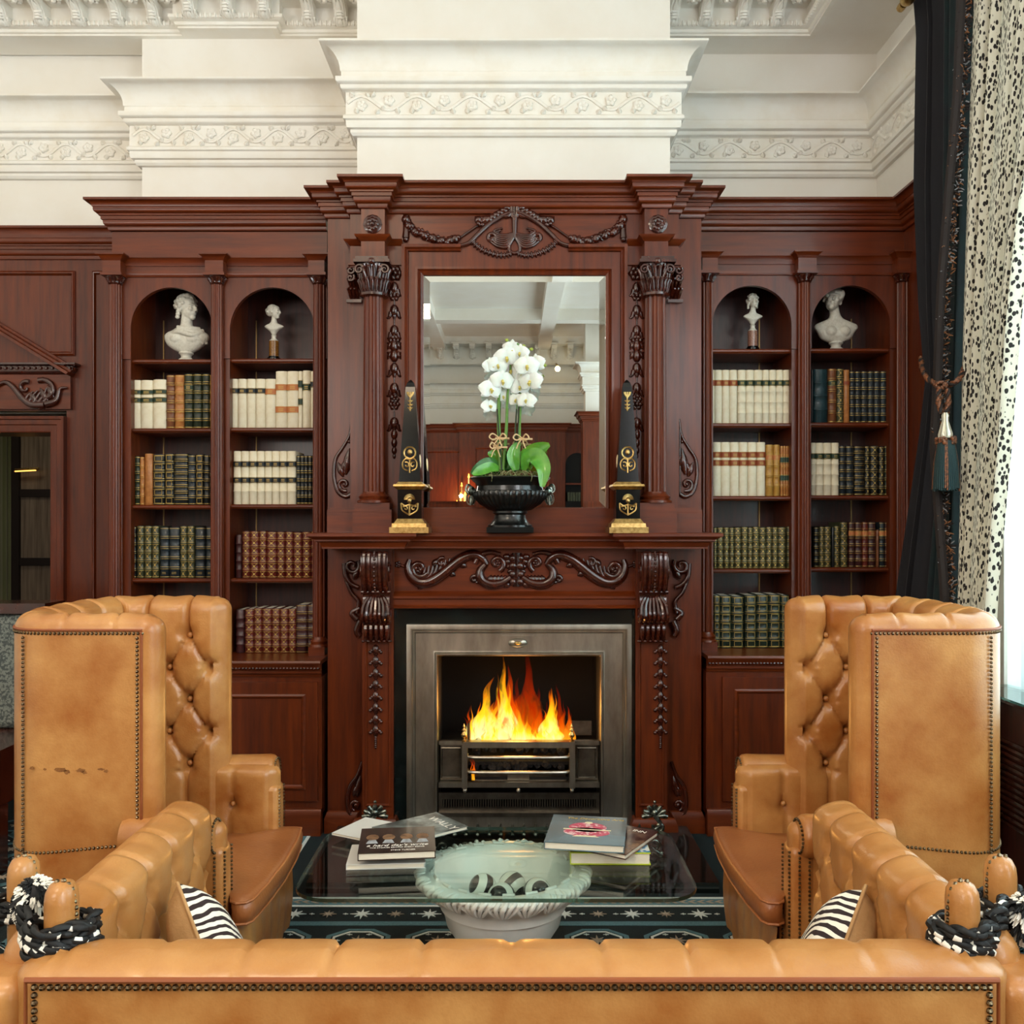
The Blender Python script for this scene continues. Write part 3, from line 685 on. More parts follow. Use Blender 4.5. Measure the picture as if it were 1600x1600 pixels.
# columns with carved capitals and pilasters behind
for s in (-1, 1):
    x = C0+s*.695; r = .056; zt_ = PZ(466, -.02); zb2 = PZ(786, -.02)
    fluted_column('column', om, x, -.015, zb2, zt_, r, 9)
    cp = MB(); ct = PZ(404, -.05)
    cp.lathe([(r*.95, zt_), (r*1.3, zt_+.006), (r*1.3, zt_+.018), (r*1.0, zt_+.022), (r*1.0, zt_+.05), (r*1.15, zt_+.11), (r*1.4, zt_+.165), (r*1.4, ct-.03)], (x, -.015, 0), 28)
    cp.box(x-.088, x+.088, -.105, .03, ct-.03, ct-.016); cp.box(x-.08, x+.08, -.095, .03, ct-.016, ct)
    for k in range(11):
        a_ = -PI+PI*k/10*1.0
        for lv, (z0_, z1_, rr, ww) in enumerate(((zt_+.022, zt_+.085, 1.0, .018), (zt_+.07, zt_+.14, 1.12, .017))):
            a2 = a_+(.15 if lv else 0)
            pts = [Vector((x+r*q*math.cos(a2), -.015+r*q*math.sin(a2), z)) for q, z in ((rr, z0_), (rr+.08, (z0_*2+z1_)/3), (rr+.18, (z0_+z1_*2)/3), (rr+.42, z1_), (rr+.45, z1_-.012))]
            cp.tube(pts, [.006, ww*.62, ww*.62, ww*.5, .004], 6)
    for sx in (-1, 1):
        c_ = Vector((x+sx*.062, -.085, ct-.062)); sp = [c_+Vector((sx*q[0], -.0, q[1])) for q in spiral(0, 0, .004, .026, 0, 560, 26)]
        cp.tube(sp, [.008-.004*(1-i/26) for i in range(27)], 6)
        cp.tube([c_+Vector((-sx*.03, .02, -.07)), c_+Vector((-sx*.03, .004, -.03)), c_+Vector((-sx*.01, 0, .026))], [.006, .01, .007], 6)
    for k in range(5): cp.tube([Vector((x+(k-2)*.014, -.078, ct-.11)), Vector((x+(k-2)*.018, -.088, ct-.035))], .005, 5)
    cp.ball((x, -.1, ct-.025), (.02, .012, .016), 8, 5)
    cp.build('capital', WC, om, ang=60)
    # carved pilaster capital at the outer side, flower at the inner side
    xo = C0+s*.79; pc = MB(); pc.box(xo-s*.03, C0+s*.835, -.0, .03, zt_-.015, zt_+.0)
    for q in range(3):
        for lv in range(3): pc.tube([Vector((xo+s*(.0+.018*q-.01), .02, zt_+.01+.05*lv)), Vector((xo+s*(.018*q-.006), -.012, zt_+.05+.05*lv)), Vector((xo+s*(.018*q), -.03, zt_+.045+.05*lv))], [.008, .013, .004], 5)
    for k in range(2): pc.tube([Vector((xo+s*.02+a, -.02, ct-.05-.035*k+b)) for a, b in spiral(0, 0, .004, .02, 0, 400, 14)], .008, 6)
    pc.build('pilaster_capital', WC, om, ang=60)
    pxf = 617 if s < 0 else 994
    c = Carve(.025); c.flower(pxf, 427, 13, 6); c.build('flower_boss', om)
    # bellflower drop
    c = Carve(.03); X_ = 616 if s < 0 else 995
    c.stroke([(X_, 440), (X_, 715)], 1.2, 1, sm=False)
    for yy, t in ((450, 'b'), (462, 'f'), (485, 'b'), (517, 'b'), (532, 'f'), (541, 'g'), (556, 'g'), (576, 'b'), (607, 'b'), (624, 'B'), (632, 'f'), (661, 'b')):
        if t == 'b': c.bead(X_, yy, 6, 8, 5).stroke([(X_-5, yy+3), (X_-8, yy+11), (X_-12, yy+12)], 3, 1).stroke([(X_+5, yy+3), (X_+8, yy+11), (X_+12, yy+12)], 3, 1).leaf(X_, yy-2, X_, yy+17, 3)
        elif t == 'f': c.flower(X_, yy, 10, 6)
        elif t == 'g': c.leaf(X_-3, yy-8, X_-11, yy+6, 3).leaf(X_+3, yy-8, X_+11, yy+6, 3).bead(X_, yy, 6, 9).leaf(X_-2, yy, X_-12, yy-6, 2.5).leaf(X_+2, yy, X_+12, yy-6, 2.5)
        else: c.flower(X_, yy, 9, 5)
    for yy, rr in ((679, 4.6), (692, 4.2), (704, 3.6), (713, 2.4)): c.bead(X_, yy, rr, rr*1.5, 4)
    c.build('bellflower_drop', om)
    # rosette
    c = Carve(-.055); X_ = 582 if s < 0 else 1028; c.bead(X_, 350, 12.5, h=2); c.flower(X_, 350, 12, 8); c.build('rosette', om)
    # pilaster base and plinth
    mb = MB(); xa, xb = C0+s*.60, C0+s*.93; 
    zp = PZ(800, -.06)
    mb.box(min(C0+s*.60, C0+s*.79), max(C0+s*.60, C0+s*.79), -.08, .1, zmt, zp); mb.box(min(C0+s*.78, C0+s*.93), max(C0+s*.78, C0+s*.93), -.0, .1, zmt, zp)
    q = [(C0-.93, .1), (C0-.93, .0), (C0-.79, .0), (C0-.79, -.08), (C0-.60, -.08), (C0-.60, .02)]
    q = q if s < 0 else [(2*C0-x_, y_) for x_, y_ in reversed(q)]
    mb.sweep(q, [(-.012, zp+.022), (-.012, zp+.012), (0, zp), (0, zp-.001)]); mb.slab([(x_, y_) for x_, y_ in q], zp-.001, zp+.012)
    mb.box(x-.085, x+.085, -.075, .05, zp+.01, PZ(786, -.05)); mb.build('column_plinth', WH, om)
    # scroll bracket on the side panel
    c = Carve(YS-.005); f = (lambda a: a) if s < 0 else (lambda a: 1611-a)
    c.stroke([(f(550), 655), (f(546), 680), (f(535), 700), (f(524), 718), (f(522), 745), (f(528), 768), (f(540), 776), (f(549), 772)], 1.5, 3)
    c.stroke([(f(x_), y_) for x_, y_ in spiral(538, 757, 2, 11, 90, -290, 16)], 2, 2.6)
    c.leaf(f(540), 742, f(546), 700, 5).leaf(f(533), 738, f(545), 715, 4).leaf(f(536), 745, f(528), 722, 4).leaf(f(545), 735, f(549), 712, 3).bead(f(538), 757, 3).bead(f(546), 690, 2.5)
    c.stroke([(f(549), 660), (f(549), 775)], 1.5, 1.5, sm=False)
    c.build('scroll_bracket', om)
# swags, cartouche and shell of the frieze
for f in (lambda a: a, lambda a: 1608-a):
    random.seed(12); c = Carve(.033)
    sw = [(634, 343), (642, 356), (660, 366), (680, 374), (700, 378), (716, 374)]
    c.stroke([(f(a), b) for a, b in sw], 3, 3)
    for i, p in enumerate(smoothpts([(a, b, 0) for a, b in sw], 5)):
        r = 4.6+1.6*math.sin(i*1.9); c.bead(f(p.x+random.uniform(-2, 2)), p.y+random.uniform(-2.5, 2.5), r, h=7); q = random.uniform(-3, 3)
        c.flower(f(p.x+q), p.y+q, 8, 5) if i % 2 == 0 else c.leaf(f(p.x-6), p.y+5, f(p.x+4), p.y-5, 3)
    c.stroke([(f(634), 340), (f(640), 350)], 5, 3).stroke([(f(635), 350), (f(634), 372)], 3, 4.5).bead(f(634), 374, 4)
    c.stroke([(f(714), 375), (f(735), 360), (f(750), 350)], 1.4, 1.6); c.build('garland_carving', om)
# lobed head of the mirror frame rising into the frieze
lobe = [(716, 386), (732, 381), (748, 366), (766, 350), (786, 338), (804, 334)]
lb = smoothpts([(a, b, 0) for a, b in lobe], 5); poly = [(PX(p.x, .018), PZ(p.y, .018)) for p in lb]; poly += [(PX(1608-p.x, .018), PZ(p.y, .018)) for p in reversed(lb[:-1])]
MB().prism(poly[::-1], .018, .045).build('frame_head', WV, om)
c = Carve(.012, mir=804)
c.stroke([(714, 385), (732, 380), (748, 365), (766, 349), (786, 337), (802, 331)], 2.6, 3.4)
c.leaf(752, 348, 742, 338, 5).leaf(752, 348, 766, 338, 5).flower(752, 346, 9, 5)
c.stroke(spiral(790, 332, 2, 8, 40, -380, 16), 2, 3)
for i in range(6): c.leaf(762+6*i, 350-4*i, 768+5*i, 335-3*i, 5)
c.stroke([(804, 340), (804, 360), (803, 372)], 4, 2.5).stroke([(799, 318), (801, 340)], 3.4, 3).stroke([(804, 316), (804, 342)], 3.4, 3)
c.stroke([(803, 370), (796, 384), (797, 393), (804, 396)], 2, 2.4)
for i in range(7):
    c.stroke([(802, 372-i), (792-i*1.5, 386-i*3), (778-i*1.0, 385-i*4), (766+i*3.2, 377-i*3.4)], 2.6, 1.5)
c.stroke(spiral(768, 372, 2, 8, 0, 340, 12), 2, 2.8)
gl = smoothpts([(738, 377, 0), (750, 388, 0), (768, 396, 0), (786, 399, 0), (800, 396, 0)], 3)
for i, p in enumerate(gl[:-1]): c.leaf(p.x, p.y, gl[i+1].x, gl[i+1].y, 4.4); c.bead(p.x, p.y, 2.6)
c.build('swag_carving', om)
# ================================================================ mantelpiece
mp = thing('mantelpiece', 'carved mahogany mantelpiece with scroll corbels around the fireplace', 'mantelpiece', (C0, 0, 0))
zs1 = zmt
mpath = [(C0-.93, .27), (C0-.93, -.13), (C0-.53, -.13), (C0-.53, -.06), (C0+.53, -.06), (C0+.53, -.13), (C0+.93, -.13), (C0+.93, .27)]
mb = MB()
mb.sweep(mpath, [(-.04, zs1-.078), (-.02, zs1-.075), (.0, zs1-.068), (.01, zs1-.045), (.03, zs1-.04), (.03, zs1-.032), (.05, zs1-.022), (.062, zs1-.016), (.062, zs1-.004), (.058, zs1), (-.03, zs1)], caps=True)
mb.slab(mpath, zs1-.076, zs1-.0005); mb.build('mantel_shelf', WH, mp)
def SP(x0, x1, y0, y1, z0, z1, name, m=WV):
    for s in (-1, 1): BX(name, m, mp, C0+s*x0, C0+s*x1, y0, y1, z0, z1)
SP(.755, B, YS, .27, 0, zs1-.07, 'side_panel')
SP(.60, .755, .0, .27, 0, zs1-.07, 'pilaster')
zfb = PZ(925, .0); zob = PZ(951, 0)
BX('frieze_panel', WH, mp, C0-.6, C0+.6, .03, .2, zob, zs1-.07)
mb = MB(); mb.box(C0-.6, C0+.6, .005, .03, zob, PZ(935, .0)); mb.sweep([(C0-.6, .03), (C0+.6, .03)], [(.026, zob+.045), (.034, zob+.05), (.034, zob+.062), (.02, zob+.07), (.01, zob+.075), (0, zob+.085)])
mb.sweep([(C0-.6, .005), (C0+.6, .005)], [(0, zob), (.01, zob+.002), (.012, zob+.010), (0, zob+.018)]); mb.build('frieze_moulding', WH, mp)
for s in (-1, 1):
    mb = MB()   # sunk panel edges on the pilaster
    xa, xb = sorted((C0+s*.615, C0+s*.74)); panel_mould(mb, xa, xb, .16, PZ(1000, 0), 0, .012, .008); mb.build('pilaster_moulding', WV, mp)
    mb = MB(); q = [(C0-B-.0, .27), (C0-B, YS-.02), (C0-.79, YS-.02), (C0-.79, -.04), (C0-.585, -.04), (C0-.585, .27)]
    q = q if s < 0 else [(2*C0-x_, y_) for x_, y_ in reversed(q)]
    mb.sweep(q, [(.012, 0), (.012, .075), (.004, .095), (0, .105), (-.01, .11)]); mb.slab(q, 0, .1); mb.build('plinth', WH, mp)
    # corbel: scroll block lathed in YZ profile
    xa, xb = sorted((C0+s*.612, C0+s*.742)); z_ = lambda p: PZ(p, -.03)
    prof = [(0, z_(862)), (-.115, z_(862)), (-.125, z_(868)), (-.13, z_(885)), (-.12, z_(905)), (-.095, z_(920)), (-.07, z_(924)), (-.062, z_(932)), (-.075, z_(945)), (-.09, z_(960)), (-.085, z_(968)), (-.06, z_(972)), (-.05, z_(985)), (-.04, z_(997)), (-.02, z_(1003)), (0, z_(1003))]
    n = len(prof); mb = MB(); sp = smoothpts([(0, a, b) for a, b in prof], 3); n = len(sp)
    vs = [(xa, p.y, p.z) for p in sp]+[(xb, p.y, p.z) for p in sp]
    mb.add(vs, [tuple(range(n)), tuple(reversed(range(n, 2*n)))]+[(i, i+n, (i+1) % n+n, (i+1) % n) for i in range(n)])
    top = [Vector((0, a, b)) for a, b in prof[1:7]]
    for fx in (.12, .30, .70, .88):
        mb.tube(smoothpts([Vector((xa+(xb-xa)*fx, p.y-.002, p.z)) for p in top], 3), .0105, 6)
    for p in smoothpts([Vector((xa+(xb-xa)*.5, p.y-.004, p.z)) for p in top], 3): mb.ball(p, .007, 6, 4)
    for fx in (0, 1):
        cx_ = xa+(xb-xa)*fx
        mb.tube([Vector((cx_, -.07+a, z_(890)+b)) for a, b in spiral(0, 0, .008, .05, 200, 640, 26)], [.006+.003*i/26 for i in range(27)], 6)
        mb.tube([Vector((cx_, -.05+a, z_(957)+b)) for a, b in spiral(0, 0, .006, .03, 0, 400, 18)], .007, 6)
    mb.tube([Vector((xa-.006, -.078, z_(924))), Vector((xb+.006, -.078, z_(924)))], .011, 8)
    for k in range(7):
        fx = k/6; x_ = xa+(xb-xa)*fx; xm = (xa+xb)/2
        mb.tube(smoothpts([Vector((xm+(x_-xm)*.5, -.064, z_(930))), Vector((xm+(x_-xm)*.9, -.082, z_(944))), Vector((x_, -.10, z_(960))), Vector((x_, -.085, z_(970)))], 3), [.004]+[.009]*8+[.004], 6)
    for k in range(7): mb.ball((xa+(xb-xa)*k/6, -.078, z_(969)), (.012, .01, .010), 6, 4)
    for k in range(5):
        x_ = xa+(xb-xa)*(k+.5)/5; mb.tube(smoothpts([Vector((x_, -.055, z_(974))), Vector((x_, -.062, z_(985))), Vector((x_, -.052, z_(1000)))], 3), [.007, .012, .012, .012, .011, .009, .006], 6)
    for k in range(6): mb.ball((xa+(xb-xa)*k/5, -.05, z_(1001)), (.011, .012, .008), 6, 4)
    mb.build('corbel', WC, mp, ang=50)
    # pendant of husks
    c = Carve(-.004); X_ = 587 if s < 0 else 1032
    for i, yy in enumerate((1015, 1033, 1052, 1070, 1088, 1106, 1124, 1141)):
        c.bead(X_, yy, 4.6, 7, 4.5).leaf(X_, yy, X_, yy+12, 3).bead(X_-8.5, yy+4, 2.6).bead(X_+8.5, yy+4, 2.6).leaf(X_-3, yy-1, X_-9, yy+5, 2).leaf(X_+3, yy-1, X_+9, yy+5, 2)
    for i in range(6): c.bead(X_, 1152+3.2*i, 1.9)
    c.build('husk_pendant', mp)
    # carved ear scrolls beside the corbel and foot scroll
    f = (lambda a: a) if s < 0 else (lambda a: 1615-a)
    c = Carve(YS-.02)
    c.stroke([(f(x_), y_) for x_, y_ in spiral(550, 884, 3, 13, 30, -400, 20)], 2, 3.2)
    c.stroke([(f(538), 880), (f(540), 900), (f(548), 912), (f(560), 918)], 3, 3).leaf(f(552), 905, f(561), 888, 4).stroke([(f(540), 905), (f(548), 925), (f(560), 940), (f(558), 958)], 2, 3)
    c.stroke([(f(562), 950), (f(550), 958), (f(558), 968)], 3, 4).stroke([(f(564), 970), (f(558), 985), (f(562), 994)], 5, 4)
    c.build('ear_scroll', mp)
    c = Carve(YS-.015)
    c.stroke([(f(566), 1190), (f(558), 1212), (f(547), 1228), (f(543), 1250), (f(546), 1270), (f(556), 1278), (f(566), 1274)], 2, 3.4)
    c.stroke([(f(x_), y_) for x_, y_ in spiral(556, 1258, 2, 9, 90, -250, 14)], 2, 2.5).leaf(f(557), 1245, f(563), 1212, 4).leaf(f(552), 1244, f(560), 1225, 3.5).bead(f(556), 1258, 3)
    c.build('foot_scroll', mp)
# scroll carvings on the frieze
c = Carve(.025, mir=807)
c.stroke([(640, 874), (637, 886), (642, 900), (654, 909), (670, 909), (688, 899), (704, 886), (720, 874), (738, 867), (752, 871), (760, 882)], 3, 4, rm=7)
c.stroke(spiral(655, 888, 3, 15, 60, -330, 20), 3, 4).flower(655, 888, 9, 6).flower(622, 882, 6, 5).stroke([(622, 882), (632, 885)], 2, 2)
for i in range(9): c.stroke([(652+7*i, 912-2.6*i), (661+6.5*i, 901-2.6*i), (664+6.5*i, 886-2.2*i)], 3.6, 1.4)
c.stroke(spiral(690, 879, 2, 8, 0, 300, 12), 2, 2.6).leaf(660, 912, 653, 921, 4).leaf(700, 893, 712, 900, 4).leaf(716, 880, 730, 886, 4).leaf(676, 886, 684, 872, 4)
c.stroke([(760, 880), (750, 892), (752, 905), (766, 913), (784, 911), (798, 902)], 3.5, 4, rm=6).stroke(spiral(776, 880, 3, 13, 90, 430, 16), 2.6, 3.6).stroke(spiral(741, 905, 1.5, 6, 0, 330, 12), 2, 3)
c.stroke([(742, 880), (750, 868), (766, 863), (782, 866)], 4, 2.5).stroke([(760, 908), (744, 910)], 3, 2).flower(776, 880, 7, 5)
for i in range(7): c.leaf(764+5.5*i, 912, 768+5.5*i, 898, 4)
for i in range(5): c.leaf(786+3*i, 868+i*7, 799, 872+i*8, 4)
c.bead(801, 872, 6).bead(802, 884, 7).bead(801, 897, 6).stroke([(807, 864), (807, 916)], 6, 5).bead(802, 909, 6).leaf(798, 910, 786, 918, 4)
c.build('scroll_carving', mp)

# ================================================================ fireplace insert
fi = thing('fireplace_insert', 'polished steel register grate with black marble slips under the mantelpiece', 'fireplace', (C0, .05, 0))
def FP(x): return PX(x, .03)
def FZ(y): return PZ(y, .03)
for a, b, z0, z1 in ((608, 637, 0, FZ(983)), (984, 1011, 0, FZ(983)), (608, 1011, FZ(983), FZ(948))):
    BX('marble_slip', BMB, fi, FP(a), FP(b), .028, .08, z0, z1)
x0, x1, z1 = FP(636), FP(985), FZ(984); zb = FZ(1278)
xi0, xi1, zi = FP(686), FP(936), FZ(1025)
mb = MB()
W_ = xi0-x0
mb.sweep([(xi0, .05), (xi0, zi), (xi1, zi), (xi1, .05)], [(0, .16), (0, 0), (-.008, -.012), (-.016, -.012), (-.022, -.002), (-.03, -.0), (-W_+.045, -.0), (-W_+.04, -.008), (-W_+.03, -.010), (-W_+.027, -.016), (-W_+.02, -.018), (-W_, -.014), (-W_, .03)], plane='XZ', at=.02)
mb.build('steel_frame', STL, fi)
BX('centre_plate', STL, fi, FP(784), FP(834), .016, .03, FZ(1017), FZ(993))
mb = MB(); k = 20
for i in range(1): mb.lathe([(.001, -.012), (.7, -.011), (.9, -.006), (1, 0)], (0, 0, 0), 28)
mb.xf(Matrix.Translation((FP(809), .018, FZ(1004))) @ Matrix.Rotation(PI/2, 4, 'X') @ Matrix.Diagonal((.05, .026, -1, 1)))
mb.build('oval_boss', STL, fi)
MB().ball((FP(809), .004, FZ(1004)), (.02, .008, .009), 10, 6).build('boss_centre', GLD, fi)
mb = MB(); fx0, fx1 = xi0-.02, xi1+.02      # firebox shell
mb.box(fx0-.02, fx0, .06, .55, 0, zi+.1); mb.box(fx1, fx1+.02, .06, .55, 0, zi+.1); mb.box(fx0, fx1, .55, .57, 0, zi+.1); mb.box(fx0-.02, fx1+.02, .06, .57, zi+.1, zi+.12); mb.box(fx0-.02, fx1+.02, .06, .57, 0, .03)
mb.build('firebox', SOOT, fi)
YG = .02
def gx(x): return PX(x, YG)
def gz(y): return PZ(y, YG)
for a, b in ((688, 726), (896, 935)): BX('hob_cheek', STD, fi, gx(a), gx(b), YG+.02, .3, gz(1222), gz(1163))
for a, b in ((688, 721), (901, 933)):
    mb = MB().box(gx(a), gx(b), YG+.005, YG+.02, gz(1218), gz(1167)); panel_mould(mb, gx(a)+.004, gx(b)-.004, gz(1218)+.004, gz(1167)-.004, YG+.005, .008, .004); mb.build('hob_panel', STD, fi)
mb = MB(); mb.box(gx(725), gx(896), YG-.075, YG-.05, gz(1163), gz(1154)); mb.box(gx(686), gx(936), YG-.01, YG+.02, gz(1163), gz(1157)); mb.build('top_bar', STL, fi)
for y in (1179, 1202):
    MB().tube(smoothpts([(gx(730), YG, gz(y)), (gx(732), YG-.045, gz(y)), (gx(760), YG-.06, gz(y)), (gx(860), YG-.06, gz(y)), (gx(888), YG-.045, gz(y)), (gx(890), YG, gz(y))], 4), .009, 8).build('grate_bar', STL, fi)
for x in (727, 893): BX('grate_post', STL, fi, gx(x)-.013, gx(x)+.013, YG-.07, YG+.01, gz(1226), gz(1156))
BX('bottom_rail', STL, fi, gx(686), gx(936), YG-.03, YG+.02, gz(1228), gz(1220))
for x in (727, 810, 893): MB().ball((gx(x), YG-.035, gz(1232)), .012, 10, 7).build('ball_foot', STL, fi)
BX('ash_drawer', STD, fi, gx(740), gx(884), YG+.005, YG+.2, gz(1220), gz(1207))
BX('drawer_plate', STL, fi, gx(793), gx(827), YG-.002, YG+.006, gz(1219), gz(1208))
mb = MB()     # fret with real slots
fz0, fz1_ = gz(1260), gz(1247); n = 62; xa, xb = gx(692), gx(930)
mb.box(gx(686), gx(936), YG-.02, YG, gz(1266), fz0); mb.box(gx(686), gx(936), YG-.02, YG, fz1_, gz(1237)); mb.box(gx(686), xa, YG-.02, YG, fz0, fz1_); mb.box(xb, gx(936), YG-.02, YG, fz0, fz1_)
for i in range(n): x = xa+(xb-xa)*(i+.5)/n; mb.box(x-.0032, x+.0032, YG-.02, YG, fz0, fz1_)
mb.box(gx(686), gx(936), YG-.045, YG, gz(1272), gz(1266)); mb.build('slotted_fret', STD, fi)
mb = MB(); mb.box(gx(686), gx(936), YG-.03, YG+.02, .04, gz(1272)); mb.build('fret_base', STL, fi)
for x in (726, 892):
    zz = gz(1154); r = .6
    MB().lathe([(.010, 0), (.012, .006), (.006, .01), (.006, .018), (.014, .026), (.015, .034), (.008, .046), (.006, .05), (.011, .056), (.006, .064), (.004, .068), (.006, .074), (.001, .088)], (gx(x), YG-.062, zz), 12).build('finial', GLD, fi)
BX('side_plate', STD, fi, gx(888), gx(927), .12, .13, gz(1156), gz(1133)); BX('side_plate', STD, fi, gx(730), gx(734), YG, .25, gz(1156), gz(1130))
BX('ember_tray', SOOT, fi, gx(730), gx(890), YG, .3, gz(1195), gz(1190)); BX('ember_tray', SOOT, fi, gx(730), gx(890), YG, .3, gz(1218), gz(1214))
# coals
COAL = mat('coal', '#1b1c1e', .5, bump=(60, .6)); random.seed(3); k = 0
HOT = mat('glowing_coal', '#301008', .7, emit=('#ff5a10', 1.2))
protos = []
for q in range(4):
    mb = MB().ball((0, 0, 0), 1, 7, 5)
    mb.v = [tuple(Vector(v)*(.75+.45*random.random())) for v in mb.v]
    me = mb.build('coal', COAL, smooth=False).data; protos.append(me)
for o in [o for o in S.objects if o.name.startswith('coal')]: bpy.data.objects.remove(o)
for row, (py, ys, n) in enumerate(((1172, .03, 11), (1166, .12, 8), (1197, .03, 12))):
    for i in range(n):
        o = bpy.data.objects.new('coal', protos[(i+row) % 4]); S.collection.objects.link(o)
        s_ = random.uniform(.016, .026); o.scale = (s_*1.3, s_, s_)
        o.location = (gx(738+(884-738)*(i+.5)/n)+random.uniform(-.005, .005), ys+random.uniform(-.01, .01), gz(py+random.uniform(-2, 2))); o.rotation_euler = (random.random()*6, random.random()*6, random.random()*6)
        tag(o, 'lump of black coal, %s from left in the %s row behind the grate bars' % (('first', 'second', 'third', 'fourth', 'fifth', 'sixth', 'seventh', 'eighth', 'ninth', 'tenth', 'eleventh', 'twelfth')[i], ('upper', 'rear', 'lower')[row]), 'coal', 'coals in the upper row of the grate' if row < 2 else 'coals in the lower row of the grate')
# flames
def flame_mat(name, c0, c1, c2, st, dens):
    m = bpy.data.materials.new(name); m.use_nodes = True; nt = m.node_tree; N = nt.nodes; L = nt.links; N.clear()
    out = N.new('ShaderNodeOutputMaterial'); em = N.new('ShaderNodeEmission'); tr = N.new('ShaderNodeBsdfTransparent'); mx_ = N.new('ShaderNodeMixShader')
    tc = N.new('ShaderNodeTexCoord'); sp = N.new('ShaderNodeSeparateXYZ'); rp = N.new('ShaderNodeValToRGB'); L.new(tc.outputs['Generated'], sp.inputs[0])
    nz = N.new('ShaderNodeTexNoise'); nz.inputs['Scale'].default_value = 26; nz.inputs['Detail'].default_value = 3; nz.inputs['Distortion'].default_value = .6
    mp_ = N.new('ShaderNodeMapping'); mp_.inputs['Scale'].default_value = (1, 1, .35); L.new(tc.outputs['Object'], mp_.inputs[0]); L.new(mp_.outputs[0], nz.inputs[0])
    ad = N.new('ShaderNodeMath'); ad.operation = 'MULTIPLY_ADD'; ad.inputs[1].default_value = .9; L.new(nz.outputs['Fac'], ad.inputs[0])
    sb = N.new('ShaderNodeMath'); sb.operation = 'SUBTRACT'; sb.inputs[1].default_value = .45; L.new(sp.outputs[2], sb.inputs[0]); L.new(sb.outputs[0], ad.inputs[2])
    L.new(ad.outputs[0], rp.inputs[0]); e = rp.color_ramp.elements; e[0].position = .1; e[0].color = lin(c0); e[1].position = .95; e[1].color = lin(c2); m_ = e.new(.5); m_.color = lin(c1)
    L.new(rp.outputs[0], em.inputs[0]); em.inputs[1].default_value = st
    lw = N.new('ShaderNodeLayerWeight'); lw.inputs[0].default_value = .35
    inv = N.new('ShaderNodeMath'); inv.operation = 'SUBTRACT'; inv.inputs[0].default_value = 1; L.new(lw.outputs['Facing'], inv.inputs[1])
    pw = N.new('ShaderNodeMath'); pw.operation = 'POWER'; pw.inputs[1].default_value = 1.5; L.new(inv.outputs[0], pw.inputs[0])
    fd = N.new('ShaderNodeMapRange'); fd.inputs['From Min'].default_value = .35; fd.inputs['From Max'].default_value = 1.0; fd.inputs['To Min'].default_value = dens; fd.inputs['To Max'].default_value = 0; L.new(sp.outputs[2], fd.inputs[0])
    ml0 = N.new('ShaderNodeMath'); ml0.operation = 'MULTIPLY'; L.new(pw.outputs[0], ml0.inputs[0]); L.new(fd.outputs[0], ml0.inputs[1])
    nr = N.new('ShaderNodeMapRange'); nr.inputs['From Min'].default_value = .36; nr.inputs['From Max'].default_value = .56; nr.inputs['To Min'].default_value = .12; L.new(nz.outputs['Fac'], nr.inputs[0]); ml = N.new('ShaderNodeMath'); ml.operation = 'MULTIPLY'; L.new(ml0.outputs[0], ml.inputs[0]); L.new(nr.outputs[0], ml.inputs[1])
    L.new(ml.outputs[0], mx_.inputs[0]); L.new(tr.outputs[0], mx_.inputs[1]); L.new(em.outputs[0], mx_.inputs[2]); L.new(mx_.outputs[0], out.inputs[0]); return m
FY = flame_mat('yellow_flame', '#ffef9a', '#ffc21c', '#ff6a00', 2.2, .95); FO = flame_mat('orange_flame', '#ffae20', '#ff6a08', '#d82400', 1.5, .7); FR = flame_mat('red_flame', '#ff7a10', '#e83c02', '#a01000', .9, .6)
fire = thing('fire', 'yellow and orange gas flames rising from coals in the steel grate', 'fire', (gx(810), .12, gz(1175)))
def flame(px, tip, w, y, m, sway=0, base=1168):
    random.seed(int(px*7+tip))
    def tongue(px_, tip_, w_, sw, y_):
        n = 22; rows = []; z0, z1 = gz(base), gz(tip_); ph = px_*.7
        for i in range(n+1):
            t = i/n; r = w_*.5*.00319*((1-t)**.85)*(.62+.55*math.sin(PI*min(1, t*1.7+.12)))*(1+.18*math.sin(t*11+ph))+.0006
            cx = gx(px_)+sw*.00319*t*t+(.006+.00009*w_)*math.sin(t*8+ph)*t+.004*math.sin(t*17+ph*2)*t; cy = y_+.008*math.sin(t*6+ph*2)
            rows.append([(cx+r*math.cos(2*PI*j/16)*(1+.2*math.sin(3*2*PI*j/16+t*6+ph)), cy+.55*r*math.sin(2*PI*j/16), z0+(z1-z0)*t) for j in range(16)])
        MB().grid(rows, cv=True).build('flame', m, fire, ang=180)
    tongue(px, tip, w, sway, y)
    for q in range(2):
        s_ = -1 if q else 1; tongue(px+s_*w*.28, tip+(1168-tip)*random.uniform(.12, .42), w*random.uniform(.3, .5), sway+s_*random.uniform(-2, 9), y+random.uniform(-.02, .03))
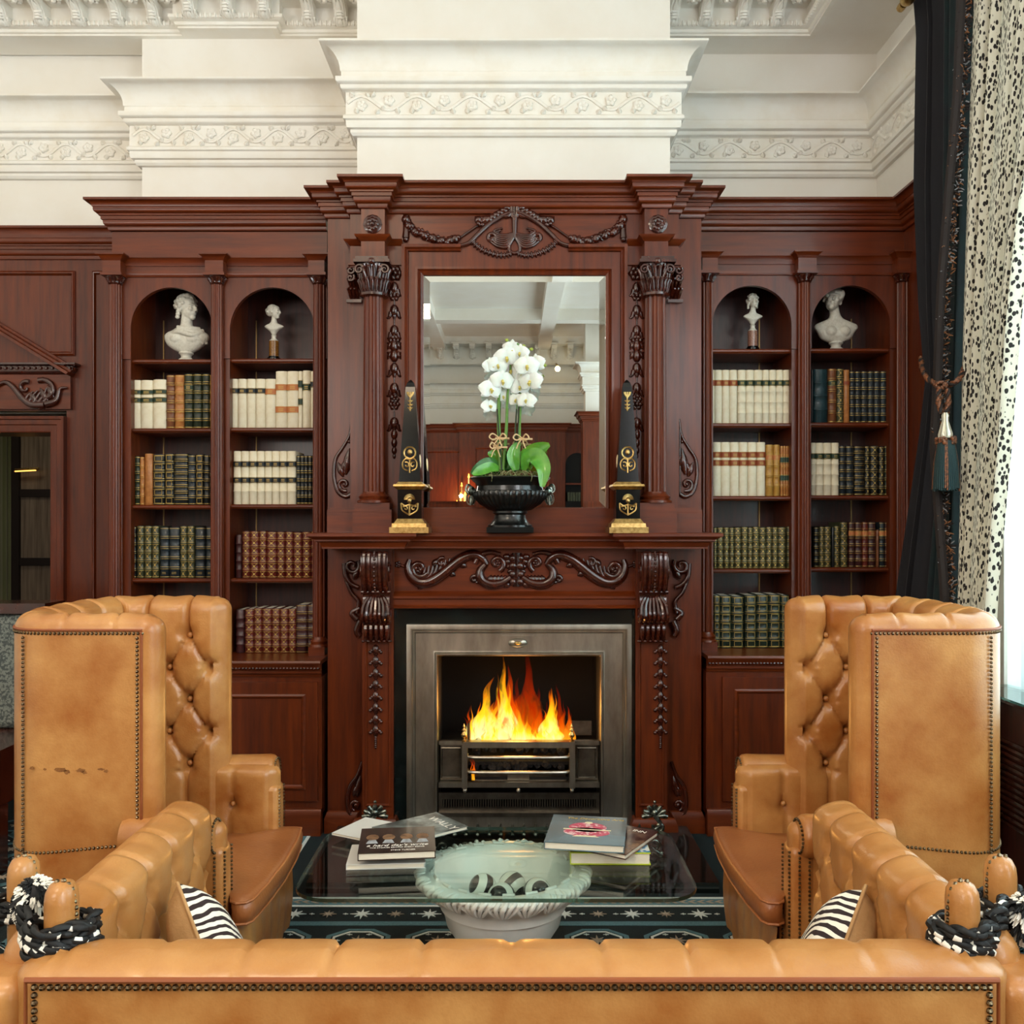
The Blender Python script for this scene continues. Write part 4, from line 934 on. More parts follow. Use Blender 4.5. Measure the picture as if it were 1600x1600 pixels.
for a in ((735, 1106, 12, .09, FO, -4), (738, 1104, 6, .07, FY, -4), (752, 1062, 46, .12, FY, 18), (775, 1075, 44, .16, FO, 4), (762, 1126, 26, .05, FY, 8), (790, 1028, 34, .12, FY, -6), (800, 1045, 40, .17, FO, -8),
          (822, 1022, 60, .2, FR, 8), (800, 1090, 60, .14, FO, 0), (812, 1106, 26, .06, FY, -2), (828, 1130, 30, .08, FY, -6), (835, 1085, 50, .19, FR, 6), (845, 1112, 34, .14, FO, -2), (858, 1082, 30, .1, FY, 6), (864, 1080, 26, .13, FY, -2), (876, 1072, 22, .15, FR, -2),
          (880, 1110, 24, .1, FO, 2), (892, 1106, 18, .1, FO, -4), (846, 1132, 18, .06, FY, -3), (780, 1110, 30, .1, FY, 3), (868, 1120, 26, .08, FY, 0), (770, 1100, 30, .1, FY, 0), (742, 1215, 5, -.01, FO, 4)):
    flame(*a[:5], sway=a[5]) if a[1] < 1200 else flame(740, 1180, 5, -.02, FO, -2, 1215)
l = bpy.data.lights.new('fire_glow', 'POINT'); l.energy = 9; l.color = (1, .45, .12); l.shadow_soft_size = .08
o = bpy.data.objects.new('fire_glow', l); o.location = (gx(810), .03, gz(1120)); S.collection.objects.link(o)
# hearth slab and fender
hs = MB(); hs.box(-.87, .875, -.68, .05, 0, .045); h = hs.build('hearth_slab', BMB); tag(h, 'black polished hearth slab on the carpet before the fireplace', 'hearth')
fe = thing('fender', 'ornate silvered fender with tall scroll ends on the black hearth', 'fender', (C0, -.4, .045))
YFe = -.42
mb = MB(); xa, xb = -.60, .60; zf = .045
mb.box(xa, xb, YFe-.01, YFe+.01, zf, zf+.02); mb.box(xa, xb, YFe-.012, YFe+.012, zf+.115, zf+.13); mb.box(xa, xb, YFe-.004, YFe+.004, zf+.02, zf+.115)
mb.build('fender_rail', BLKIRON, fe)
mb = MB(); x = xa+.03; i = 0
SIL = mat('tarnished_silver', '#9aa096', .28, 1, var=(60, '#4d544f', 3, .4, .6))
while x < xb:
    mb.ball((x, YFe-.012, zf+.12), (.012, .01, .009), 6, 4); mb.tube([(x, YFe, zf+.13), (x, YFe, zf+.145), (x, YFe, zf+.165)], [.006, .009, .002], 6)
    mb.tube([Vector((x+a, YFe-.012, zf+.065+b)) for a, b in spiral(0, 0, .004, .022, i*180, i*180+360, 10)], .005, 5); x += .052; i += 1
stuff(mb.build('fender_ornament', SIL, fe))
for s in (-1, 1):
    cx = C0+s*.63; mb = MB(); g = lambda a, b: Vector((cx+a, YFe, zf+b))
    mb.tube([g(s*a, .06+b) for a, b in spiral(0, 0, .008, .045, -90, 250, 20)], .011, 7)
    mb.tube(smoothpts([g(s*.03, .02), g(-s*.03, .07), g(-s*.02, .12), g(s*.025, .16), g(s*.0, .20)], 5), [.014]*11+[.010]*10, 7)
    mb.tube([g(s*a, .15+b) for a, b in spiral(.02, 0, .006, .028, 180, -200, 16)], .009, 7)
    for k in range(7):
        a_ = PI*k/6; mb.tube([g(.01*math.cos(a_), .20), g(.035*math.cos(a_), .20+.03*math.sin(a_)), g(.058*math.cos(a_), .195+.055*math.sin(a_))], [.006, .013, .009], 6)
    mb.ball(g(0, .215), .018, 8, 6); mb.ball(g(0, .262), .008, 6, 5); mb.box(cx-.05, cx+.05, YFe-.03, YFe+.03, zf, zf+.018)
    for k in range(4): mb.ball(g((k-1.5)*.02, .03), .012, 6, 5)
    mb.build('scroll_end', SIL, fe, ang=60)
# ================================================================ books
def sculpt_dummy(): pass
BOOKN = 0
def book(px0, px1, pyt, zb, Yf, kind, bands, hub, orn, label, group, side=None):
    """spine towards the room; measured left/right/top, standing at height zb"""
    x0, x1 = PX(px0, Yf)+.0006, PX(px1, Yf)-.0006; w = x1-x0; zt = PZ(pyt, Yf); h = zt-zb; D = .19
    cx = (x0+x1)/2; cyl = min(w*.28, .012); n = 6
    def arc(off=0, a0=0, a1=1):
        return [(-w/2*math.cos(PI*(a0+(a1-a0)*i/n))*1.0*(1+off/w*2), -cyl*math.sin(PI*(a0+(a1-a0)*i/n))-off) for i in range(n+1)]
    hubs = [h*(k+1)/(hub+1) for k in range(hub)] if hub else []
    zl = [0, .002]
    for q in hubs: zl += [q-.004, q-.002, q+.002, q+.004]
    zl += [h-.003, h]; rows = []
    for i, z in enumerate(zl):
        off = .0018 if any(abs(z-q) < .0025 for q in hubs) else 0
        if i in (0, len(zl)-1): off = -.001
        rows.append([(-w/2, D, z)]+[(a, b, z) for a, b in arc(off)]+[(w/2, D, z)])
    mb = MB(); mb.grid(rows)
    k = len(rows[0]); o = len(mb.v)-k
    t = .0025   # boards stand proud of the page block
    mb.add([(-w/2+t, .002, h-.004), (w/2-t, .002, h-.004), (w/2-t, D-.002, h-.004), (-w/2+t, D-.002, h-.004)], [(0, 1, 2, 3)], 1)
    mb.add([(-w/2, -cyl*.2, h), (-w/2+t, -cyl*.2, h), (-w/2+t, D, h), (-w/2, D, h)], [(0, 1, 2, 3)]); mb.add([(w/2-t, -cyl*.2, h), (w/2, -cyl*.2, h), (w/2, D, h), (w/2-t, D, h)], [(0, 1, 2, 3)])
    mb.add([(a, b, h) for a, b in arc(-.001)]+[(w/2, .004, h), (-w/2, .004, h)], [tuple(range(n+3))])
    ob = mb.build('book', [BK[kind], PAGE], ang=50)
    ob.location = (cx, Yf+cyl, zb+.0008); ob['label'] = label; ob['category'] = 'book'; ob['group'] = group
    def strip(mbx, f0, f1, off=.0012):
        z0, z1 = h*f0, h*f1; mbx.grid([[(a, b, z0) for a, b in arc(off)], [(a, b, z1) for a, b in arc(off)]])
    for (f0, f1, col) in bands:
        lb = MB(); strip(lb, f0, f1, .0022); q = lb.build('title_label', LAB[col], ang=60); q.parent = ob
        g = MB()
        for e in (f0+.006, f1-.01): strip(g, e, e+.005, .0029)
        if w > .03:
            for tt in (.35, .6):
                zz = h*(f0+(f1-f0)*tt); g.box(-w*.22, w*.22, -cyl-.0033, -cyl-.0005, zz-.0012, zz+.0012)
        q = g.build('label_tooling', GIL, ang=60); q.parent = ob
    if orn:
        g = MB()
        for q in hubs:
            strip(g, (q-.0065)/h, (q-.0045)/h); strip(g, (q+.0045)/h, (q+.0065)/h)
        strip(g, .02, .03); strip(g, .97, .98)
        ed = [0]+hubs+[h]
        if orn >= 2:
            for a, b in zip(ed[:-1], ed[1:]):
                m_ = (a+b)/2; hh = (b-a)*.3; ww = w*.27; y = -cyl-.0014
                if orn == 2:
                    for sg in (-1, 1):
                        g.add([(-ww, y+.003, m_-sg*hh-.001), (-ww, y+.003, m_-sg*hh+.0016), (0, y, m_+.0016), (0, y, m_-.001)], [(0, 3, 2, 1)]); g.add([(0, y, m_-.001), (0, y, m_+.0016), (ww, y+.003, m_+sg*hh+.0016), (ww, y+.003, m_+sg*hh-.001)], [(0, 3, 2, 1)])
                    g.add([(0, y-.0004, m_-hh*.5), (ww*.5, y-.0004, m_), (0, y-.0004, m_+hh*.5), (-ww*.5, y-.0004, m_)], [(0, 1, 2, 3)])
                elif orn == 3:     # framed compartments
                    for (xa, xb, za, zb_) in ((-ww*1.2, ww*1.2, m_-hh, m_-hh+.0016), (-ww*1.2, ww*1.2, m_+hh-.0016, m_+hh), (-ww*1.2, -ww*1.2+.0014, m_-hh, m_+hh), (ww*1.2-.0014, ww*1.2, m_-hh, m_+hh)):
                        g.box(xa, xb, y-.0002, y+.004, za, zb_)
                elif orn == 4:
                    for tt in (-.3, .15): g.box(-ww*.8, ww*.8, y, y+.003, m_+tt*hh, m_+tt*hh+.0015)
                    break
        q = g.build('gilt_tooling', GIL, ang=60); q.parent = ob
    return ob
ORD = ['first', 'second', 'third', 'fourth', 'fifth', 'sixth', 'seventh', 'eighth', 'ninth', 'tenth', 'eleventh', 'twelfth', 'thirteenth', 'fourteenth']
def row(bay, shelf, z_py, items, Yf=.33):
    zb = PZ(z_py, YB+.03) if shelf != 'counter' else zc_counter[bay]
    for i, (a, b, t, kind, bands, hub, orn, desc) in enumerate(items):
        lab = '%s, %s from left, %s row, %s bay' % (desc, ORD[i], {'counter': 'bottom', 'top': 'top', 'mid': 'second', 'low': 'third'}[shelf], bay)
        book(a, b, t, zb, Yf, kind, bands, hub, orn, lab, 'books on the %s shelf of the %s bay' % ({'counter': 'lowest', 'top': 'upper', 'mid': 'middle', 'low': 'lower'}[shelf], bay))
zc_counter = {'far left': PZ(1033, .02), 'inner left': PZ(1033, .02), 'inner right': PZ(1025, .02), 'far right': PZ(1025, .02)}
G2 = [(.53, .64, 'green'), (.70, .80, 'green')]; N1 = [(.70, .81, 'navy')]
def many(edges, top, kind, bands, hub, orn, desc, jit=0):
    return [(a, b, top+random.uniform(-jit, jit), kind, bands, hub, orn, desc) for a, b in zip(edges[:-1], edges[1:])]
C_G2 = 'cream book with two green labels'
row('far left', 'top', 669, [(203, 219, 594, 'cream', G2, 0, 0, C_G2), (219, 238, 594, 'cream', G2, 0, 0, C_G2), (238, 259, 593, 'cream', G2, 0, 0, C_G2),
    (259, 272, 586, 'brown', [], 5, 1, 'russet brown book'), (272, 287, 586, 'tan', [], 5, 1, 'light tan book'),
    (287, 301, 584, 'green', [(.7, .8, 'green')], 5, 1, 'dark green gilt book'), (301, 315, 584, 'green', [], 5, 1, 'dark green gilt book'), (315, 328, 584, 'green', [], 5, 1, 'dark green gilt book'), (328, 333, 586, 'ochre', [], 5, 1, 'thin ochre book')])
row('far left', 'mid', 789, [(205, 209.5, 712, 'black', [], 4, 1, 'thin black book'), (209.5, 218, 713, 'green', [], 5, 1, 'green gilt book'), (218, 224.5, 714, 'tan', [], 4, 1, 'thin orange book'), (225, 238, 709, 'tan', [], 0, 0, 'tall plain orange book'),
    (238, 256.5, 710, 'black', [], 5, 3, 'wide black gilt book'), (257, 271, 709, 'black', [], 5, 3, 'black gilt book'), (271, 293, 709, 'black', [], 7, 1, 'widest black book with gold bands'), (293, 305, 711, 'navy', [], 5, 1, 'navy gilt book'), (305, 318, 710, 'black', [], 5, 3, 'black gilt book'), (318, 327.5, 711, 'black', [], 5, 1, 'narrow black gilt book'), (327.5, 333, 711, 'black', [], 4, 1, 'thin black gilt book')])
row('far left', 'low', 904, [(206, 212, 823, 'black', [], 5, 1, 'thin black book'), (213, 224, 822, 'olive', [], 5, 2, 'ornate olive gilt book'), (224.5, 236, 822, 'olive', [], 5, 2, 'ornate olive gilt book'), (236.5, 247.5, 822, 'olive', [], 5, 2, 'ornate olive gilt book'),
    (249, 263, 824, 'navy', [], 4, 4, 'slate blue book'), (263.5, 280, 824, 'navy', [], 4, 4, 'slate blue book'), (281, 291.5, 822, 'olive', [], 5, 2, 'ornate olive gilt book'), (292, 303, 822, 'olive', [], 5, 2, 'ornate olive gilt book'), (304, 320, 824, 'navy', [], 4, 4, 'rubbed slate blue book'), (321, 334, 824, 'navy', [], 4, 4, 'slate blue book')])
row('inner left', 'top', 668, many([359, 371, 385, 399, 414], 592, 'cream', N1, 0, 0, 'cream book with one navy label')+[(414, 430, 592, 'cream', [(.68, .8, 'tan')], 0, 0, 'cream book with one tan label'), (430, 448, 580, 'cream', [(.27, .38, 'tan'), (.66, .77, 'tan')], 0, 0, 'tall cream book with two tan labels'), (448, 466, 580, 'cream', [(.27, .38, 'tan'), (.66, .77, 'tan')], 0, 0, 'tall cream book with two tan labels'),
    (466, 472, 580, 'cream', [(.4, .52, 'green'), (.7, .84, 'green')], 0, 0, 'thin cream book with two green labels'), (472, 485, 579, 'cream', [(.65, .77, 'green')], 0, 0, 'tall cream book with one green label'), (485, 494, 580, 'cream', [(.71, .82, 'navy')], 0, 0, 'tall cream book with one navy label')])
row('inner left', 'mid', 788, many([364, 376, 388.5, 401, 413, 424.5, 436, 448, 462], 705, 'cream', [(.40, .51, 'navy'), (.70, .81, 'navy')], 3, 0, 'cream book with two navy labels')+many([463, 469, 475, 481, 487.5, 494], 712, 'black', [], 5, 1, 'thin black gilt book'))
row('inner left', 'low', 904, [(368, 377, 836, 'plum', [], 4, 0, 'dull dark red book')]+many([377.5, 390, 404, 416, 432, 445, 458, 472, 486, 496], 831, 'red', [], 5, 2, 'ornate red gilt book', 1))
row('inner left', 'counter', 0, [(368, 381, 953, 'plum', [], 4, 0, 'dull dark red book')]+many([382, 396, 409, 424, 437, 450, 462], 951, 'red', [], 5, 2, 'ornate red gilt book', 1)+[(462, 480, 945, 'plum', [], 5, 1, 'tall plum gilt book'), (480, 495, 945, 'plum', [], 5, 1, 'tall plum gilt book'), (496, 500, 936, 'teal', [], 0, 0, 'thin teal book')], Yf=.30)
row('inner right', 'top', 661, many([1112, 1116.5, 1129, 1140.5, 1152.5], 578, 'cream', [(.70, .81, 'brown')], 0, 0, 'cream book with one brown label')+many([1153.5, 1166, 1179, 1192, 1202.5, 1213.5, 1224, 1236], 578, 'cream', [(.70, .81, 'green')], 4, 0, 'cream book with one green label'))
row('inner right', 'mid', 775, many([1114, 1127.5, 1141.5, 1155.5, 1169, 1183, 1196.5], 691, 'cream', [(.56, .67, 'brown'), (.71, .82, 'brown')], 0, 0, 'cream book with two brown labels')+[(1197.5, 1209, 695, 'ochre', [(.7, .8, 'tan')], 4, 1, 'honey tan book'), (1209, 1219, 695, 'ochre', [(.7, .8, 'tan')], 4, 1, 'honey tan book')]+many([1219.5, 1224, 1228, 1232, 1237], 697, 'tan', [(.3, .42, 'green'), (.66, .78, 'green')], 4, 1, 'thin orange book with green labels'))
row('inner right', 'low', 889, many([1115, 1120.5, 1131, 1140, 1147.5, 1159, 1169, 1176.5, 1187, 1197.5, 1207, 1216, 1228.5], 824, 'olive', [], 5, 2, 'olive book gilt all over', 1)+[(1230, 1239, 823, 'olive', [], 5, 2, 'olive book gilt all over')])
row('inner right', 'counter', 0, many([1115, 1125.5, 1144, 1163], 931, 'pgreen', [], 5, 3, 'dark green book with gold frames', 1)+many([1164.5, 1183, 1202, 1220.5, 1234], 930, 'pgreen', [], 5, 3, 'dark green book with gold frames', 1), Yf=.30)
row('far right', 'top', 660, [(1268, 1271, 578, 'black', [], 0, 0, 'very thin black book'), (1271.5, 1294, 577, 'teal', [], 3, 0, 'wide plain teal book'), (1295, 1308, 576, 'brown', [(.68, .78, 'green')], 4, 1, 'brown book with green label'), (1308, 1319, 576, 'olive', [], 5, 2, 'ornate green gilt book'), (1319, 1328, 578, 'tan', [(.7, .8, 'brown')], 0, 0, 'orange book with brown label')]+many([1328.5, 1337, 1346.5, 1357, 1366.5, 1376.5, 1387], 580, 'navy', [], 5, 1, 'dark blue book with gold lines'))
row('far right', 'mid', 774, many([1268, 1275.5, 1287.5, 1300, 1311.5], 692, 'cream', [(.69, .8, 'green')], 4, 0, 'cream book with one green label')+many([1312.5, 1322.5, 1335], 697, 'navy', [], 5, 1, 'navy gilt book')+[(1335.5, 1352, 697, 'black', [], 7, 1, 'wide black book with gold bands'), (1352, 1360, 697, 'black', [], 5, 2, 'narrow ornate black book'), (1360.5, 1373.5, 697, 'black', [], 5, 2, 'ornate black book'), (1374, 1382.5, 698, 'black', [], 5, 2, 'ornate black book'), (1383, 1392, 697, 'green', [], 5, 1, 'dark green gilt book')])
row('far right', 'low', 887, [(1272, 1280, 824, 'black', [], 5, 1, 'black gilt book'), (1281, 1288.5, 823, 'olive', [], 5, 2, 'ornate olive book'), (1288.5, 1299, 823, 'olive', [], 5, 2, 'ornate olive book'), (1300, 1304, 824, 'black', [], 0, 0, 'thin plain black book'), (1304, 1312.5, 822, 'olive', [], 5, 2, 'ornate olive book'), (1314, 1325, 816, 'olive', [], 5, 2, 'tall ornate olive book'),
    (1327, 1336, 816, 'plum', [(.7, .8, 'tan')], 5, 1, 'plum book with tan label'), (1337, 1347.5, 816, 'plum', [(.7, .8, 'tan')], 5, 1, 'plum book with tan label'), (1348, 1357, 816, 'red', [(.7, .8, 'tan')], 5, 1, 'red book with tan label'), (1357.5, 1369, 816, 'plum', [(.7, .8, 'brown')], 5, 1, 'plum book with brown label'), (1369.5, 1374, 828, 'brown', [], 0, 0, 'short thin brown book'), (1374.5, 1383, 816, 'navy', [(.7, .8, 'tan')], 5, 1, 'navy book with tan label'), (1383.5, 1392, 816, 'plum', [(.7, .8, 'tan')], 5, 1, 'plum book with tan label')])
# ================================================================ sculpted marble busts
def ell(c, r, rot=(0, 0, 0), n=16, k=10): return ('e', c, r, rot, n, k)
def sculpt(name, shapes, mt, voxel=.06, smooth=3, parent=None):
    mb = MB()
    for sh in shapes:
        if sh[0] == 'e': mb.ball(sh[1], sh[2], sh[4], sh[5], M=Euler([math.radians(a) for a in sh[3]]).to_matrix())
        elif sh[0] == 't': mb.tube(smoothpts(sh[1], 4), [sh[2]+(sh[3]-sh[2])*i/((len(sh[1])-1)*4) for i in range((len(sh[1])-1)*4+1)], 10)
        elif sh[0] == 'p':
            L_ = sh[1]; Q = smoothpts([(z, w_, d_2) for z, w_, d_2, cx, cy in L_], 3); C_ = smoothpts([(cx, cy, 0) for z, w_, d_2, cx, cy in L_], 3); o0 = len(mb.v)
            rr = [[(c.x+q.y*abs(math.cos(a))**.8*(1 if math.cos(a) > 0 else -1), c.y+q.z*math.sin(a), q.x) for a in [2*PI*j/24 for j in range(24)]] for q, c in zip(Q, C_)]
            mb.grid(rr, cv=True); n0 = len(rr); mb.f.append(tuple(o0+j for j in reversed(range(24)))); mb.m.append(0); mb.f.append(tuple(o0+(n0-1)*24+j for j in range(24))); mb.m.append(0)
        elif sh[0] == 'l': mb.lathe(sh[1], (0, 0, 0), 24)
    o = mb.build('tmp', mt)
    r = o.modifiers.new('r', 'REMESH'); r.mode = 'VOXEL'; r.voxel_size = voxel; r.use_smooth_shade = True
    if smooth: s_ = o.modifiers.new('s', 'SMOOTH'); s_.iterations = smooth; s_.factor = .5
    dg = bpy.context.evaluated_depsgraph_get(); me = bpy.data.meshes.new_from_object(o.evaluated_get(dg)); bpy.data.objects.remove(o)
    me.name = name; me.materials.clear(); me.materials.append(mt)
    me.shade_smooth(); q = bpy.data.objects.new(name, me); S.collection.objects.link(q)
    if parent: q.parent = parent
    return q
def head(yaw, roll, hair, nz=0):
    """shapes of a head about 1 unit tall, centred at 0, facing -y then turned by yaw"""
    M = Matrix.Rotation(math.radians(roll), 4, 'Y') @ Matrix.Rotation(math.radians(yaw), 4, 'Z')
    L = [ell((0, .06, .08), (.34, .42, .40)), ell((0, -.10, -.12), (.26, .30, .36)), ell((0, -.27, -.36), (.12, .12, .12)), ell((0, -.345, .10), (.22, .07, .05)),
         ell((0, -.43, -.06), (.045, .075, .10)), ell((0, -.46, -.11), (.06, .055, .045)), ell((0, -.37, .04), (.035, .05, .12)), ell((-.13, -.31, -.08), (.1, .08, .1)), ell((.13, -.31, -.08), (.1, .08, .1)),
         ell((0, -.385, -.205), (.085, .035, .025)), ell((0, -.375, -.25), (.07, .035, .026)), ell((-.12, -.33, .035), (.055, .03, .022)), ell((.12, -.33, .035), (.055, .03, .022)),
         ell((-.33, .03, -.06), (.04, .07, .11)), ell((.33, .03, -.06), (.04, .07, .11)), ell((0, -.1, .22), (.3, .27, .2))]
    random.seed(len(hair)+int(yaw))
    if 'curls' in hair:
        for i in range(70):
            a = random.uniform(0, 2*PI); b = random.uniform(-.25, 1.5)
            p = Vector((.36*math.cos(a)*math.cos(b), .08+.44*math.sin(a)*math.cos(b), .10+.42*math.sin(b)))
            if p.y < -.2 and p.z < .26: continue
            L.append(ell(tuple(p), (.085, .085, .075), n=7, k=5))
        for s in (-1, 1):
            for q in range(4): L.append(ell((s*.33, .12+.02*q, -.05-.11*q), (.085, .1, .08), n=8, k=6))
    if 'topknot' in hair: L += [ell((0, -.05, .5), (.16, .14, .10)), ell((-.1, -.12, .47), (.1, .1, .09)), ell((.1, -.12, .47), (.1, .1, .09))]
    if 'bun' in hair: L += [ell((0, .5, .12), (.18, .16, .16)), ell((0, .12, .14), (.38, .40, .38)), ell((0, .3, 0), (.3, .3, .3))]+[ell((s*.3, -.05+.12*q, .2-.08*q), (.09, .12, .1)) for s in (-1, 1) for q in range(4)]
    if 'band' in hair: L += [ell((0, .0, .3), (.385, .40, .05), (12, 0, 0)), ell((0, .0, .4), (.36, .37, .05), (12, 0, 0))]
    if 'bowed' in hair: L += [ell((0, .06, .16), (.40, .44, .36)), ell((-.25, -.2, .18), (.14, .14, .2)), ell((.25, -.2, .18), (.14, .14, .2))]
    out = []
    for e in L:
        R = M.to_3x3() @ Euler([math.radians(a) for a in e[3]]).to_matrix(); eu = R.to_euler()
        out.append(('e', tuple(M @ Vector(e[1])), e[2], tuple(math.degrees(a) for a in eu), e[4], e[5]))
    return out
def move(L, d, s=1):
    o = []
    for e in L:
        if e[0] == 'e': o.append(('e', tuple(Vector(e[1])*s+Vector(d)), tuple(q*s for q in e[2]), e[3], e[4], e[5]))
    return o
def bust(name, label, px, pyb, pyt, Y, shapes, H, sock):
    """H: height of the shapes in units"""
    z0 = PZ(pyb, YB+.03); s = (PZ(pyt, Y)-z0)/H
    t = thing('bust', label, 'bust', (PX(px, Y), Y, z0), local=True); t.scale = (s, s, s)
    for nm, L, m_, v in shapes: sculpt(nm, L, m_, v, 2, t)
    return t
# large draped man looking to the right
body = [('p', [(.36, .30, .22, 0, 0), (.5, .58, .28, 0, 0), (.68, .80, .34, 0, 0), (.88, .93, .36, .02, 0), (1.08, .95, .34, .02, 0), (1.24, .78, .30, .02, 0), (1.36, .42, .26, .02, 0), (1.5, .27, .25, .03, -.03), (1.75, .24, .24, .05, -.06), (2.05, .22, .24, .07, -.08)]), ell((-.3, -.2, .92), (.34, .2, .24)), ell((.3, -.2, .92), (.34, .2, .24))]
drap = [('t', [(-.62, -.12, 1.12), (-.25, -.34, 1.2), (.1, -.40, 1.12), (.4, -.34, 1.05), (.72, -.1, 1.2)], .09, .12), ('t', [(-.55, -.05, 1.24), (-.2, -.3, 1.32), (.1, -.34, 1.26), (.45, -.25, 1.2), (.74, 0, 1.28)], .08, .1), ('t', [(-.3, -.25, 1.42), (0, -.33, 1.36), (.3, -.28, 1.36), (.6, -.05, 1.36)], .07, .09),
        ('t', [(.5, -.28, 1.0), (.66, -.2, .86), (.78, -.1, .72)], .1, .07), ('t', [(.62, -.1, 1.15), (.8, 0, .95), (.86, 0, .7)], .12, .08), ('t', [(-.6, .0, 1.15), (-.78, .0, 1.0), (-.82, 0, .85)], .1, .07)]
soc = [('l', [(.02, 0), (.32, 0), (.34, .05), (.25, .1), (.2, .16), (.23, .24), (.31, .30), (.30, .38), (.02, .40)])]
bust('b', 'large white bust of a curly haired man in drapery, far left bookcase arch', 291, 558, 460, .42, [('figure', body+drap+move(head(62, 0, 'curls topknot'), (.08, -.08, 2.24), 1.1), BST, .022), ('socle', soc, BST, .03)], 2.86, 0)
sm = [('p', [(.44, .14, .13, 0, 0), (.6, .22, .2, 0, 0), (.78, .40, .28, 0, -.03), (.92, .60, .28, .02, 0), (1.02, .66, .24, .02, 0), (1.12, .50, .22, 0, 0), (1.24, .26, .2, 0, 0), (1.5, .17, .17, .02, -.03), (1.85, .16, .17, .03, -.05)])]
soc2 = [('l', [(.02, 0), (.30, 0), (.30, .06), (.22, .1), (.16, .2), (.15, .32), (.2, .40), (.02, .45)])]
ped = [('l', [(.02, -1.0), (.30, -1.0), (.30, 0), (.02, 0)])]
BRZ = mat('burr_wood_column', '#9a6a2c', .25, coat=.6, var=(14, '#5c3716', 4, .3, .7)); BRW = mat('brown_agate_column', '#7a5044', .2, coat=.6, var=(14, '#a07a68', 4, .3, .7))
def small_bust(label, px, pyb, pyt, hd, colm):
    Y = .42; z0 = PZ(pyb, YB+.03); H = 2.54+1.35; s = (PZ(pyt, Y)-z0)/H
    t = thing('bust', label, 'bust', (PX(px, Y), Y, z0), local=True); t.scale = (s, s, s)
    def up(L, dz): 
        o = []
        for e in L:
            if e[0] == 'e': o.append(('e', (e[1][0], e[1][1], e[1][2]+dz), *e[2:]))
            elif e[0] == 't': o.append(('t', [(a, b, c_+dz) for a, b, c_ in e[1]], e[2], e[3]))
            elif e[0] == 'p': o.append(('p', [(q[0]+dz, *q[1:]) for q in e[1]]))
            else: o.append(('l', [(a, b+dz) for a, b in e[1]]))
        return o
    MB().lathe([(.44, 0), (.46, .06), (.44, .16), (.36, .2), (.36, .26), (.02, .27)], n=28).build('black_base', BLK, t)
    MB().lathe([(.33, .26), (.33, 1.3), (.02, 1.31)], n=28).build('pedestal', colm, t)
    sculpt('socle', up(soc2, 1.3), BST, .03, 1, t); sculpt('figure', up(sm, 1.3)+up(move(hd, (.03, -.05, 2.0), 1.0), 1.3), BST, .026, 2, t)
small_bust('small white bust of a woman in profile on amber column, inner left arch', 428, 557, 474, head(75, 0, 'bun'), BRZ)
small_bust('small white bust of a youth on brown column, inner right arch', 1176, 541, 458, head(15, -6, 'curls'), BRW)
wb = [('p', [(.36, .34, .22, 0, 0), (.48, .62, .28, 0, 0), (.62, .74, .34, 0, 0), (.82, .84, .34, 0, 0), (.98, .96, .30, .02, .03), (1.14, .92, .26, .02, .04), (1.26, .66, .24, 0, .03), (1.38, .36, .23, -.02, 0), (1.55, .23, .22, -.05, -.03), (1.85, .21, .22, -.12, -.07), (2.1, .2, .2, -.17, -.1)]), ell((-.28, -.22, .8), (.27, .2, .24)), ell((.3, -.22, .8), (.27, .2, .24))]
bust('b', 'large white bust of a woman with bowed head, far right bookcase arch', 1306, 541, 448, .42, [('figure', wb+move(head(-12, 14, 'bowed'), (-.18, -.14, 2.22), 1.12), BST, .024), ('socle', soc, BST, .03)], 2.82, 0)
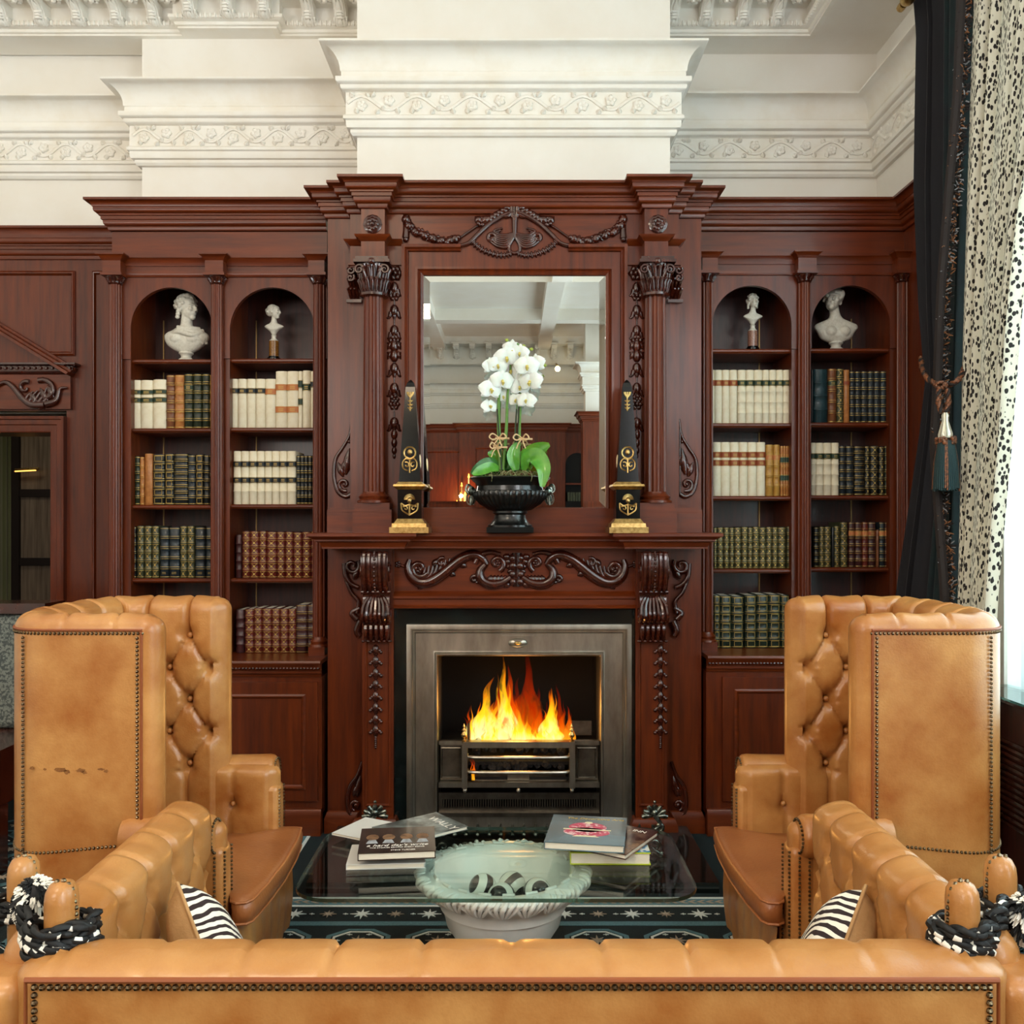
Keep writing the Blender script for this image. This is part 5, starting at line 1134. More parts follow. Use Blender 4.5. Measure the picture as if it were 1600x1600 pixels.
# ================================================================ mantel objects
def mount(mb, pts_list): pass
def obelisk(px, label):
    Y = -.10; x = PX(px, Y); z0 = zmt; k = d_(Y)/F
    t = thing('obelisk', label, 'obelisk', (x, Y, z0))
    def sq(mb, hw, za, hw2, zb_): 
        mb.add([(x-hw, Y-hw, za), (x+hw, Y-hw, za), (x+hw, Y+hw, za), (x-hw, Y+hw, za), (x-hw2, Y-hw2, zb_), (x+hw2, Y-hw2, zb_), (x+hw2, Y+hw2, zb_), (x-hw2, Y+hw2, zb_)], [(0,3,2,1),(4,5,6,7),(0,1,5,4),(1,2,6,5),(2,3,7,6),(3,0,4,7)])
    H = lambda py: z0+(831-py)*k
    mb = MB(); sq(mb, 30*k, z0, 30*k, H(822)); sq(mb, 27*k, H(822), 26*k, H(816)); sq(mb, 24*k, H(816), 19*k, H(809)); mb.build('stepped_base', GLD, t)
    mb = MB(); sq(mb, 18.5*k, H(809), 18.5*k, H(764)); mb.build('black_pedestal', BLK, t)
    mb = MB(); sq(mb, 19*k, H(764), 25*k, H(759)); sq(mb, 25*k, H(759), 24*k, H(756)); sq(mb, 21*k, H(756), 18*k, H(752)); mb.build('gilt_collar', GLD, t)
    mb = MB(); sq(mb, 17*k, H(752), 7.4*k, H(604)); sq(mb, 7.4*k, H(604), 5*k, H(597)); sq(mb, 5*k, H(597), .8*k, H(592)); mb.build('shaft', BLK, t)
    # gilt mounts in relief on the front face
    def P(dx, py):
        z = H(py)
        if py > 764: y = Y-18.5*k
        else: y = Y-(17+(7.4-17)*(752-py)/(752-604))*k
        return Vector((x+dx*k, y-.0005, z))
    def st(mb, pts, r): mb.tube(smoothpts([P(*p) for p in pts], 3), r*k, 5, flat=((0, 1, 0), .8))
    def mnt(name, fn): m_ = MB(); fn(m_); m_.build(name, GLD, t, ang=60)
    def top(m_):
        for dx in (-5, -3, 0, 3, 5): st(m_, [(0, 621), (dx*.8, 616), (dx, 612)], 1.1)
        st(m_, [(0, 612), (0, 640)], 1.0)
        for yy in (626, 632, 637): m_.ball(P(0, yy), (2.6*k, 1.5*k, 2.2*k), 6, 4); st(m_, [(-4, yy-1), (0, yy+2), (4, yy-1)], .8)
        m_.ball(P(0, 640), (1.5*k, k, 2.5*k), 6, 4)
    def mid(m_):
        st(m_, [(9*math.cos(a), 707+9*math.sin(a)) for a in [2*PI*i/10 for i in range(11)]], 1.5); m_.ball(P(0, 706), (4*k, 2*k, 5*k), 8, 5)
        for s in (-1, 1):
            st(m_, [(s*a, 726+b) for a, b in spiral(5, 0, 1, 5, 0, 300, 8)], 1.2); st(m_, [(0, 718), (s*6, 716), (s*11, 722), (s*10, 731), (s*3, 735)], 1.2); st(m_, [(0, 716), (s*8, 712)], 1)
        st(m_, [(0, 716), (0, 738)], 1.4)
    def low(m_):
        for i in range(13): a = PI+PI*i/12; st(m_, [(3*math.cos(a), 779+3*math.sin(a)), (8.5*math.cos(a), 779+8.5*math.sin(a))], .7)
        m_.ball(P(0, 781), (3.8*k, 3*k, 4.6*k), 8, 6)
        for s in (-1, 1):
            st(m_, [(0, 787), (s*7, 789), (s*13, 785)], 1.3); st(m_, [(s*13, 785), (s*12, 795), (s*6, 800), (0, 803)], 1.3); st(m_, [(s*a, 793+b) for a, b in spiral(6, 0, 1, 3.6, 0, 300, 8)], 1); m_.ball(P(s*9, 790), (2*k, k, 2*k), 6, 4)
        st(m_, [(0, 786), (0, 804)], 1.5)
    mnt('palmette_mount', top); mnt('wreath_mount', mid); mnt('mask_mount', low)
    for s in (-1, 1):
        m_ = MB(); m_.ball((x+s*(17-3)*k, Y-.3*k, H(722)), (2*k, 9*k, 14*k), 8, 6); m_.build('side_mount', GLD, t)
obelisk(642, 'black obelisk with gilt mounts on the mantel left of the mirror')
obelisk(979, 'black obelisk with gilt mounts on the mantel right of the mirror')
# ---- orchid in black urn
YO = -.09; kO = d_(YO)/F; xo = PX(797, YO)
up = thing('urn_planter', 'black fluted urn on a square foot holding the white orchids', 'urn', (xo, YO, zmt))
HO = lambda py: zmt+(830-py)*kO
mb = MB(); mb.box(xo-36*kO, xo+36*kO, YO-.09, YO+.09, HO(829.5), HO(821)); mb.build('square_plinth', BLKIRON, up)
BLS = mat('satin_black_urn', '#0c0e0e', .3, coat=.4)
mb = MB(); mb.lathe([(r*kO, HO(p)) for r, p in ((35, 821), (35, 818), (30, 815), (25, 808), (24, 802), (27, 799), (27, 796), (20, 795))], (xo, YO, 0), 32, sy=.8); mb.build('foot', BLS, up)
mb = MB(); pr = [(20, 797), (34, 794), (48, 785), (58, 774), (59, 768), (56, 765)]
mb.lathe([(r*kO, HO(p)) for r, p in pr], (xo, YO, 0), 44*4, sy=.8, flute=lambda a, i: 1-.035*abs(math.sin(a*22))**.7 if 0 < i < 5 else 1)
mb.lathe([(r*kO, HO(p)) for r, p in ((56, 766), (52, 764), (51, 757), (56, 750), (62, 746), (63, 744), (61, 743), (56, 743), (54, 748), (20, 750))], (xo, YO, 0), 48, sy=.8)
mb.build('bowl', BLS, up)
for s in (-1, 1):
    mb = MB(); c_ = Vector((xo+s*60*kO, YO, HO(765)))
    mb.ball(c_, (6*kO, 8*kO, 8*kO), 8, 6); mb.tube(smoothpts([c_+Vector((0, 0, 6*kO)), c_+Vector((s*6*kO, -.01, 10*kO)), c_+Vector((s*9*kO, -.015, 2*kO)), c_+Vector((s*5*kO, -.02, -3*kO))], 4), 2*kO, 6)
    mb.tube([c_+Vector((s*3*kO, -.005, -4*kO))+Vector((5*kO*math.cos(a), 0, 9*kO*math.sin(a)-8*kO)) for a in [2*PI*i/12 for i in range(13)]], 1.3*kO, 6); mb.tube([c_, c_+Vector((s*2*kO, -.01, -22*kO))], 2*kO, 6)
    mb.build('ram_mask_handle', SIL, up)
op = thing('orchid_plant', 'white moth orchid with glossy green leaves in the black urn', 'plant', (xo, YO, HO(745)))
LEAF = mat('orchid_leaf', '#3d8a2a', .3, coat=.5, var=(18, '#6fae3c', 3, .3, .8)); LEAF.node_tree.nodes['Principled BSDF'].inputs['Subsurface Weight'].default_value = .1
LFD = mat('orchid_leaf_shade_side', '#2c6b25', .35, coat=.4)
STM = mat('orchid_stem', '#5f8a3a', .45); STK = mat('dark_plant_stake', '#2b3324', .6)
PET = mat('orchid_petal', '#f2f3ee', .5, var=(30, '#e2e8de', 3, .3, .8)); PET.node_tree.nodes['Principled BSDF'].inputs['Subsurface Weight'].default_value = .15
LIP = mat('orchid_lip', '#d9c76a', .5); BUD = mat('orchid_bud', '#a9b84e', .5); RAF = mat('raffia', '#d9b98c', .7); ROOT = mat('moss_and_roots', '#8f8a62', .9, var=(60, '#4d5a2c', 3, .3, .7))
def O3(px, py, dy=0): return Vector((PX(px, YO), YO+dy, PZ(py, YO)))
def leafblade(pts, wd, m=LEAF, twist=0):
    P = smoothpts([O3(*p) for p in pts], 5); n = len(P); rows = []
    for i in range(n):
        t = i/(n-1); w_ = wd*kO*(math.sin(PI*min(1, .12+.83*t))**.75); T = (P[min(i+1, n-1)]-P[max(i-1, 0)]).normalized()
        side = T.cross(Vector((0, -1, .35))).normalized(); nn = side.cross(T).normalized(); row = []
        for j in range(7):
            u = (j-3)/3; row.append(P[i]+side*(u*w_)+nn*(-.25*w_*(1-u*u)+.12*w_*abs(u)))
        rows.append(row)
    mb = MB(); mb.grid(rows); o_ = len(mb.v); mb.grid([[p+Vector((0, .0015, -.0005)) for p in r] for r in rows], flip=True); return mb.build('leaf', m, op, ang=80)
leafblade([(822, 732, -.02), (826, 716, -.05), (838, 716, -.09), (848, 735, -.12), (846, 762, -.125)], 14)
leafblade([(816, 730, 0), (824, 714, -.0), (840, 704, -.03), (858, 696, -.05)], 14)
leafblade([(806, 735, -.02), (802, 712, -.03), (808, 692, -.02)], 10)
leafblade([(782, 735, 0), (766, 724, -.02), (750, 732, -.04), (737, 741, -.05)], 10, LFD)
leafblade([(780, 733, -.02), (768, 731, -.06), (752, 737, -.09), (740, 743, -.10)], 9)
leafblade([(784, 730, .02), (775, 712, .02), (762, 708, .01)], 9)
leafblade([(792, 732, .02), (796, 716, .03), (789, 706, .03)], 9, LFD)
leafblade([(818, 735, -.02), (822, 722, -.04), (832, 716, -.05)], 7)
mb = MB(); random.seed(5)
for i in range(60): a = random.random()*2*PI; r = 50*kO*random.random()**.5; mb.ball((xo+r*math.cos(a), YO+.8*r*math.sin(a), HO(745)+random.uniform(-.004, .01)), random.uniform(.006, .013), 6, 4)
for i in range(26): p = Vector((xo+random.uniform(-.12, .12), YO+random.uniform(-.1, .06), HO(742))); mb.tube(smoothpts([p, p+Vector((random.uniform(-.03, .03), random.uniform(-.03, .01), .025)), p+Vector((random.uniform(-.06, .06), random.uniform(-.04, 0), .0))], 4), .0022, 5)
for x_ in (768, 828): mb.tube(smoothpts([O3(x_, 738, -.09), O3(x_+2, 748, -.165), O3(x_+1, 754, -.15)], 4), .002, 5)
stuff(mb.build('moss_and_roots', ROOT, op))
stems = [([(782, 734), (779, 660), (780, 610), (782, 580), (796, 565), (812, 548), (808, 540)], 3), ([(786, 734), (791, 670), (793, 620), (797, 585), (798, 570)], 2.6), ([(810, 732), (812, 650), (815, 590), (818, 570), (830, 560)], 3), ([(804, 734), (806, 660), (808, 630)], 1.8)]
for pts, r in stems: MB().tube(smoothpts([O3(a, b, -.01*i) for i, (a, b) in enumerate(pts)], 5), [r*kO*(1-.5*i/((len(pts)-1)*5)) for i in range((len(pts)-1)*5+1)], 7).build('stem', STM, op)
for a in ((784, 734, 777, 640), (806, 734, 814, 585), (803, 734, 807, 640)): MB().tube([O3(a[0], a[1], -.012), O3(a[2], a[3], -.02)], 1.1*kO, 6).build('stake', STK, op)
def flower(px, py, r, dy, yaw, tilt, seed):
    random.seed(seed); c_ = O3(px, py, dy); M = Euler((math.radians(tilt), 0, math.radians(yaw))).to_matrix(); mb = MB(); r = r*kO
    def petal(a, L, W_, z):
        ca, sa = math.cos(a), math.sin(a); rows = []
        for i in range(7):
            t = i/6; w_ = W_*math.sin(PI*(.08+.9*t)**.8)**.8 if t < 1 else W_*.12; row = []
            for j in range(5):
                u = (j-2)/2; y = -z-.10*L*math.sin(t*PI)+.16*L*u*u*t+.1*L*t*t; lx = t*L; lw = u*w_
                row.append(c_+M @ Vector((ca*lx-sa*lw, y, sa*lx+ca*lw)))
            rows.append(row)
        mb.grid(rows)
    j = random.uniform(-.15, .15)
    for a in (90, 215, 325): petal(math.radians(a)+j, r*.95, r*.38, 0)
    for a in (12, 168): petal(math.radians(a)+j, r*1.05, r*.66, .004)
    o = mb.build('flower', PET, op, ang=90)
    lp = MB(); lp.ball(c_+M @ Vector((0, -.008, -r*.02)), (r*.12, r*.16, r*.12), 6, 4)
    lp.tube([c_+M @ Vector((0, -.008, 0)), c_+M @ Vector((0, -.02, -r*.16)), c_+M @ Vector((0, -.012, -r*.36))], [r*.06, r*.14, r*.05], 6)
    q = lp.build('lip', LIP, None); q.parent = o; q.matrix_parent_inverse = Matrix()
    return o
FL = [(768, 575, 15, -.05, 30, 0), (778, 574, 17, -.06, 10, 5), (792, 562, 20, -.06, 5, 10), (800, 548, 15, -.05, 0, 15), (812, 555, 15, -.06, -10, 10), (823, 577, 20, -.09, 0, 0), (836, 572, 17, -.06, -35, 5), (785, 598, 19, -.06, 15, 5), (798, 580, 18, -.02, 0, 0),
      (828, 600, 20, -.08, -25, 5), (836, 592, 14, -.03, -50, 0), (767, 612, 19, -.07, 25, -5), (812, 606, 17, -.03, 0, 0), (786, 620, 13, -.01, 10, 0), (822, 628, 16, -.05, -10, -10), (765, 637, 14, -.05, 30, -15), (806, 626, 13, -.02, -10, 0), (815, 588, 16, -.02, 0, 0), (800, 596, 14, .0, 20, 0)]
for i, a in enumerate(FL): flower(*a, i)
for a in ((792, 534), (830, 548), (848, 574), (786, 585), (851, 573), (818, 543)): MB().ball(O3(a[0], a[1], -.04), (3.2*kO, 3*kO, 2.6*kO), 7, 5).build('bud', BUD, op)
for pts in ([(798, 548), (802, 538), (792, 534)], [(812, 548), (820, 546), (830, 548)], [(836, 575), (842, 572), (848, 574)]): MB().tube(smoothpts([O3(a, b, -.03) for a, b in pts], 4), 1*kO, 5).build('flower_stalk', STM, op)
for cx, cy, w_ in ((778, 685, 13), (775, 699, 9), (814, 686, 12)):
    mb = MB(); 
    for s in (-1, 1):
        mb.tube(smoothpts([O3(cx+2, cy, -.03), O3(cx+s*w_*.6, cy-6, -.05), O3(cx+s*w_, cy-1, -.05), O3(cx+s*w_*.6, cy+3, -.05), O3(cx+2, cy, -.03)], 5), 1.2*kO, 5)
        mb.tube(smoothpts([O3(cx+2, cy, -.03), O3(cx+s*4, cy+8, -.045), O3(cx+s*7, cy+16, -.045)], 4), .9*kO, 5)
    mb.tube([O3(cx-4, cy, -.028), O3(cx+18, cy+1, -.03)], 1.6*kO, 6); mb.build('raffia_bow', RAF, op)

# ================================================================ leather seating
def shell(path, t, z0, z1, inner, tuft=None, rimseam=None, dz=.014, capn=8, flat_out=True, taper=None, ztf=None, capstyle=1, rh=None):
    """upholstered wall: path of its centre line in plan, thickness t, rolled top rim, rounded ends; inner=+1/-1 picks the buttoned side"""
    P = [Vector((a, b)) for a, b in path]; n = len(P); U = [0]
    for i in range(1, n): U.append(U[-1]+(P[i]-P[i-1]).length)
    N = []
    for i in range(n):
        T = (P[min(i+1, n-1)]-P[max(i-1, 0)]).normalized(); N.append(Vector((-T.y, T.x))*inner)
    T0 = (P[1]-P[0]).normalized(); T1 = (P[-1]-P[-2]).normalized()
    out = []    # (base, dir, kind, u)
    for i in range(n): out.append((P[i], -N[i], 0, U[i]))
    for k in range(1, capn): a = PI*k/capn; out.append((P[-1], (-N[-1]*math.cos(a)+T1*math.sin(a)), 2, U[-1]))
    for i in reversed(range(n)): out.append((P[i], N[i], 1, U[i]))
    for k in range(1, capn): a = PI*k/capn; out.append((P[0], (N[0]*math.cos(a)-T0*math.sin(a)), 2, U[0]))
    levels = []; z = z0
    rh = rh or t/2
    while z < z1-rh: levels.append((z, 1.0)); z += dz
    for k in range(0, 10): a = PI/2*min(1, k/9); levels.append((z1-rh+rh*math.sin(a), max(0, math.cos(a)) if k < 9 else 0))
    def puff(u, z, top):
        if not tuft: return 0
        du, dv, amp, zt, zb, u0 = tuft
        uu = (u-u0)/du; zc_ = max(zb, min(zt, z)); vv = (zt-zc_)/dv; a = uu+vv; b = uu-vv
        da = abs(a-round(a)); db = abs(b-round(b))
        f = 1.0
        if z > zt or z < zb:
            vvv = (zt-(zt if z > zt else zb))/dv; aa = uu+vvv; dd = abs(aa-round(aa)); e = min(abs(z-(zt if z > zt else zb)), 1)
            r2 = (dd*du)**2+e*e
            return amp*(1-.62*math.exp(-(dd*du/.007)**2)-.25*math.exp(-(dd*du/.03)**2)-.9*math.exp(-r2/.0007))
        r2 = ((da*da+db*db)*du*dv*.55); th_ = math.atan2(a-round(a), b-round(b)); f += .16*math.sin(11*th_+2*round(a)+3*round(b))*math.exp(-((math.sqrt(r2)-.034)/.016)**2)
        return amp*(f-.42*math.exp(-(da/.045)**2)-.42*math.exp(-(db/.045)**2)-.2*math.exp(-(da/.16)**2)-.2*math.exp(-(db/.16)**2)-1.0*math.exp(-r2/.0006))
        return amp*(1-.42*math.exp(-(da/.05)**2)-.42*math.exp(-(db/.05)**2)-.2*math.exp(-(da/.16)**2)-.2*math.exp(-(db/.16)**2)-1.0*math.exp(-r2/.0006))
    rows = []
    for z, s_ in levels:
        row = []
        for (b_, d, kd, u) in out:
            w_ = t/2
            if taper: w_ *= taper(z, kd)
            rr = w_*s_; zz = z
            if kd == 1: rr += puff(u, z, z1)*min(1, s_*1.2)
            if rimseam and s_ < 1 and kd != 2:
                q = (u-rimseam[1])/rimseam[0]; dd = abs(q-round(q))*rimseam[0]; g = math.exp(-(dd/.006)**2); sc = .006*g
                zz -= sc*.9; rr -= (sc*.5 if kd == 1 else sc*.2)*min(1, 3*s_)
                bulge = .006*(1-g)*math.cos(PI*dd/rimseam[0]); zz += bulge*(1-s_)
            elif kd == 2 and s_ < 1: zz -= .004*(1-s_)
            if ztf: zz += ztf(u)*max(0, (z-z0)/(z1-z0))
            q2 = b_+d*rr; row.append((q2.x, q2.y, zz))
        rows.append(row)
    return MB().grid(rows, cv=True)
def resample(pts, step=.011):
    P = [Vector((a, b)) for a, b in pts]; L = [0]
    for i in range(1, len(P)): L.append(L[-1]+(P[i]-P[i-1]).length)
    n = max(4, int(L[-1]/step)); out = []; k = 0
    for i in range(n+1):
        s_ = L[-1]*i/n
        while k < len(P)-2 and L[k+1] < s_: k += 1
        out.append(tuple(P[k].lerp(P[k+1], (s_-L[k])/max(1e-9, L[k+1]-L[k]))))
    return out
def nails(mb, pts, step, r, nrm):
    P = [Vector(p) for p in pts]; acc = 0; N = Vector(nrm)
    for i in range(len(P)-1):
        L = (P[i+1]-P[i]).length; d = step-acc if acc else 0
        while d < L: mb.ball(P[i].lerp(P[i+1], d/L), r, 6, 4); d += step
        acc = (L-(d-step)) if L else acc
    return mb
def cushion(poly, z0, z1, n=10, dome=.02, bulge=.012):
    """seat cushion: outline polygon (ccw), welted edge"""
    P = [Vector(p) for p in poly]; c_ = sum(P, Vector((0, 0)))/len(P); mb = MB(); rows = []
    zm = (z0+z1)/2; hh = (z1-z0)/2
    for k in range(13):
        a = -PI/2+PI*k/12
        f = math.cos(a)**.45 if abs(a) < PI/2-.01 else 0
        for_in = []
        rows.append([tuple([*(c_+(p-c_)*(.80+.20*f)+(p-c_).normalized()*bulge*(f)), zm+hh*math.sin(a)]) for p in P])
    full = []
    for fr in (0, .25, .5, .75): full.append([tuple([*(c_+(p-c_)*.80*fr), z0]) for p in P])
    tp = []
    for fr in (.93, .75, .5, .25, 0.02): tp.append([tuple([*(c_+(p-c_)*.80*fr), z1+dome*(1-fr*fr)]) for p in P])
    mb.grid(full+rows+tp, cv=True); return mb
def wing_chair(label, cx, cy, s, leather):
    t = thing('wing_armchair', label, 'armchair', (cx, cy, 0))
    W = lambda lx, ly: (cx+s*lx, cy+ly)
    hw = .335
    half = [(.100, -hw), (-.17, -hw)]
    arc = []
    for i in range(41):
        a = -PI/2-PI*i/40; ca, sa = math.cos(a), math.sin(a); e = 2/2.9
        arc.append((-.17-.155*abs(ca)**e*1.0, hw*(abs(sa)**e)*(1 if sa > 0 else -1)))
    loc = half+arc[1:-1]+[(-.17, hw), (.100, hw)]
    path = resample([W(*p) for p in loc], .008)
    L = sum((Vector(path[i+1])-Vector(path[i])).length for i in range(len(path)-1))
    inner = 1 if s < 0 else -1
    inner = -1 if s > 0 else 1
    back = shell(path, .10, .28, 1.287, inner, tuft=(.150, .238, .032, 1.148, .66, L/2+.0), rimseam=(.150, L/2), dz=.010)
    back.build('wing_back', leather, t, ang=80)
    lo = resample([W(*p) for p in [(.0, -hw)]+[q for q in loc if q[0] < 0]+[(.0, hw)]], .02)
    shell(lo, .094, .07, .62, inner, dz=.05).build('lower_shell', leather, t, ang=80)
    # buttons
    Pv = [Vector(p) for p in path]; U = [0]
    for i in range(1, len(Pv)): U.append(U[-1]+(Pv[i]-Pv[i-1]).length)
    def at_u(u, off, z):
        k = max(0, min(len(Pv)-2, next((i for i in range(len(U)-1) if U[i+1] >= u), len(U)-2))); f = (u-U[k])/(U[k+1]-U[k]); p = Pv[k].lerp(Pv[k+1], f); T = (Pv[k+1]-Pv[k]).normalized(); N = Vector((-T.y, T.x))*inner
        q = p+N*off; return Vector((q.x, q.y, z)), N
    rowk = 0; z = 1.148; nb = 0
    while z > .64:
        k = -6
        while k <= 6:
            u = L/2+(k+(0 if rowk % 2 == 0 else .5))*.150
            if .03 < u < L-.03:
                p, N = at_u(u, .05-.006, z); MB().ball(p, (.011, .011, .011), 8, 6).build('button', leather, t); nb += 1
            k += 1
        z -= .119; rowk += 1
    # piping and nail trims on the outer face
    pip = MB(); nl = MB(); o_ = .0505
    top = [at_u(L*i/80, -o_, 1.234)[0] for i in range(81)]
    pip.tube([at_u(L*i/80, -o_, 1.244)[0] for i in range(81)], .0045, 6)
    nails(nl, top, .0125, .0052, (0, 0, 1))
    for ly in (-1, 1):
        yy = cy+ly*(hw+o_)
        for lx in (.085, -.265):
            y2 = yy if lx > 0 else cy+ly*(hw+o_-.013)
            nails(nl, [(cx+s*lx, y2, 1.22), (cx+s*lx, y2, .60 if lx > 0 else .1)], .0125, .0052, (0, 0, 1))
        pip.tube([(cx+s*.098, yy+ly*.0005, 1.24), (cx+s*.098, yy+ly*.0005, .30)], .0045, 6)
    nails(nl, [at_u(.02+(L-.04)*i/60, -.0500, .585+.03*abs(i/60-.5)*0+.012*math.cos(i*.2))[0] for i in range(61)], .0125, .0052, (0, 0, 1))
    pip.build('piping', mat('rust_piping', '#8c4a24', .5) if 'rust_piping' not in MATS else MATS['rust_piping'], t)
    stuff(nl.build('nailhead_trim', BRS, t))
    # arms
    for ly in (-1, 1):
        y0 = cy+ly*(hw-.005)
        arm = shell(resample([(cx-s*.02, y0), (cx+s*.295, y0)]), .085, .10, .66, (1 if s > 0 else -1)*(-ly), tuft=(.3, .5, .016, .52, .50, .19), dz=.016)
        arm.build('arm', leather, t, ang=80)
        yr = y0+ly*.035
        mb = MB(); rr = .062
        rows = []
        for lx, q in ((.04, .9), (.06, 1), (.12, 1), (.24, 1.02), (.285, 1.04), (.302, 1.0), (.312, .86), (.314, .6), (.314, .01)):
            rows.append([(cx+s*lx, yr+rr*q*math.cos(2*PI*j/20), .62+rr*q*math.sin(2*PI*j/20)) for j in range(20)])
        mb.grid(rows, cv=True); mb.build('arm_roll', leather, t, ang=80)
        fp = MB(); fp.box(cx+s*.265, cx+s*.340, y0-.048, y0+.048, .10, .585)
        fr = fp.build('arm_front', leather, t); bv = fr.modifiers.new('b', 'BEVEL'); bv.width = .02; bv.segments = 3
        nl = MB()
        for dy in (-.034, .034): nails(nl, [(cx+s*.3415, y0+dy, .12), (cx+s*.3415, y0+dy, .58)], .0125, .0045, (0, 0, 1))
        nails(nl, [(cx+s*.316, yr+.05*math.cos(a), .62+.05*math.sin(a)) for a in [2*PI*i/24 for i in range(25)]], .0125, .0045, (0, 0, 1))
        nails(nl, [(cx+s*.285, y0+ly*.0495, .12), (cx+s*.285, y0+ly*.0495, .56)], .0125, .0045, (0, 0, 1)); nails(nl, [(cx+s*.315, y0+ly*.0495, .12), (cx+s*.315, y0+ly*.0495, .56)], .0125, .0045, (0, 0, 1))
        nails(nl, [(cx+s*.285, y0-ly*.0495, .12), (cx+s*.285, y0-ly*.0495, .56)], .0125, .0045, (0, 0, 1))
        stuff(nl.build('nailhead_trim', BRS, t))
        MB().ball((cx+s*.17, y0-ly*.044, .52), .010, 8, 6).build('button', leather, t)
    # seat
    pl = [(-.2, -.25), (.33, -.265), (.355, -.35), (.41, -.34), (.424, -.2), (.43, 0), (.424, .2), (.41, .34), (.355, .35), (.33, .265), (-.2, .25)]
    poly = [W(*p) for p in pl]; poly = [tuple(q) for q in resample(poly+[poly[0]], .03)][:-1]
    if s < 0: poly = poly[::-1]
    cu = cushion(poly, .33, .425, dome=.03); seat = cu.build('seat_cushion', LEC, t, ang=80)
    pip = MB(); c_ = Vector((0, 0)); P = [Vector(p) for p in poly]; c_ = sum(P, Vector((0, 0)))/len(P)
    for zz in (.41, .345): pip.tube([(*(c_+(p-c_)*.995+(p-c_).normalized()*.006), zz) for p in P], .0045, 6, closed=True)
    q = pip.build('welt', MATS.get('pale_welt') or mat('pale_welt', '#a9683a', .45, coat=.3), None); q.parent = seat
    BX('seat_rail', leather, t, cx-s*.2, cx+s*.35, cy-.29, cy+.29, .08, .33)
    fr_ = MB()
    fr_.grid([[(cx+s*(.37+.012*math.sin(PI*j/6*1)+.004*math.sin(k*1.7)), cy-.34+.68*k/24, .05+.28*j/6) for k in range(25)] for j in range(7)]); fr_.build('front_rail', leather, t, ang=80)
    for lx in (-.2, .22):
        for ly in (-.28, .28): MB().lathe([(.018, 0), (.026, .02), (.026, .05), (.02, .08), (.03, .1)], (cx+s*lx, cy+ly, 0), 12).build('leg', WC, t)
    return t
wing_chair('tall tan leather wing chair left of the glass table, stained side panel', -1.21, -1.43, 1, LEA)
_c = [o for o in S.objects if o.name == 'wing_armchair'][0]
random.seed(4); mb = MB(); yy_ = -1.43-.335-.0508
for px_, py_, w_, h_ in ((50, 1200, 5, 3), (94, 1203, 11, 4), (104, 1206, 6, 4), (126, 1204, 9, 4), (132, 1207, 5, 3), (158, 1202, 6, 2), (166, 1205, 4, 3), (70, 1202, 3, 2)):
    k_ = d_(yy_)/F; cx_, cz_ = PX(px_, yy_), PZ(py_, yy_)
    mb.add([(cx_+w_*k_*math.cos(2*PI*i/14)*random.uniform(.6, 1.1), yy_, cz_+h_*k_*math.sin(2*PI*i/14)*random.uniform(.6, 1.1)) for i in range(14)], [tuple(range(14))])
stuff(mb.build('scuff_marks', mat('scuffed_leather', '#7d4c22', .6, var=(60, '#a06a34', 4, .4, .7)), _c, smooth=False))
wing_chair('tall tan leather wing chair right of the glass table, in front of the curtain', 1.18, -1.43, -1, LEA)
# ---- knole sofa, seen from behind
sf = thing('drop_arm_sofa', 'tan leather tufted sofa with back to the viewer and rope-tied finials', 'sofa', (0, -2.4, 0))
yb0, yb1 = -2.875, -2.80
bx = .905
du = .172
sb = shell(resample([(-bx+.03, -2.80), (bx-.03, -2.80)], .012), .15, .14, .737, 1, tuft=(du, .22, .022, .60, .38, bx-.03), rimseam=(du, bx-.03), dz=.02, rh=.032)
sb.build('back', LEB, sf, ang=80)
yo = -2.877
MB().box(-bx+.015, bx-.015, yo-.006, yo+.012, .10, .716).build('outer_back_panel', LEA, sf)
pip = MB(); pip.tube([(-bx+.006, yo-.008, .10), (-bx+.006, yo-.008, .722), (bx-.006, yo-.008, .722), (bx-.006, yo-.008, .10)], .006, 8); pip.build('piping', MATS['rust_piping'], sf)
nl = MB(); nails(nl, [(-bx+.022, yo-.008, .10), (-bx+.022, yo-.008, .709)], .0145, .0066, (0, 1, 0)); nails(nl, [(-bx+.022, yo-.008, .709), (bx-.022, yo-.008, .709)], .0145, .0066, (0, 1, 0)); nails(nl, [(bx-.022, yo-.008, .709), (bx-.022, yo-.008, .10)], .0145, .0066, (0, 1, 0))
stuff(nl.build('nailhead_trim', BRS, sf))
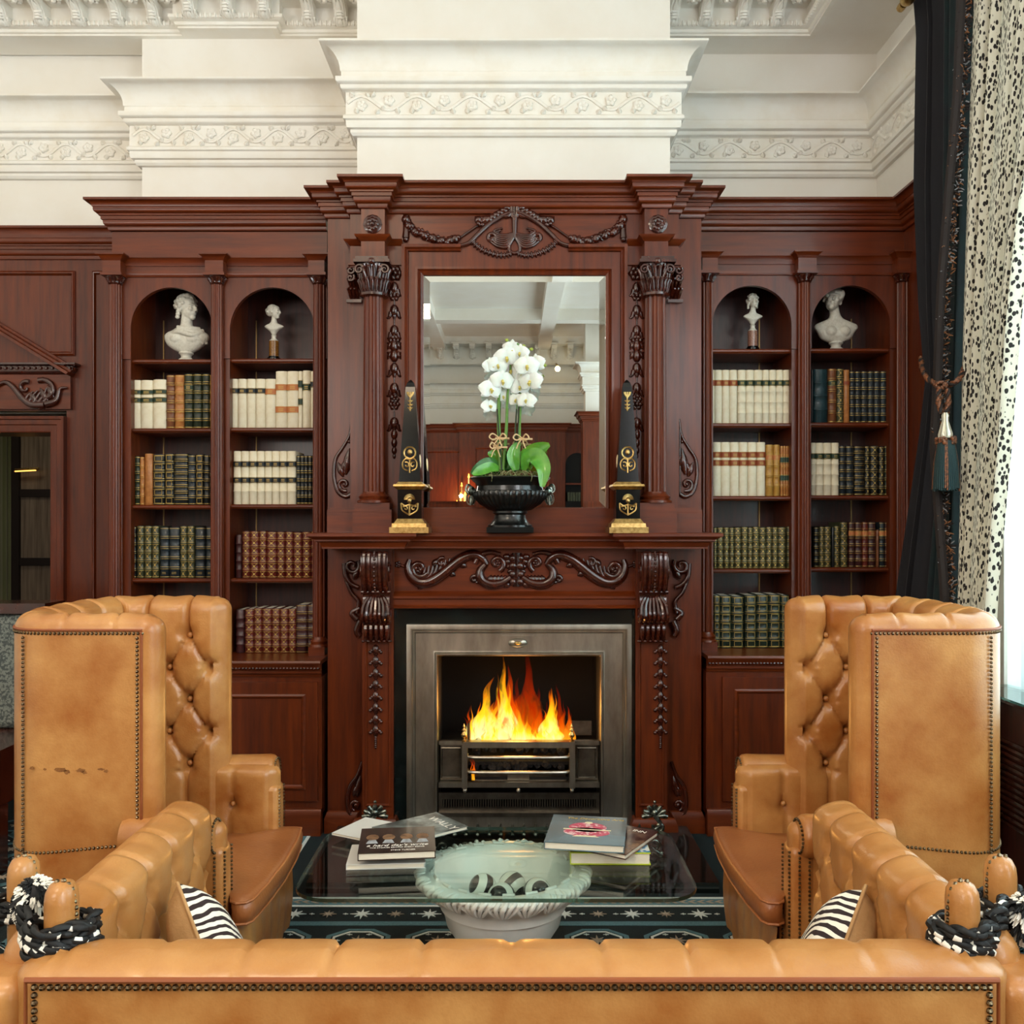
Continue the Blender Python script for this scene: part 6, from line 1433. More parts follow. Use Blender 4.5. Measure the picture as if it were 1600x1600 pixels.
for s in (-1, 1):
    pa = resample([(s*.965, -2.72), (s*.965, -1.895)], .012)
    ar = shell(pa, .115, .14, .755, -1 if s < 0 else 1, tuft=(.165, .26, .032, .665, .40, .06), rimseam=(.165, .06), dz=.014)
    if s < 0: pass
    ar.build('arm', LEB, sf, ang=80)
    # padded corner behind, outside the finial
    mb = MB().box(s*.925, s*1.06, -2.86, -2.70, .10, .70); o = mb.build('arm_back_corner', LEA, sf); bv = o.modifiers.new('b', 'BEVEL'); bv.width = .035; bv.segments = 4
    for (x, y, z1_, nm) in ((s*.900, -2.745, .852, 'finial'), (s*1.052, -2.60, .85, 'finial')):
        mb = MB(); mb.lathe([(.028, .58), (.030, .66), (.031, z1_-.04), (.029, z1_-.02), (.022, z1_-.006), (.010, z1_), (.001, z1_+.002)], (x, y, 0), 20, sx=1.0, sy=1.25); o = mb.build(nm, LEB, sf, ang=80)
        nl = MB(); e = [(x+s*.0, 0)]
        arcp = [(x+s*.018*1.0, y-.034, z) for z in (.60, .65, .7, .75, .80)]
        pts = [Vector((x-(.030 if s > 0 else -.030), y-.004, z)) for z in (.60, .70, .80)]+[Vector((x-s*.022, y-.004, z1_-.012)), Vector((x-s*.008, y-.004, z1_+.002)), Vector((x+s*.01, y-.006, z1_))]
        nails(nl, pts, .0125, .0055, (0, 0, 1)); q = stuff(nl.build('finial_nails', BRS, None)); q.parent = o
sc_poly = resample([(-.91, -2.72), (.91, -2.72), (.91, -1.96), (-.91, -1.96), (-.91, -2.72)], .04)[:-1]
cushion([tuple(p) for p in sc_poly], .18, .28, dome=.02).build('seat_cushion', LEB, sf, ang=80)
BX('seat_base', LEA, sf, -.95, .95, -2.74, -1.95, .08, .18)
for x in (-.9, .9):
    for y in (-2.7, -2.0): MB().lathe([(.02, 0), (.03, .03), (.03, .1)], (x, y, 0), 10).build('leg', WC, sf)
# ropes
RPB = mat('black_rope_cord', '#0d0f10', .6); RPW = mat('white_rope_fleck', '#e9e6da', .6)
def rope(mb, pts, r=.0115):
    P = smoothpts(pts, 8)
    # two plied strands
    L = 0; A, B_ = [], []
    T0 = None
    for i in range(len(P)):
        T = (P[min(i+1, len(P)-1)]-P[max(i-1, 0)]).normalized(); n = T.cross(Vector((0, 0, 1)) if abs(T.z) < .9 else Vector((1, 0, 0))).normalized(); b = T.cross(n)
        if i: L += (P[i]-P[i-1]).length
        a = L/.012
        A.append(P[i]+(n*math.cos(a)+b*math.sin(a))*r*.5); B_.append(P[i]-(n*math.cos(a)+b*math.sin(a))*r*.5)
    mb.tube(A, r*.62, 6, mi=0, mfun=lambda i, j: 1 if ((i+4) % 12) < 3 and j in (3, 4) else 0); mb.tube(B_, r*.62, 6, mi=0, mfun=lambda i, j: 1 if (i % 8) < 3 and j in (0, 1, 2) else 0)
random.seed(11)
for s, side in ((-1, 'left'), (1, 'right')):
    t = thing('tieback_rope', 'black and white rope with tassel lashed round the finials at the sofa\'s %s corner' % side, 'rope', (s*.97, -2.68, .70))
    def coil(x, y, z, turns, R_, rise, rx=1.15):
        n = int(turns*14); pts = []
        for i in range(n+1):
            a = 2*PI*i/14; rr = R_+.006*math.sin(i*.9)+.004*math.sin(i*2.3); pts.append((x+rr*rx*math.cos(a), y+rr*1.15*math.sin(a), z+rise*abs(((i/14.0)*.7) % 2-1)+.004*math.sin(i*1.3)))
        return pts
    mb = MB(); rope(mb, coil(s*.900, -2.745, .722, 7.5, .047, .05, 1.2)); mb.build('rope_coil', [RPB, RPW], t, ang=60)
    mb = MB(); rope(mb, coil(s*1.052, -2.60, .725, 3.5, .042, .04)); mb.build('rope_coil', [RPB, RPW], t, ang=60)
    mb = MB(); 
    for dz_ in (0, .018, -.015): rope(mb, [(s*.95, -2.76, .765+dz_), (s*.985, -2.735, .775+dz_), (s*1.02, -2.67, .765+dz_), (s*1.05, -2.635, .745+dz_)])
    mb.build('rope_span', [RPB, RPW], t, ang=60)
    mb = MB(); c_ = Vector((s*.985, -2.68, .79)) if s < 0 else Vector((1.06, -2.70, .765))
    for i in range(420):
        a = random.uniform(0, 2*PI); b = random.uniform(-1, 1); d = Vector((math.cos(a)*(1-b*b)**.5, math.sin(a)*(1-b*b)**.5, b)); p = c_+Vector((d.x*.035, d.y*.03, d.z*.045))
        stripe = 1 if math.sin(p.z*160+p.x*90) > .1 else 0
        mb.tube([p, p+d*.014+Vector((0, 0, -.010))], [.0042, .0012], 4, mi=stripe)
    mb.ball(c_, (.036, .031, .046), 10, 8)
    stuff(mb.build('fluffy_tassel', [RPB, RPW], t))
# scatter cushions on the sofa
ZEB = bpy.data.materials.new('zebra_hide_cloth'); ZEB.use_nodes = True; nt = ZEB.node_tree; N_ = nt.nodes; L_ = nt.links
tc = N_.new('ShaderNodeTexCoord'); wv = N_.new('ShaderNodeTexWave'); wv.inputs['Scale'].default_value = 14; wv.inputs['Distortion'].default_value = 5; wv.inputs['Detail'].default_value = 2; wv.inputs['Detail Scale'].default_value = 1.0
rp = N_.new('ShaderNodeValToRGB'); rp.color_ramp.interpolation = 'CONSTANT'; rp.color_ramp.elements[0].color = lin('#2a1c1c'); rp.color_ramp.elements[1].position = .48; rp.color_ramp.elements[1].color = lin('#ece6d6')
L_.new(tc.outputs['Object'], wv.inputs['Vector']); L_.new(wv.outputs['Fac'], rp.inputs[0]); L_.new(rp.outputs[0], N_['Principled BSDF'].inputs['Base Color']); N_['Principled BSDF'].inputs['Roughness'].default_value = .85
BEI = mat('beige_suede', '#b98f5e', .8, var=(20, '#a57d4e', 4, .3, .8), bump=(120, .2))
def pillow(label, loc, nrm, spin, a, th, mfront, mback, name='scatter_cushion'):
    n = 20; R1 = []; R2 = []
    for i in range(n+1):
        r1, r2 = [], []
        for j in range(n+1):
            u = -1+2*i/n; v = -1+2*j/n; e = max(0, (1-u**4)*(1-v**4))**.45; pinch = 1-.10*(1-abs(u*v))*max(abs(u), abs(v))**3
            x, y = a*u*pinch, a*v*pinch; r1.append((x, y, th*e)); r2.append((x, y, -th*e))
        R1.append(r1); R2.append(r2)
    t = thing(name, label, 'cushion', loc, local=True)
    N = Vector(nrm).normalized(); V = (Vector((0, 0, 1))-N*N.z).normalized(); U = V.cross(N)
    M = Matrix((U, V, N)).transposed() @ Matrix.Rotation(math.radians(spin), 3, 'Z'); t.rotation_euler = M.to_euler()
    MB().grid(R1).build('front_cover', mfront, t, ang=80); MB().grid(R2, flip=True).build('back_cover', mback, t, ang=80)
    ed = [R1[0][j] for j in range(n)]+[R1[i][n] for i in range(n)]+[R1[n][n-j] for j in range(n)]+[R1[n-i][0] for i in range(n)]
    MB().tube(ed, .005, 6, closed=True).build('piping', mback, t, ang=80)
    return t
pillow('zebra striped cushion with beige back against the left sofa arm', (-.715, -2.32, .445), (.85, .36, .38), 38, .185, .08, ZEB, BEI)
pillow('zebra striped cushion with beige back against the right sofa arm', (.765, -2.32, .445), (-.85, .36, .38), -38, .18, .08, ZEB, BEI)
DKC = mat('black_patterned_cloth', '#14171b', .85, var=(26, '#c9c7bd', 2, .60, .62))
pillow('dark patterned cushion tucked in the right wing chair', (1.20, -1.60, .62), (-.75, .6, .2), 5, .16, .045, DKC, DKC)
# ================================================================ glass table on a marble urn
XT, YT = -.03, -1.43
gt = thing('glass_topped_table', 'low table of a white carved marble urn under a clear glass top', 'table', (XT, YT, 0))
pr = [(.13, 0), (.2, .0), (.2, .03), (.16, .05), (.10, .09), (.10, .11), (.15, .14), (.19, .20), (.205, .265), (.215, .268), (.215, .28), (.22, .30), (.235, .325), (.262, .348), (.285, .357), (.292, .372), (.285, .382), (.26, .386), (.236, .386), (.228, .38), (.20, .33), (.14, .27), (.06, .25), (.01, .248)]
mb = MB().lathe(pr, (XT, YT, 0), 64, flute=lambda a, i: 1+.012*math.cos(a*8) if 7 <= i <= 8 else 1, cap=False); mb.build('marble_urn', MRB, gt, ang=40)
mb = MB()
for k in range(20):
    a = 2*PI*k/20
    def Q(r_, z, da=0): return Vector((XT+r_*math.cos(a+da), YT+r_*math.sin(a+da), z))
    for j_ in (-2, -1, 0, 1, 2):
        f_ = j_*.055; top_ = .388-.004*abs(j_)
        mb.tube(smoothpts([Q(.242, .318, f_*.3), Q(.266, .335, f_*.8), Q(.290-.003*abs(j_), .356, f_*1.3), Q(.298-.004*abs(j_), .372, f_*1.5+.02), Q(.286, top_-.004, f_*1.6+.05), Q(.262, top_, f_*1.4+.07)], 3), [.003]+[.0085-.001*abs(j_)]*12+[.007, .006, .003], 6)
    mb.tube([Q(.238, .388), Q(.243, .390, .16)], .006, 6)
stuff(mb.build('leaf_carved_rim', MRB, gt, ang=80))
GLT = thin_glass('table_glass', '#f0f8f5'); GLE = mat('green_glass_edge', '#0d4038', .05, trans=.6, ior=1.5, coat=1)
def rrect(x0, x1, y0, y1, r_, n=8):
    P = []
    for cx, cy, a0 in ((x1-r_, y1-r_, 0), (x0+r_, y1-r_, 90), (x0+r_, y0+r_, 180), (x1-r_, y0+r_, 270)):
        for i in range(n+1): a = math.radians(a0+90*i/n); P.append((cx+r_*math.cos(a), cy+r_*math.sin(a)))
    return P
gx0, gx1, gy0, gy1 = -.685, .585, -1.765, -1.10; gz0, gz1 = .406, .418
P = rrect(gx0, gx1, gy0, gy1, .12)
n = len(P); mb = MB(); mb.slab(P, gz0, gz1); g = mb.build('glass_top', [GLT, GLE], gt, smooth=False)
for i, pl_ in enumerate(g.data.polygons): pl_.material_index = 0 if i < 2 else 1
BWW = bpy.data.materials.new('black_and_white_stone'); BWW.use_nodes = True; nt = BWW.node_tree; wv = nt.nodes.new('ShaderNodeTexWave'); wv.inputs['Scale'].default_value = 6.5; wv.inputs['Distortion'].default_value = .4; tc = nt.nodes.new('ShaderNodeTexCoord'); rp = nt.nodes.new('ShaderNodeValToRGB'); rp.color_ramp.interpolation = 'CONSTANT'; rp.color_ramp.elements[0].color = lin('#17120f'); rp.color_ramp.elements[1].position = .5; rp.color_ramp.elements[1].color = lin('#ebe9dd')
nt.links.new(tc.outputs['Object'], wv.inputs[0]); nt.links.new(wv.outputs['Fac'], rp.inputs[0]); nt.links.new(rp.outputs[0], nt.nodes['Principled BSDF'].inputs['Base Color']); nt.nodes['Principled BSDF'].inputs['Roughness'].default_value = .1
for i, (x, y, z, rz, lab) in enumerate(((-.10, -1.42, .315, 20, 'banded stone ball at the left in the marble urn'), (.0, -1.40, .315, -40, 'banded stone ball at the back in the marble urn'), (-.035, -1.50, .315, 70, 'banded stone ball at the front in the marble urn'), (.085, -1.47, .32, 110, 'banded stone ball at the right in the marble urn'))):
    o = MB().ball((0, 0, 0), .048, 28, 18).build('stone_ball', BWW, ang=80); o.location = (x, y, z); o.rotation_euler = (.4, .5, math.radians(rz)); tag(o, lab, 'ball', 'stone balls in the urn')
# ---- books on the table
def flatbook(name, label, cat, cx, cy, z0, w_, d_s, h, rz, cov, grp=None, cover_t=.003, soft=False, spine=-1):
    t = thing(name, label, cat, (cx, cy, z0), group=grp, local=True, rz=math.radians(rz))
    c = cover_t
    mb = MB(); mb.box(-w_/2, w_/2, -d_s/2, d_s/2, h-c, h); mb.box(-w_/2, w_/2, -d_s/2, d_s/2, 0, c); mb.box(-w_/2 if spine < 0 else w_/2-c, -w_/2+c if spine < 0 else w_/2, -d_s/2, d_s/2, c, h-c); mb.build('cover', cov, t)
    MB().box(-w_/2+c, w_/2-.004, -d_s/2+.003, d_s/2-.003, c, h-c).build('page_block', PAGE, t)
    return t
def text(body, name, parent, loc, size, m, rz=0, shear=0, align='CENTER', flip=0):
    cu = bpy.data.curves.new(name, 'FONT'); cu.body = body; cu.size = size; cu.align_x = align; cu.extrude = .0002; cu.shear = shear; cu.materials.append(m)
    o0 = bpy.data.objects.new(name, cu); S.collection.objects.link(o0); dg = bpy.context.evaluated_depsgraph_get(); me = bpy.data.meshes.new_from_object(o0.evaluated_get(dg)); bpy.data.objects.remove(o0); o = bpy.data.objects.new(name, me); S.collection.objects.link(o); me.name = name; o.parent = parent; o.location = loc; o.rotation_euler = (0, 0, rz); return o
def at(px, py, z):
    d = (EYE-z)*F/(py-815); return ((px-800)*d/F, CAMY+d)
INK = mat('white_print', '#f0ece2', .6); GINK = mat('gold_print', '#c9a650', .5); DKB = mat('dark_photo_cover', '#241d1b', .25, coat=.6, var=(9, '#4a3a30', 3, .35, .75)); WHC = mat('white_glossy_cover', '#e4e4dd', .3, coat=.4); GRY = mat('photo_grey_cover', '#39403f', .3, coat=.5, var=(14, '#9aa6a2', 3, .4, .7))
gz = gz1+.0006
x, y = at(595, 1345, gz); b1 = flatbook('book', 'white paperback at the bottom of the left table pile', 'book', x+.02, y+.02, gz, .26, .19, .018, 4, WHC)
x, y = at(575, 1318, gz); b2 = flatbook('magazine', 'open white booklet sticking out left of the table pile', 'magazine', x+.03, y+.06, gz+.019, .27, .2, .008, -28, WHC, cover_t=.001)
x, y = at(668, 1313, gz); b3 = flatbook('magazine', 'dark covered magazine under the right of the left pile', 'magazine', x-.03, y+.03, gz+.028, .21, .28, .012, -52, GRY, cover_t=.001)
text('WALLY', 'cover_title', b3, (.02, .07, .0125), .05, INK)
b4 = flatbook('book', 'dark brown photo book with white handwritten title, top of the left pile', 'book', at(620, 1318, gz+.06)[0], at(620, 1318, gz+.06)[1]+.02, gz+.042, .255, .245, .026, 6, DKB)
text("a hard day's write", 'cover_title', b4, (.0, -.065, .0262), .0285, INK, shear=.3); text('THE STORIES BEHIND EVERY SONG', 'cover_subtitle', b4, (.0, -.082, .0262), .0115, INK); text('STEVE TURNER', 'cover_author', b4, (.02, -.108, .0262), .012, INK)
ph = MB(); random.seed(9)
PHW = mat('cover_photo_pale', '#b9bec2', .4, var=(30, '#6d737a', 3, .4, .7)); PHF = mat('cover_photo_tan', '#8d6a4c', .4, var=(40, '#4e3829', 3, .4, .7))
for fx in (-.085, -.03, .03, .085):
    ph.slab([(fx+.022*math.cos(2*PI*i/10), .025+.03*math.sin(2*PI*i/10)) for i in range(10)], .026, .0263, 0); ph.slab([(fx-.02, -.035), (fx+.02, -.035), (fx+.012, -.002), (fx-.012, -.002)], .026, .0264, 1)
ph.build('cover_photo', [PHF, PHW], b4, smooth=False)
# right pile
YLW = mat('lime_cover', '#b9c92c', .35, coat=.4); BLU = mat('blue_photo_cover', '#2a7fa8', .3, coat=.5, var=(22, '#d9dcd6', 2, .5, .56)); RDK = mat('dark_red_photo_cover', '#3a1c18', .25, coat=.6, var=(11, '#8c6a50', 3, .5, .7))
x, y = at(955, 1352, gz); b5 = flatbook('book', 'thick lime green book at the bottom of the right table pile', 'book', x, y+.12, gz, .27, .23, .040, -1, YLW)
MB().box(.02, .134, -.11, .11, .0402, .0408).build('cover_photo', BLU, b5)
b6 = flatbook('book', 'dark red photo book askew in the middle of the right table pile', 'book', at(955, 1320, gz+.05)[0]+.0, at(955, 1320, gz+.05)[1]+.06, gz+.042, .25, .27, .018, -32, RDK)
text('INN', 'cover_title', b6, (.07, .09, .0182), .028, INK)
b7 = flatbook('book', 'dark grey glossy book with pink porcelain box picture, top of right pile', 'book', at(920, 1300, gz+.08)[0]-.005, at(920, 1300, gz+.08)[1]+.005, gz+.062, .265, .29, .026, -9, mat('grey_blue_glossy_cover', '#2d3b42', .15, coat=.8, var=(3, '#6f8d98', 2, .35, .75)))
PNK = mat('pink_enamel_print', '#c4566a', .4, var=(60, '#e9c7c4', 2, .5, .6)); CRMP = mat('cream_print', '#e9dcb6', .5)
mb = MB(); e = lambda cx, cy, rx, ry, z: mb.slab([(cx+rx*math.cos(2*PI*i/24), cy+ry*math.sin(2*PI*i/24)) for i in range(24)], .0261, z, mi_)
mi_ = 0; e(.0, -.03, .080, .045, .0263); mi_ = 0; e(.0, .02, .066, .05, .0263); mi_ = 1; mb.slab([(-.082, -.010), (.082, -.010), (.082, -.001), (-.082, -.001)], .0261, .0266, 1); e(.0, .068, .014, .01, .0265); mb.slab([(-.045, -.078), (.045, -.078), (.03, -.066), (-.03, -.066)], .0261, .0265, 1)
mb.build('cover_picture', [PNK, CRMP], b7, smooth=False)
text('The Decorative Arts', 'cover_title', b7, (.02, .105, .0262), .024, GINK, shear=.25)
# ================================================================ curtains
def lerpk(tab, y):
    for (a, va), (b, vb) in zip(tab[:-1], tab[1:]):
        if y <= b: return va+(vb-va)*max(0, (y-a))/(b-a)
    return tab[-1][1]
def drape(name, mt, ledge, redge, zs, folds, amp, mfun=None, parent=None, phase=0, seg=10):
    """hanging cloth between two edge curves given as tables z -> (x, y)"""
    rows = []; N = folds*seg
    for z in zs:
        a, b = Vector((lerpk([(q[0], q[1]) for q in ledge], z), lerpk([(q[0], q[2]) for q in ledge], z))), Vector((lerpk([(q[0], q[1]) for q in redge], z), lerpk([(q[0], q[2]) for q in redge], z)))
        dr = b-a; L = dr.length; nr = Vector((-dr.y, dr.x)).normalized(); sq = min(1, L/.45); row = []
        for i in range(N+1):
            t = i/N; tt = t+.25/folds*math.sin(2*PI*folds*t*.5+phase)
            A = amp*(.7+.3*math.sin(t*7+phase))*(.5+.5*sq)
            q = a+dr*t+nr*(A*math.sin(2*PI*folds*tt)+.25*A*math.sin(z*1.3+t*9))
            row.append((q.x, q.y, z))
        rows.append(row)
    return MB().grid(rows, mfun=mfun).build(name, mt, parent, ang=80)
def edge(tab, d0, d1=None):      # rows (py, px, distance) from the photograph's plan -> (z, x, y)
    out = []
    for py, px, dd in tab: out.append((EYE-(py-815)*dd/F, (px-800)*dd/F, CAMY+dd))
    return sorted(out)
ct = thing('velvet_curtain', 'dark teal velvet curtain with bullion fringe tied back at right', 'curtain', (1.93, -.3, 0))
zs = [.02+4.5*i/94 for i in range(95)]
le = edge([(-60, 1432, 4.55), (0, 1430, 4.55), (60, 1436, 4.5), (300, 1433, 4.5), (480, 1440, 4.45), (600, 1450, 4.4), (680, 1440, 4.42), (800, 1420, 4.45), (920, 1400, 4.5), (1330, 1350, 4.5)], 0)
ri = edge([(-60, 1524, 4.05), (0, 1522, 4.05), (200, 1520, 4.05), (400, 1512, 4.08), (600, 1504, 4.1), (760, 1503, 4.1), (920, 1500, 4.1), (1330, 1500, 4.1)], 0)
drape('curtain_cloth', [VEL, VELB], le, ri, zs, 7, .035, mfun=lambda i, j: 1 if (j % 70) < 38 else 0, parent=ct)
fri = edge([(-60, 1503, 4.02), (0, 1503, 4.02), (150, 1497, 4.0), (300, 1484, 4.02), (450, 1472, 4.05), (590, 1466, 4.1), (700, 1461, 4.06), (780, 1466, 4.02), (920, 1477, 4.0), (1330, 1480, 4.0)], 0)
random.seed(21); mb = MB(); FRB = mat('black_brown_fringe', '#241c1a', .8); FRT = mat('copper_fringe_thread', '#8a5a36', .5); FRW = mat('silver_fringe_thread', '#8f8f92', .5)
z = .1
while z < 4.3:
    x, y = lerpk([(q[0], q[1]) for q in fri], z), lerpk([(q[0], q[2]) for q in fri], z)
    for k in range(7):
        p = Vector((x-.025+random.uniform(-.0, .05), y-.03+random.uniform(-.01, .01), z+random.uniform(-.01, .01))); d = Vector((random.uniform(-.02, .02), random.uniform(-.02, .0), random.uniform(-.016, .016)))
        c_ = 0 if random.random() < .5 else (1 if random.random() < .6 else 2)
        mb.tube([p, p+d*.6+Vector((0, -.004, 0)), p+d], [.0045, .004, .0015] if c_ == 0 else [.003, .0028, .0012], 4, mi=c_)
    z += .0105
stuff(mb.build('bullion_fringe', [FRB, FRT, FRW], ct, ang=60))
mb = MB(); pts = [Vector((lerpk([(q[0], q[1]) for q in fri], z)-.02, lerpk([(q[0], q[2]) for q in fri], z)-.035, z)) for z in [.1+.05*i for i in range(84)]]
mb.tube(pts, .020, 8, mi=0); rope_ = MB()
mb.build('fringe_heading', [FRB], ct)
CPR = mat('copper_braid', '#8a5230', .45, var=(120, '#3a2418', 2, .4, .6)); SLK = mat('silver_silk', '#c9c4b2', .25, .5); TSK = mat('teal_tassel_silk', '#0a2e30', .6)
tb = thing('curtain_tieback', 'copper and black rope tieback with big tassel on the dark curtain', 'tieback', (1.86, -.55, 2.1))
def R3(px, py, dd): return Vector(((px-800)*dd/F, CAMY+dd, EYE-(py-815)*dd/F))
def braid(mb, pts, r_):
    P = smoothpts(pts, 6)
    for ph in (0, 2*PI/3, 4*PI/3):
        L = 0; Q = []
        for i in range(len(P)):
            T = (P[min(i+1, len(P)-1)]-P[max(i-1, 0)]).normalized(); n = T.cross(Vector((0, 1, 0))).normalized(); b = T.cross(n)
            if i: L += (P[i]-P[i-1]).length
            Q.append(P[i]+(n*math.cos(L/.012+ph)+b*math.sin(L/.012+ph))*r_*.55)
        mb.tube(Q, r_*.6, 6, mi=0 if ph else 1)
mb = MB(); braid(mb, [R3(1438, 560, 4.2), R3(1444, 585, 4.05), R3(1462, 600, 3.96), R3(1480, 602, 3.95)], .012); braid(mb, [R3(1480, 602, 3.95), R3(1495, 596, 3.92), R3(1505, 580, 3.95), R3(1510, 560, 4.0)], .012)
braid(mb, [R3(1468, 606, 3.93), R3(1466, 625, 3.92), R3(1471, 645, 3.91)], .011); braid(mb, [R3(1480, 608, 3.93), R3(1482, 628, 3.92), R3(1479, 645, 3.91)], .011)
mb.build('braided_rope', [CPR, FRB], tb, ang=60)
mb = MB(); c_ = R3(1471, 602, 3.93)
for i in range(40): d = Vector((random.gauss(0, 1), random.gauss(0, 1), random.gauss(0, 1))).normalized(); mb.ball(c_+Vector((d.x*.022, d.y*.016, d.z*.014)), .007, 5, 4)
mb.build('rosette_knot', CPR, tb)
c_ = R3(1477, 668, 3.91); mb = MB().lathe([(.010, .062), (.014, .05), (.012, .03), (.020, .0), (.028, -.03), (.026, -.045)], tuple(c_), 20, flute=lambda a, i: 1+.08*math.cos(a*10)); mb.build('tassel_head', SLK, tb)
mb = MB(); c2 = R3(1478, 689, 3.91)
for i in range(60): a = random.random()*2*PI; mb.ball(c2+Vector((.035*math.cos(a), .035*math.sin(a), random.uniform(-.01, .012))), random.uniform(.006, .011), 5, 4)
mb.build('tassel_ruff', CPR, tb)
mb = MB()
for k in range(3):
    for i in range(40):
        a = 2*PI*i/40+k*.05; r0, r1 = .030-.006*k, .052-.008*k; mi_ = 1 if (i % 9 in (0, 1) and k == 0) else 0
        mb.tube([c2+Vector((r0*math.cos(a), r0*math.sin(a), 0)), c2+Vector(((r0+r1)/2*1.08*math.cos(a), (r0+r1)/2*1.08*math.sin(a), -.09)), c2+Vector((r1*math.cos(a), r1*math.sin(a), -.205+random.uniform(-.008, .006)))], .0045, 5, mi=mi_)
stuff(mb.build('tassel_skirt', [TSK, CPR], tb, ang=80))
# leopard print curtain
LEO = bpy.data.materials.new('spotted_curtain_cloth'); LEO.use_nodes = True; nt = LEO.node_tree; N_ = nt.nodes; L_ = nt.links
tc = N_.new('ShaderNodeTexCoord'); mp_ = N_.new('ShaderNodeMapping'); mp_.inputs['Scale'].default_value = (78, 38, 1); mp_.inputs['Rotation'].default_value = (0, 0, .35); vo = N_.new('ShaderNodeTexVoronoi'); vo.inputs['Scale'].default_value = 1.0; vo.inputs['Randomness'].default_value = .85
rp = N_.new('ShaderNodeValToRGB'); rp.color_ramp.elements[0].position = .38; rp.color_ramp.elements[0].color = lin('#1b1512'); rp.color_ramp.elements[1].position = .45; rp.color_ramp.elements[1].color = lin('#cdc5b2')
nz = N_.new('ShaderNodeTexNoise'); nz.inputs['Scale'].default_value = 2.2; mxv = N_.new('ShaderNodeVectorMath'); mxv.operation = 'MULTIPLY_ADD'; mxv.inputs[1].default_value = (.25, .25, .25)
L_.new(tc.outputs['UV'], mp_.inputs[0]); L_.new(mp_.outputs[0], nz.inputs[0]); L_.new(nz.outputs['Color'], mxv.inputs[0]); L_.new(mp_.outputs[0], mxv.inputs[2]); L_.new(mxv.outputs[0], vo.inputs['Vector']); L_.new(vo.outputs['Distance'], rp.inputs[0]); L_.new(rp.outputs[0], N_['Principled BSDF'].inputs['Base Color']); N_['Principled BSDF'].inputs['Roughness'].default_value = .85
tl = N_.new('ShaderNodeBsdfTranslucent'); mxs = N_.new('ShaderNodeMixShader'); mxs.inputs[0].default_value = .12; L_.new(rp.outputs[0], tl.inputs[0]); L_.new(N_['Principled BSDF'].outputs[0], mxs.inputs[1]); L_.new(tl.outputs[0], mxs.inputs[2]); L_.new(mxs.outputs[0], N_['Material Output'].inputs[0])
le = edge([(-60, 1518, 4.0), (0, 1518, 4.0), (400, 1508, 4.0), (600, 1503, 4.0), (920, 1496, 4.0), (1330, 1490, 4.0)], 0)
ri = edge([(-60, 1660, 3.55), (0, 1650, 3.55), (200, 1625, 3.6), (350, 1602, 3.65), (500, 1588, 3.65), (700, 1574, 3.68), (920, 1554, 3.72), (1330, 1530, 3.75)], 0)
N0 = 6*12
lc = drape('spotted_curtain', LEO, le, ri, zs, 6, .03, phase=1.2, seg=12)
uv = lc.data.uv_layers.new(name='UVMap'); W_ = .95; cols = 73
me = lc.data
for pl_ in me.polygons:
    for li in pl_.loop_indices:
        vi = me.loops[li].vertex_index; uv.data[li].uv = ((vi % cols)/72*W_, me.vertices[vi].co.z)
tag(lc, 'black and cream spotted curtain hanging beside the window at right', 'curtain')
NET = mat('white_net_cloth', '#e8f4f4', .9); nt = NET.node_tree; tl = nt.nodes.new('ShaderNodeBsdfTranslucent'); tl.inputs[0].default_value = lin('#eaf6f6'); mxs = nt.nodes.new('ShaderNodeMixShader'); mxs.inputs[0].default_value = .75; nt.links.new(nt.nodes['Principled BSDF'].outputs[0], mxs.inputs[1]); nt.links.new(tl.outputs[0], mxs.inputs[2]); nt.links.new(mxs.outputs[0], nt.nodes['Material Output'].inputs[0])
nc = drape('net_curtain', NET, [(.85, 2.13, -.55), (4.4, 2.13, -.55)], [(.85, 2.13, -2.75), (4.4, 2.13, -2.75)], [.86+3.1*i/12 for i in range(13)], 22, .018, seg=8); tag(nc, 'white net curtain glowing in the window at the right edge', 'curtain')
pole = thing('curtain_pole', 'gilt curtain pole end at the top right above the dark curtain', 'curtain pole', (1.9, -.05, 4.2))
pc = R3(1419, -3, 4.42); mb = MB(); mb.ball(pc, (.035, .05, .032), 14, 10); mb.tube([pc+Vector((0, .05, 0)), pc+Vector((0, .09, 0))], .02, 10); mb.build('finial', GLD, pole); MB().tube([pc, pc+Vector((.12, -2.8, .0))], .018, 10).build('pole_rod', WC, pole)
# window ledge cabinet with a glass top
wl = thing('window_ledge', 'dark wood window ledge with slatted front and glass top at right edge', 'ledge', (2.0, -1.7, 0))
xl = 1.985
mb = MB(); mb.box(xl, XR, -3.2, -.62, .0, .845); mb.build('ledge_body', WD, wl)
for i in range(14): BX('slat', WC, wl, xl-.012, xl, -3.1, -.8, .36+.025*i, .372+.025*i)
BX('ledge_top', WC, wl, xl-.02, XR+.2, -3.2, -.62, .845, .862); BX('glass_sheet', GLT, wl, xl-.03, XR+.2, -3.2, -.62, .8625, .872); BX('glass_edge', GLE, wl, xl-.034, xl-.03, -3.2, -.62, .8625, .872)
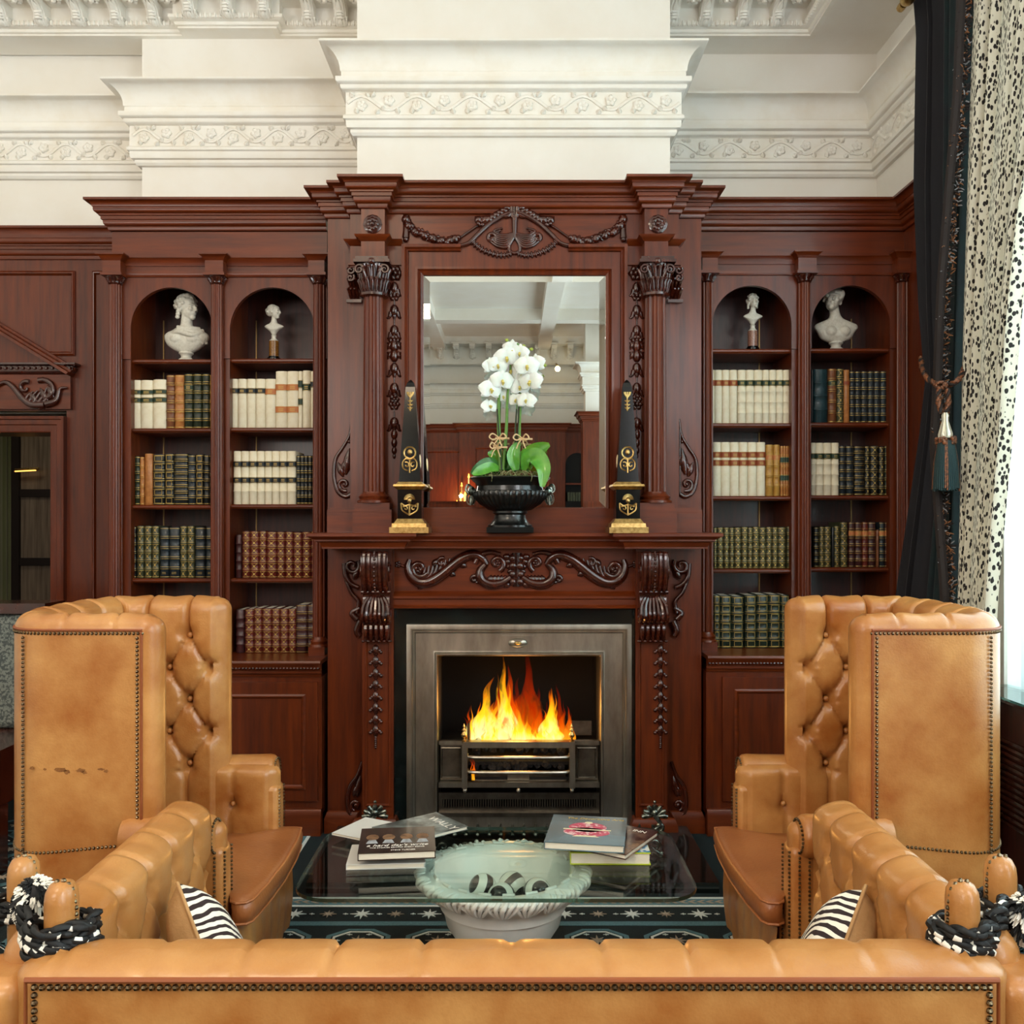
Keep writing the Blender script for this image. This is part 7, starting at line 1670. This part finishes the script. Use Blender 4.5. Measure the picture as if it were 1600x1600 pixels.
# patterned bench beyond the left wing chair
bn = thing('bench', 'grey patterned upholstered seat with dark wood frame behind the left wing chair', 'seat', (-2.6, .2, 0))
GPT = mat('grey_diamond_cloth', '#4a4f4c', .9, var=(90, '#7c8078', 2, .45, .55))
b_ = MB().box(-3.4, -2.30, -.05, .12, .55, 1.12).build('back', GPT, bn); bv = b_.modifiers.new('b', 'BEVEL'); bv.width = .04; bv.segments = 3
BX('top_rail', WC, bn, -3.42, -2.28, -.07, .14, 1.12, 1.17); BX('seat_frame', WC, bn, -3.4, -2.28, -.5, .12, .3, .55)
for x in (-3.38, -2.33): BX('leg', WC, bn, x, x+.06, -.1, .0, 0, .3); BX('leg', WC, bn, x, x+.06, -.5, -.42, 0, .3)
# ================================================================ far end of the room (seen in the mirror)
mb = MB(); mb.box(XL, XR, YR, YR+.35, 0, 3.12); mb.build('wood_panelling', WV, wall_rear)
cor_r = [(XR, YR+.35), (.9, YR+.35), (.9, YR+.5), (-.9, YR+.5), (-.9, YR+.35), (XL, YR+.35)]
MB().sweep(cor_r, wprof(), caps=True).slab([(x, y) for x, y in cor_r][::-1]+[(XL, YR), (XR, YR)][::1], 3.1, 3.2).build('wood_cornice', WH, wall_rear)
mb = MB().box(-.9, .9, YR+.3, YR+.5, 0, 3.12); 
mb.build('chimney_panelling', WV, wall_rear)
mb = MB()
def pm(x0, x1, z0, z1, y):    # panel facing +y
    mb.sweep([(x1, z0), (x0, z0), (x0, z1), (x1, z1)], [(0, 0), (0, .02), (.03, .02), (.05, 0)], closed=True, plane='XZ', at=y)
for x in (-4.2, -2.9, -1.6): pm(x, x+.9, 1.2, 2.8, YR+.35)
pm(-.65, .65, 1.7, 2.85, YR+.5)
mb.build('panel_moulding', WV, wall_rear)
t3 = struct(MB().sweep([(XR, -1.0-10), (XR, YR), (XL, YR), (XL, YF)], whprof(), caps=True).build('trim_3', PLO))
MB().sweep([(XR, YR+.12), (XL, YR+.12)], [(0, 4.29), (.06, 4.3), (.09, 4.39), (.05, 4.6), (.3, 4.61), (.38, ZC), (-.12, ZC), (-.12, 4.29)], caps=True).build('bed_moulding', PLO, t3)
for i in range(20):
    o = m0.copy(); S.collection.objects.link(o); o.parent = t3; o.location = (-3.2+.28*i, YR+.18, 4.605); o.scale = (1.5, 1.2, 1); o.rotation_euler = (0, 0, PI)
# column
pc_ = thing('panelled_pillar', 'square pillar panelled in mahogany below and white above, seen in the mirror', 'pillar', (1.27, -9.6, 0))
BX('shaft', PL, pc_, 1.12, 1.44, -9.8, -9.48, 3.2, ZC); BX('wood_casing', WV, pc_, 1.08, 1.48, -9.84, -9.44, 0, 3.15)
MB().sweep([(1.08, -9.84), (1.48, -9.84), (1.48, -9.44), (1.08, -9.44)][::1], wprof(), closed=True).build('wood_cap', WH, pc_); MB().sweep([(1.12, -9.8), (1.44, -9.8), (1.44, -9.48), (1.12, -9.48)], whprof(), closed=True).build('white_cornice', PLO, pc_)
# bookcase niches on the rear wall
for k, x in enumerate((.99, 1.5)):
    mb = MB()
rb = thing('rear_bookcase', 'dark arched bookcase at the far end of the room, seen in the mirror', 'bookcase', (1.5, YR+.36, 0))
for x in (1.12, 1.75):
    n = 14; arc = [(x+.2*math.cos(PI*i/n), 2.55+.2*math.sin(PI*i/n)) for i in range(n+1)]; MB().prism(arc+[(x-.2, 1.0), (x+.2, 1.0)], YR+.352, YR+.358).build('niche', SOOT, rb)
    for z in (1.35, 1.8, 2.2): BX('shelf', WH, rb, x-.2, x+.2, YR+.355, YR+.40, z, z+.03)
for j in range(8): o = tag(BX('book', BK['olive'], None, .95+.045*j, .985+.045*j, YR+.36, YR+.45, 1.832, 2.07), 'dark green book, %s in the row on the far bookcase in the mirror' % ORD[j], 'book', 'books on the far bookcase')
# spotlight, candles
sp_ = thing('ceiling_spotlight', 'small bright ceiling spotlight seen in the mirror', 'lamp', (.77, YR+.6, 4.15)); MB().ball((.77, YR+.6, 4.15), .045, 12, 8).build('bulb', mat('hot_bulb', '#fff0d0', .5, emit=('#ffdf9f', 30)), sp_); MB().tube([(.77, YR+.52, 4.2), (.77, YR, 4.35)], .02, 8).build('bracket', GLD, sp_)
cn = thing('candle_sconce', 'wall sconce with lit candles glowing on the far panelling, seen in the mirror', 'lamp', (-.85, YR+.6, 1.9))
for i, (dx, z) in enumerate(((0, 2.15), (.06, 2.0), (-.08, 1.85), (.04, 1.85), (.12, 2.3), (-.02, 1.98))):
    x = -.85+dx; MB().tube([(x, YR+.6, z-.12), (x, YR+.6, z)], .012, 8).build('candle', CRM, cn); MB().lathe([(.001, 0), (.018, .02), (.012, .05), (.001, .085)], (x, YR+.6, z), 8).build('candle_flame', mat('candle_flame', '#ffb040', .5, emit=('#ffb040', 9)) if 'candle_flame' not in MATS else MATS['candle_flame'], cn)
MB().tube([(-.85, YR+.6, 1.72), (-.85, YR+.6, 2.2)], .015, 8).tube([(-.95, YR+.6, 1.74), (-.72, YR+.6, 1.74)], .012, 8).tube([(-.85, YR+.6, 1.8), (-.85, YR+.36, 1.8)], .012, 8).build('sconce_arm', GLD, cn)
l = bpy.data.lights.new('candle_glow', 'POINT'); l.energy = 30; l.color = (1, .42, .12); l.shadow_soft_size = .03; o = bpy.data.objects.new('candle_glow', l); o.location = (-.85, YR+.75, 2.0); S.collection.objects.link(o)
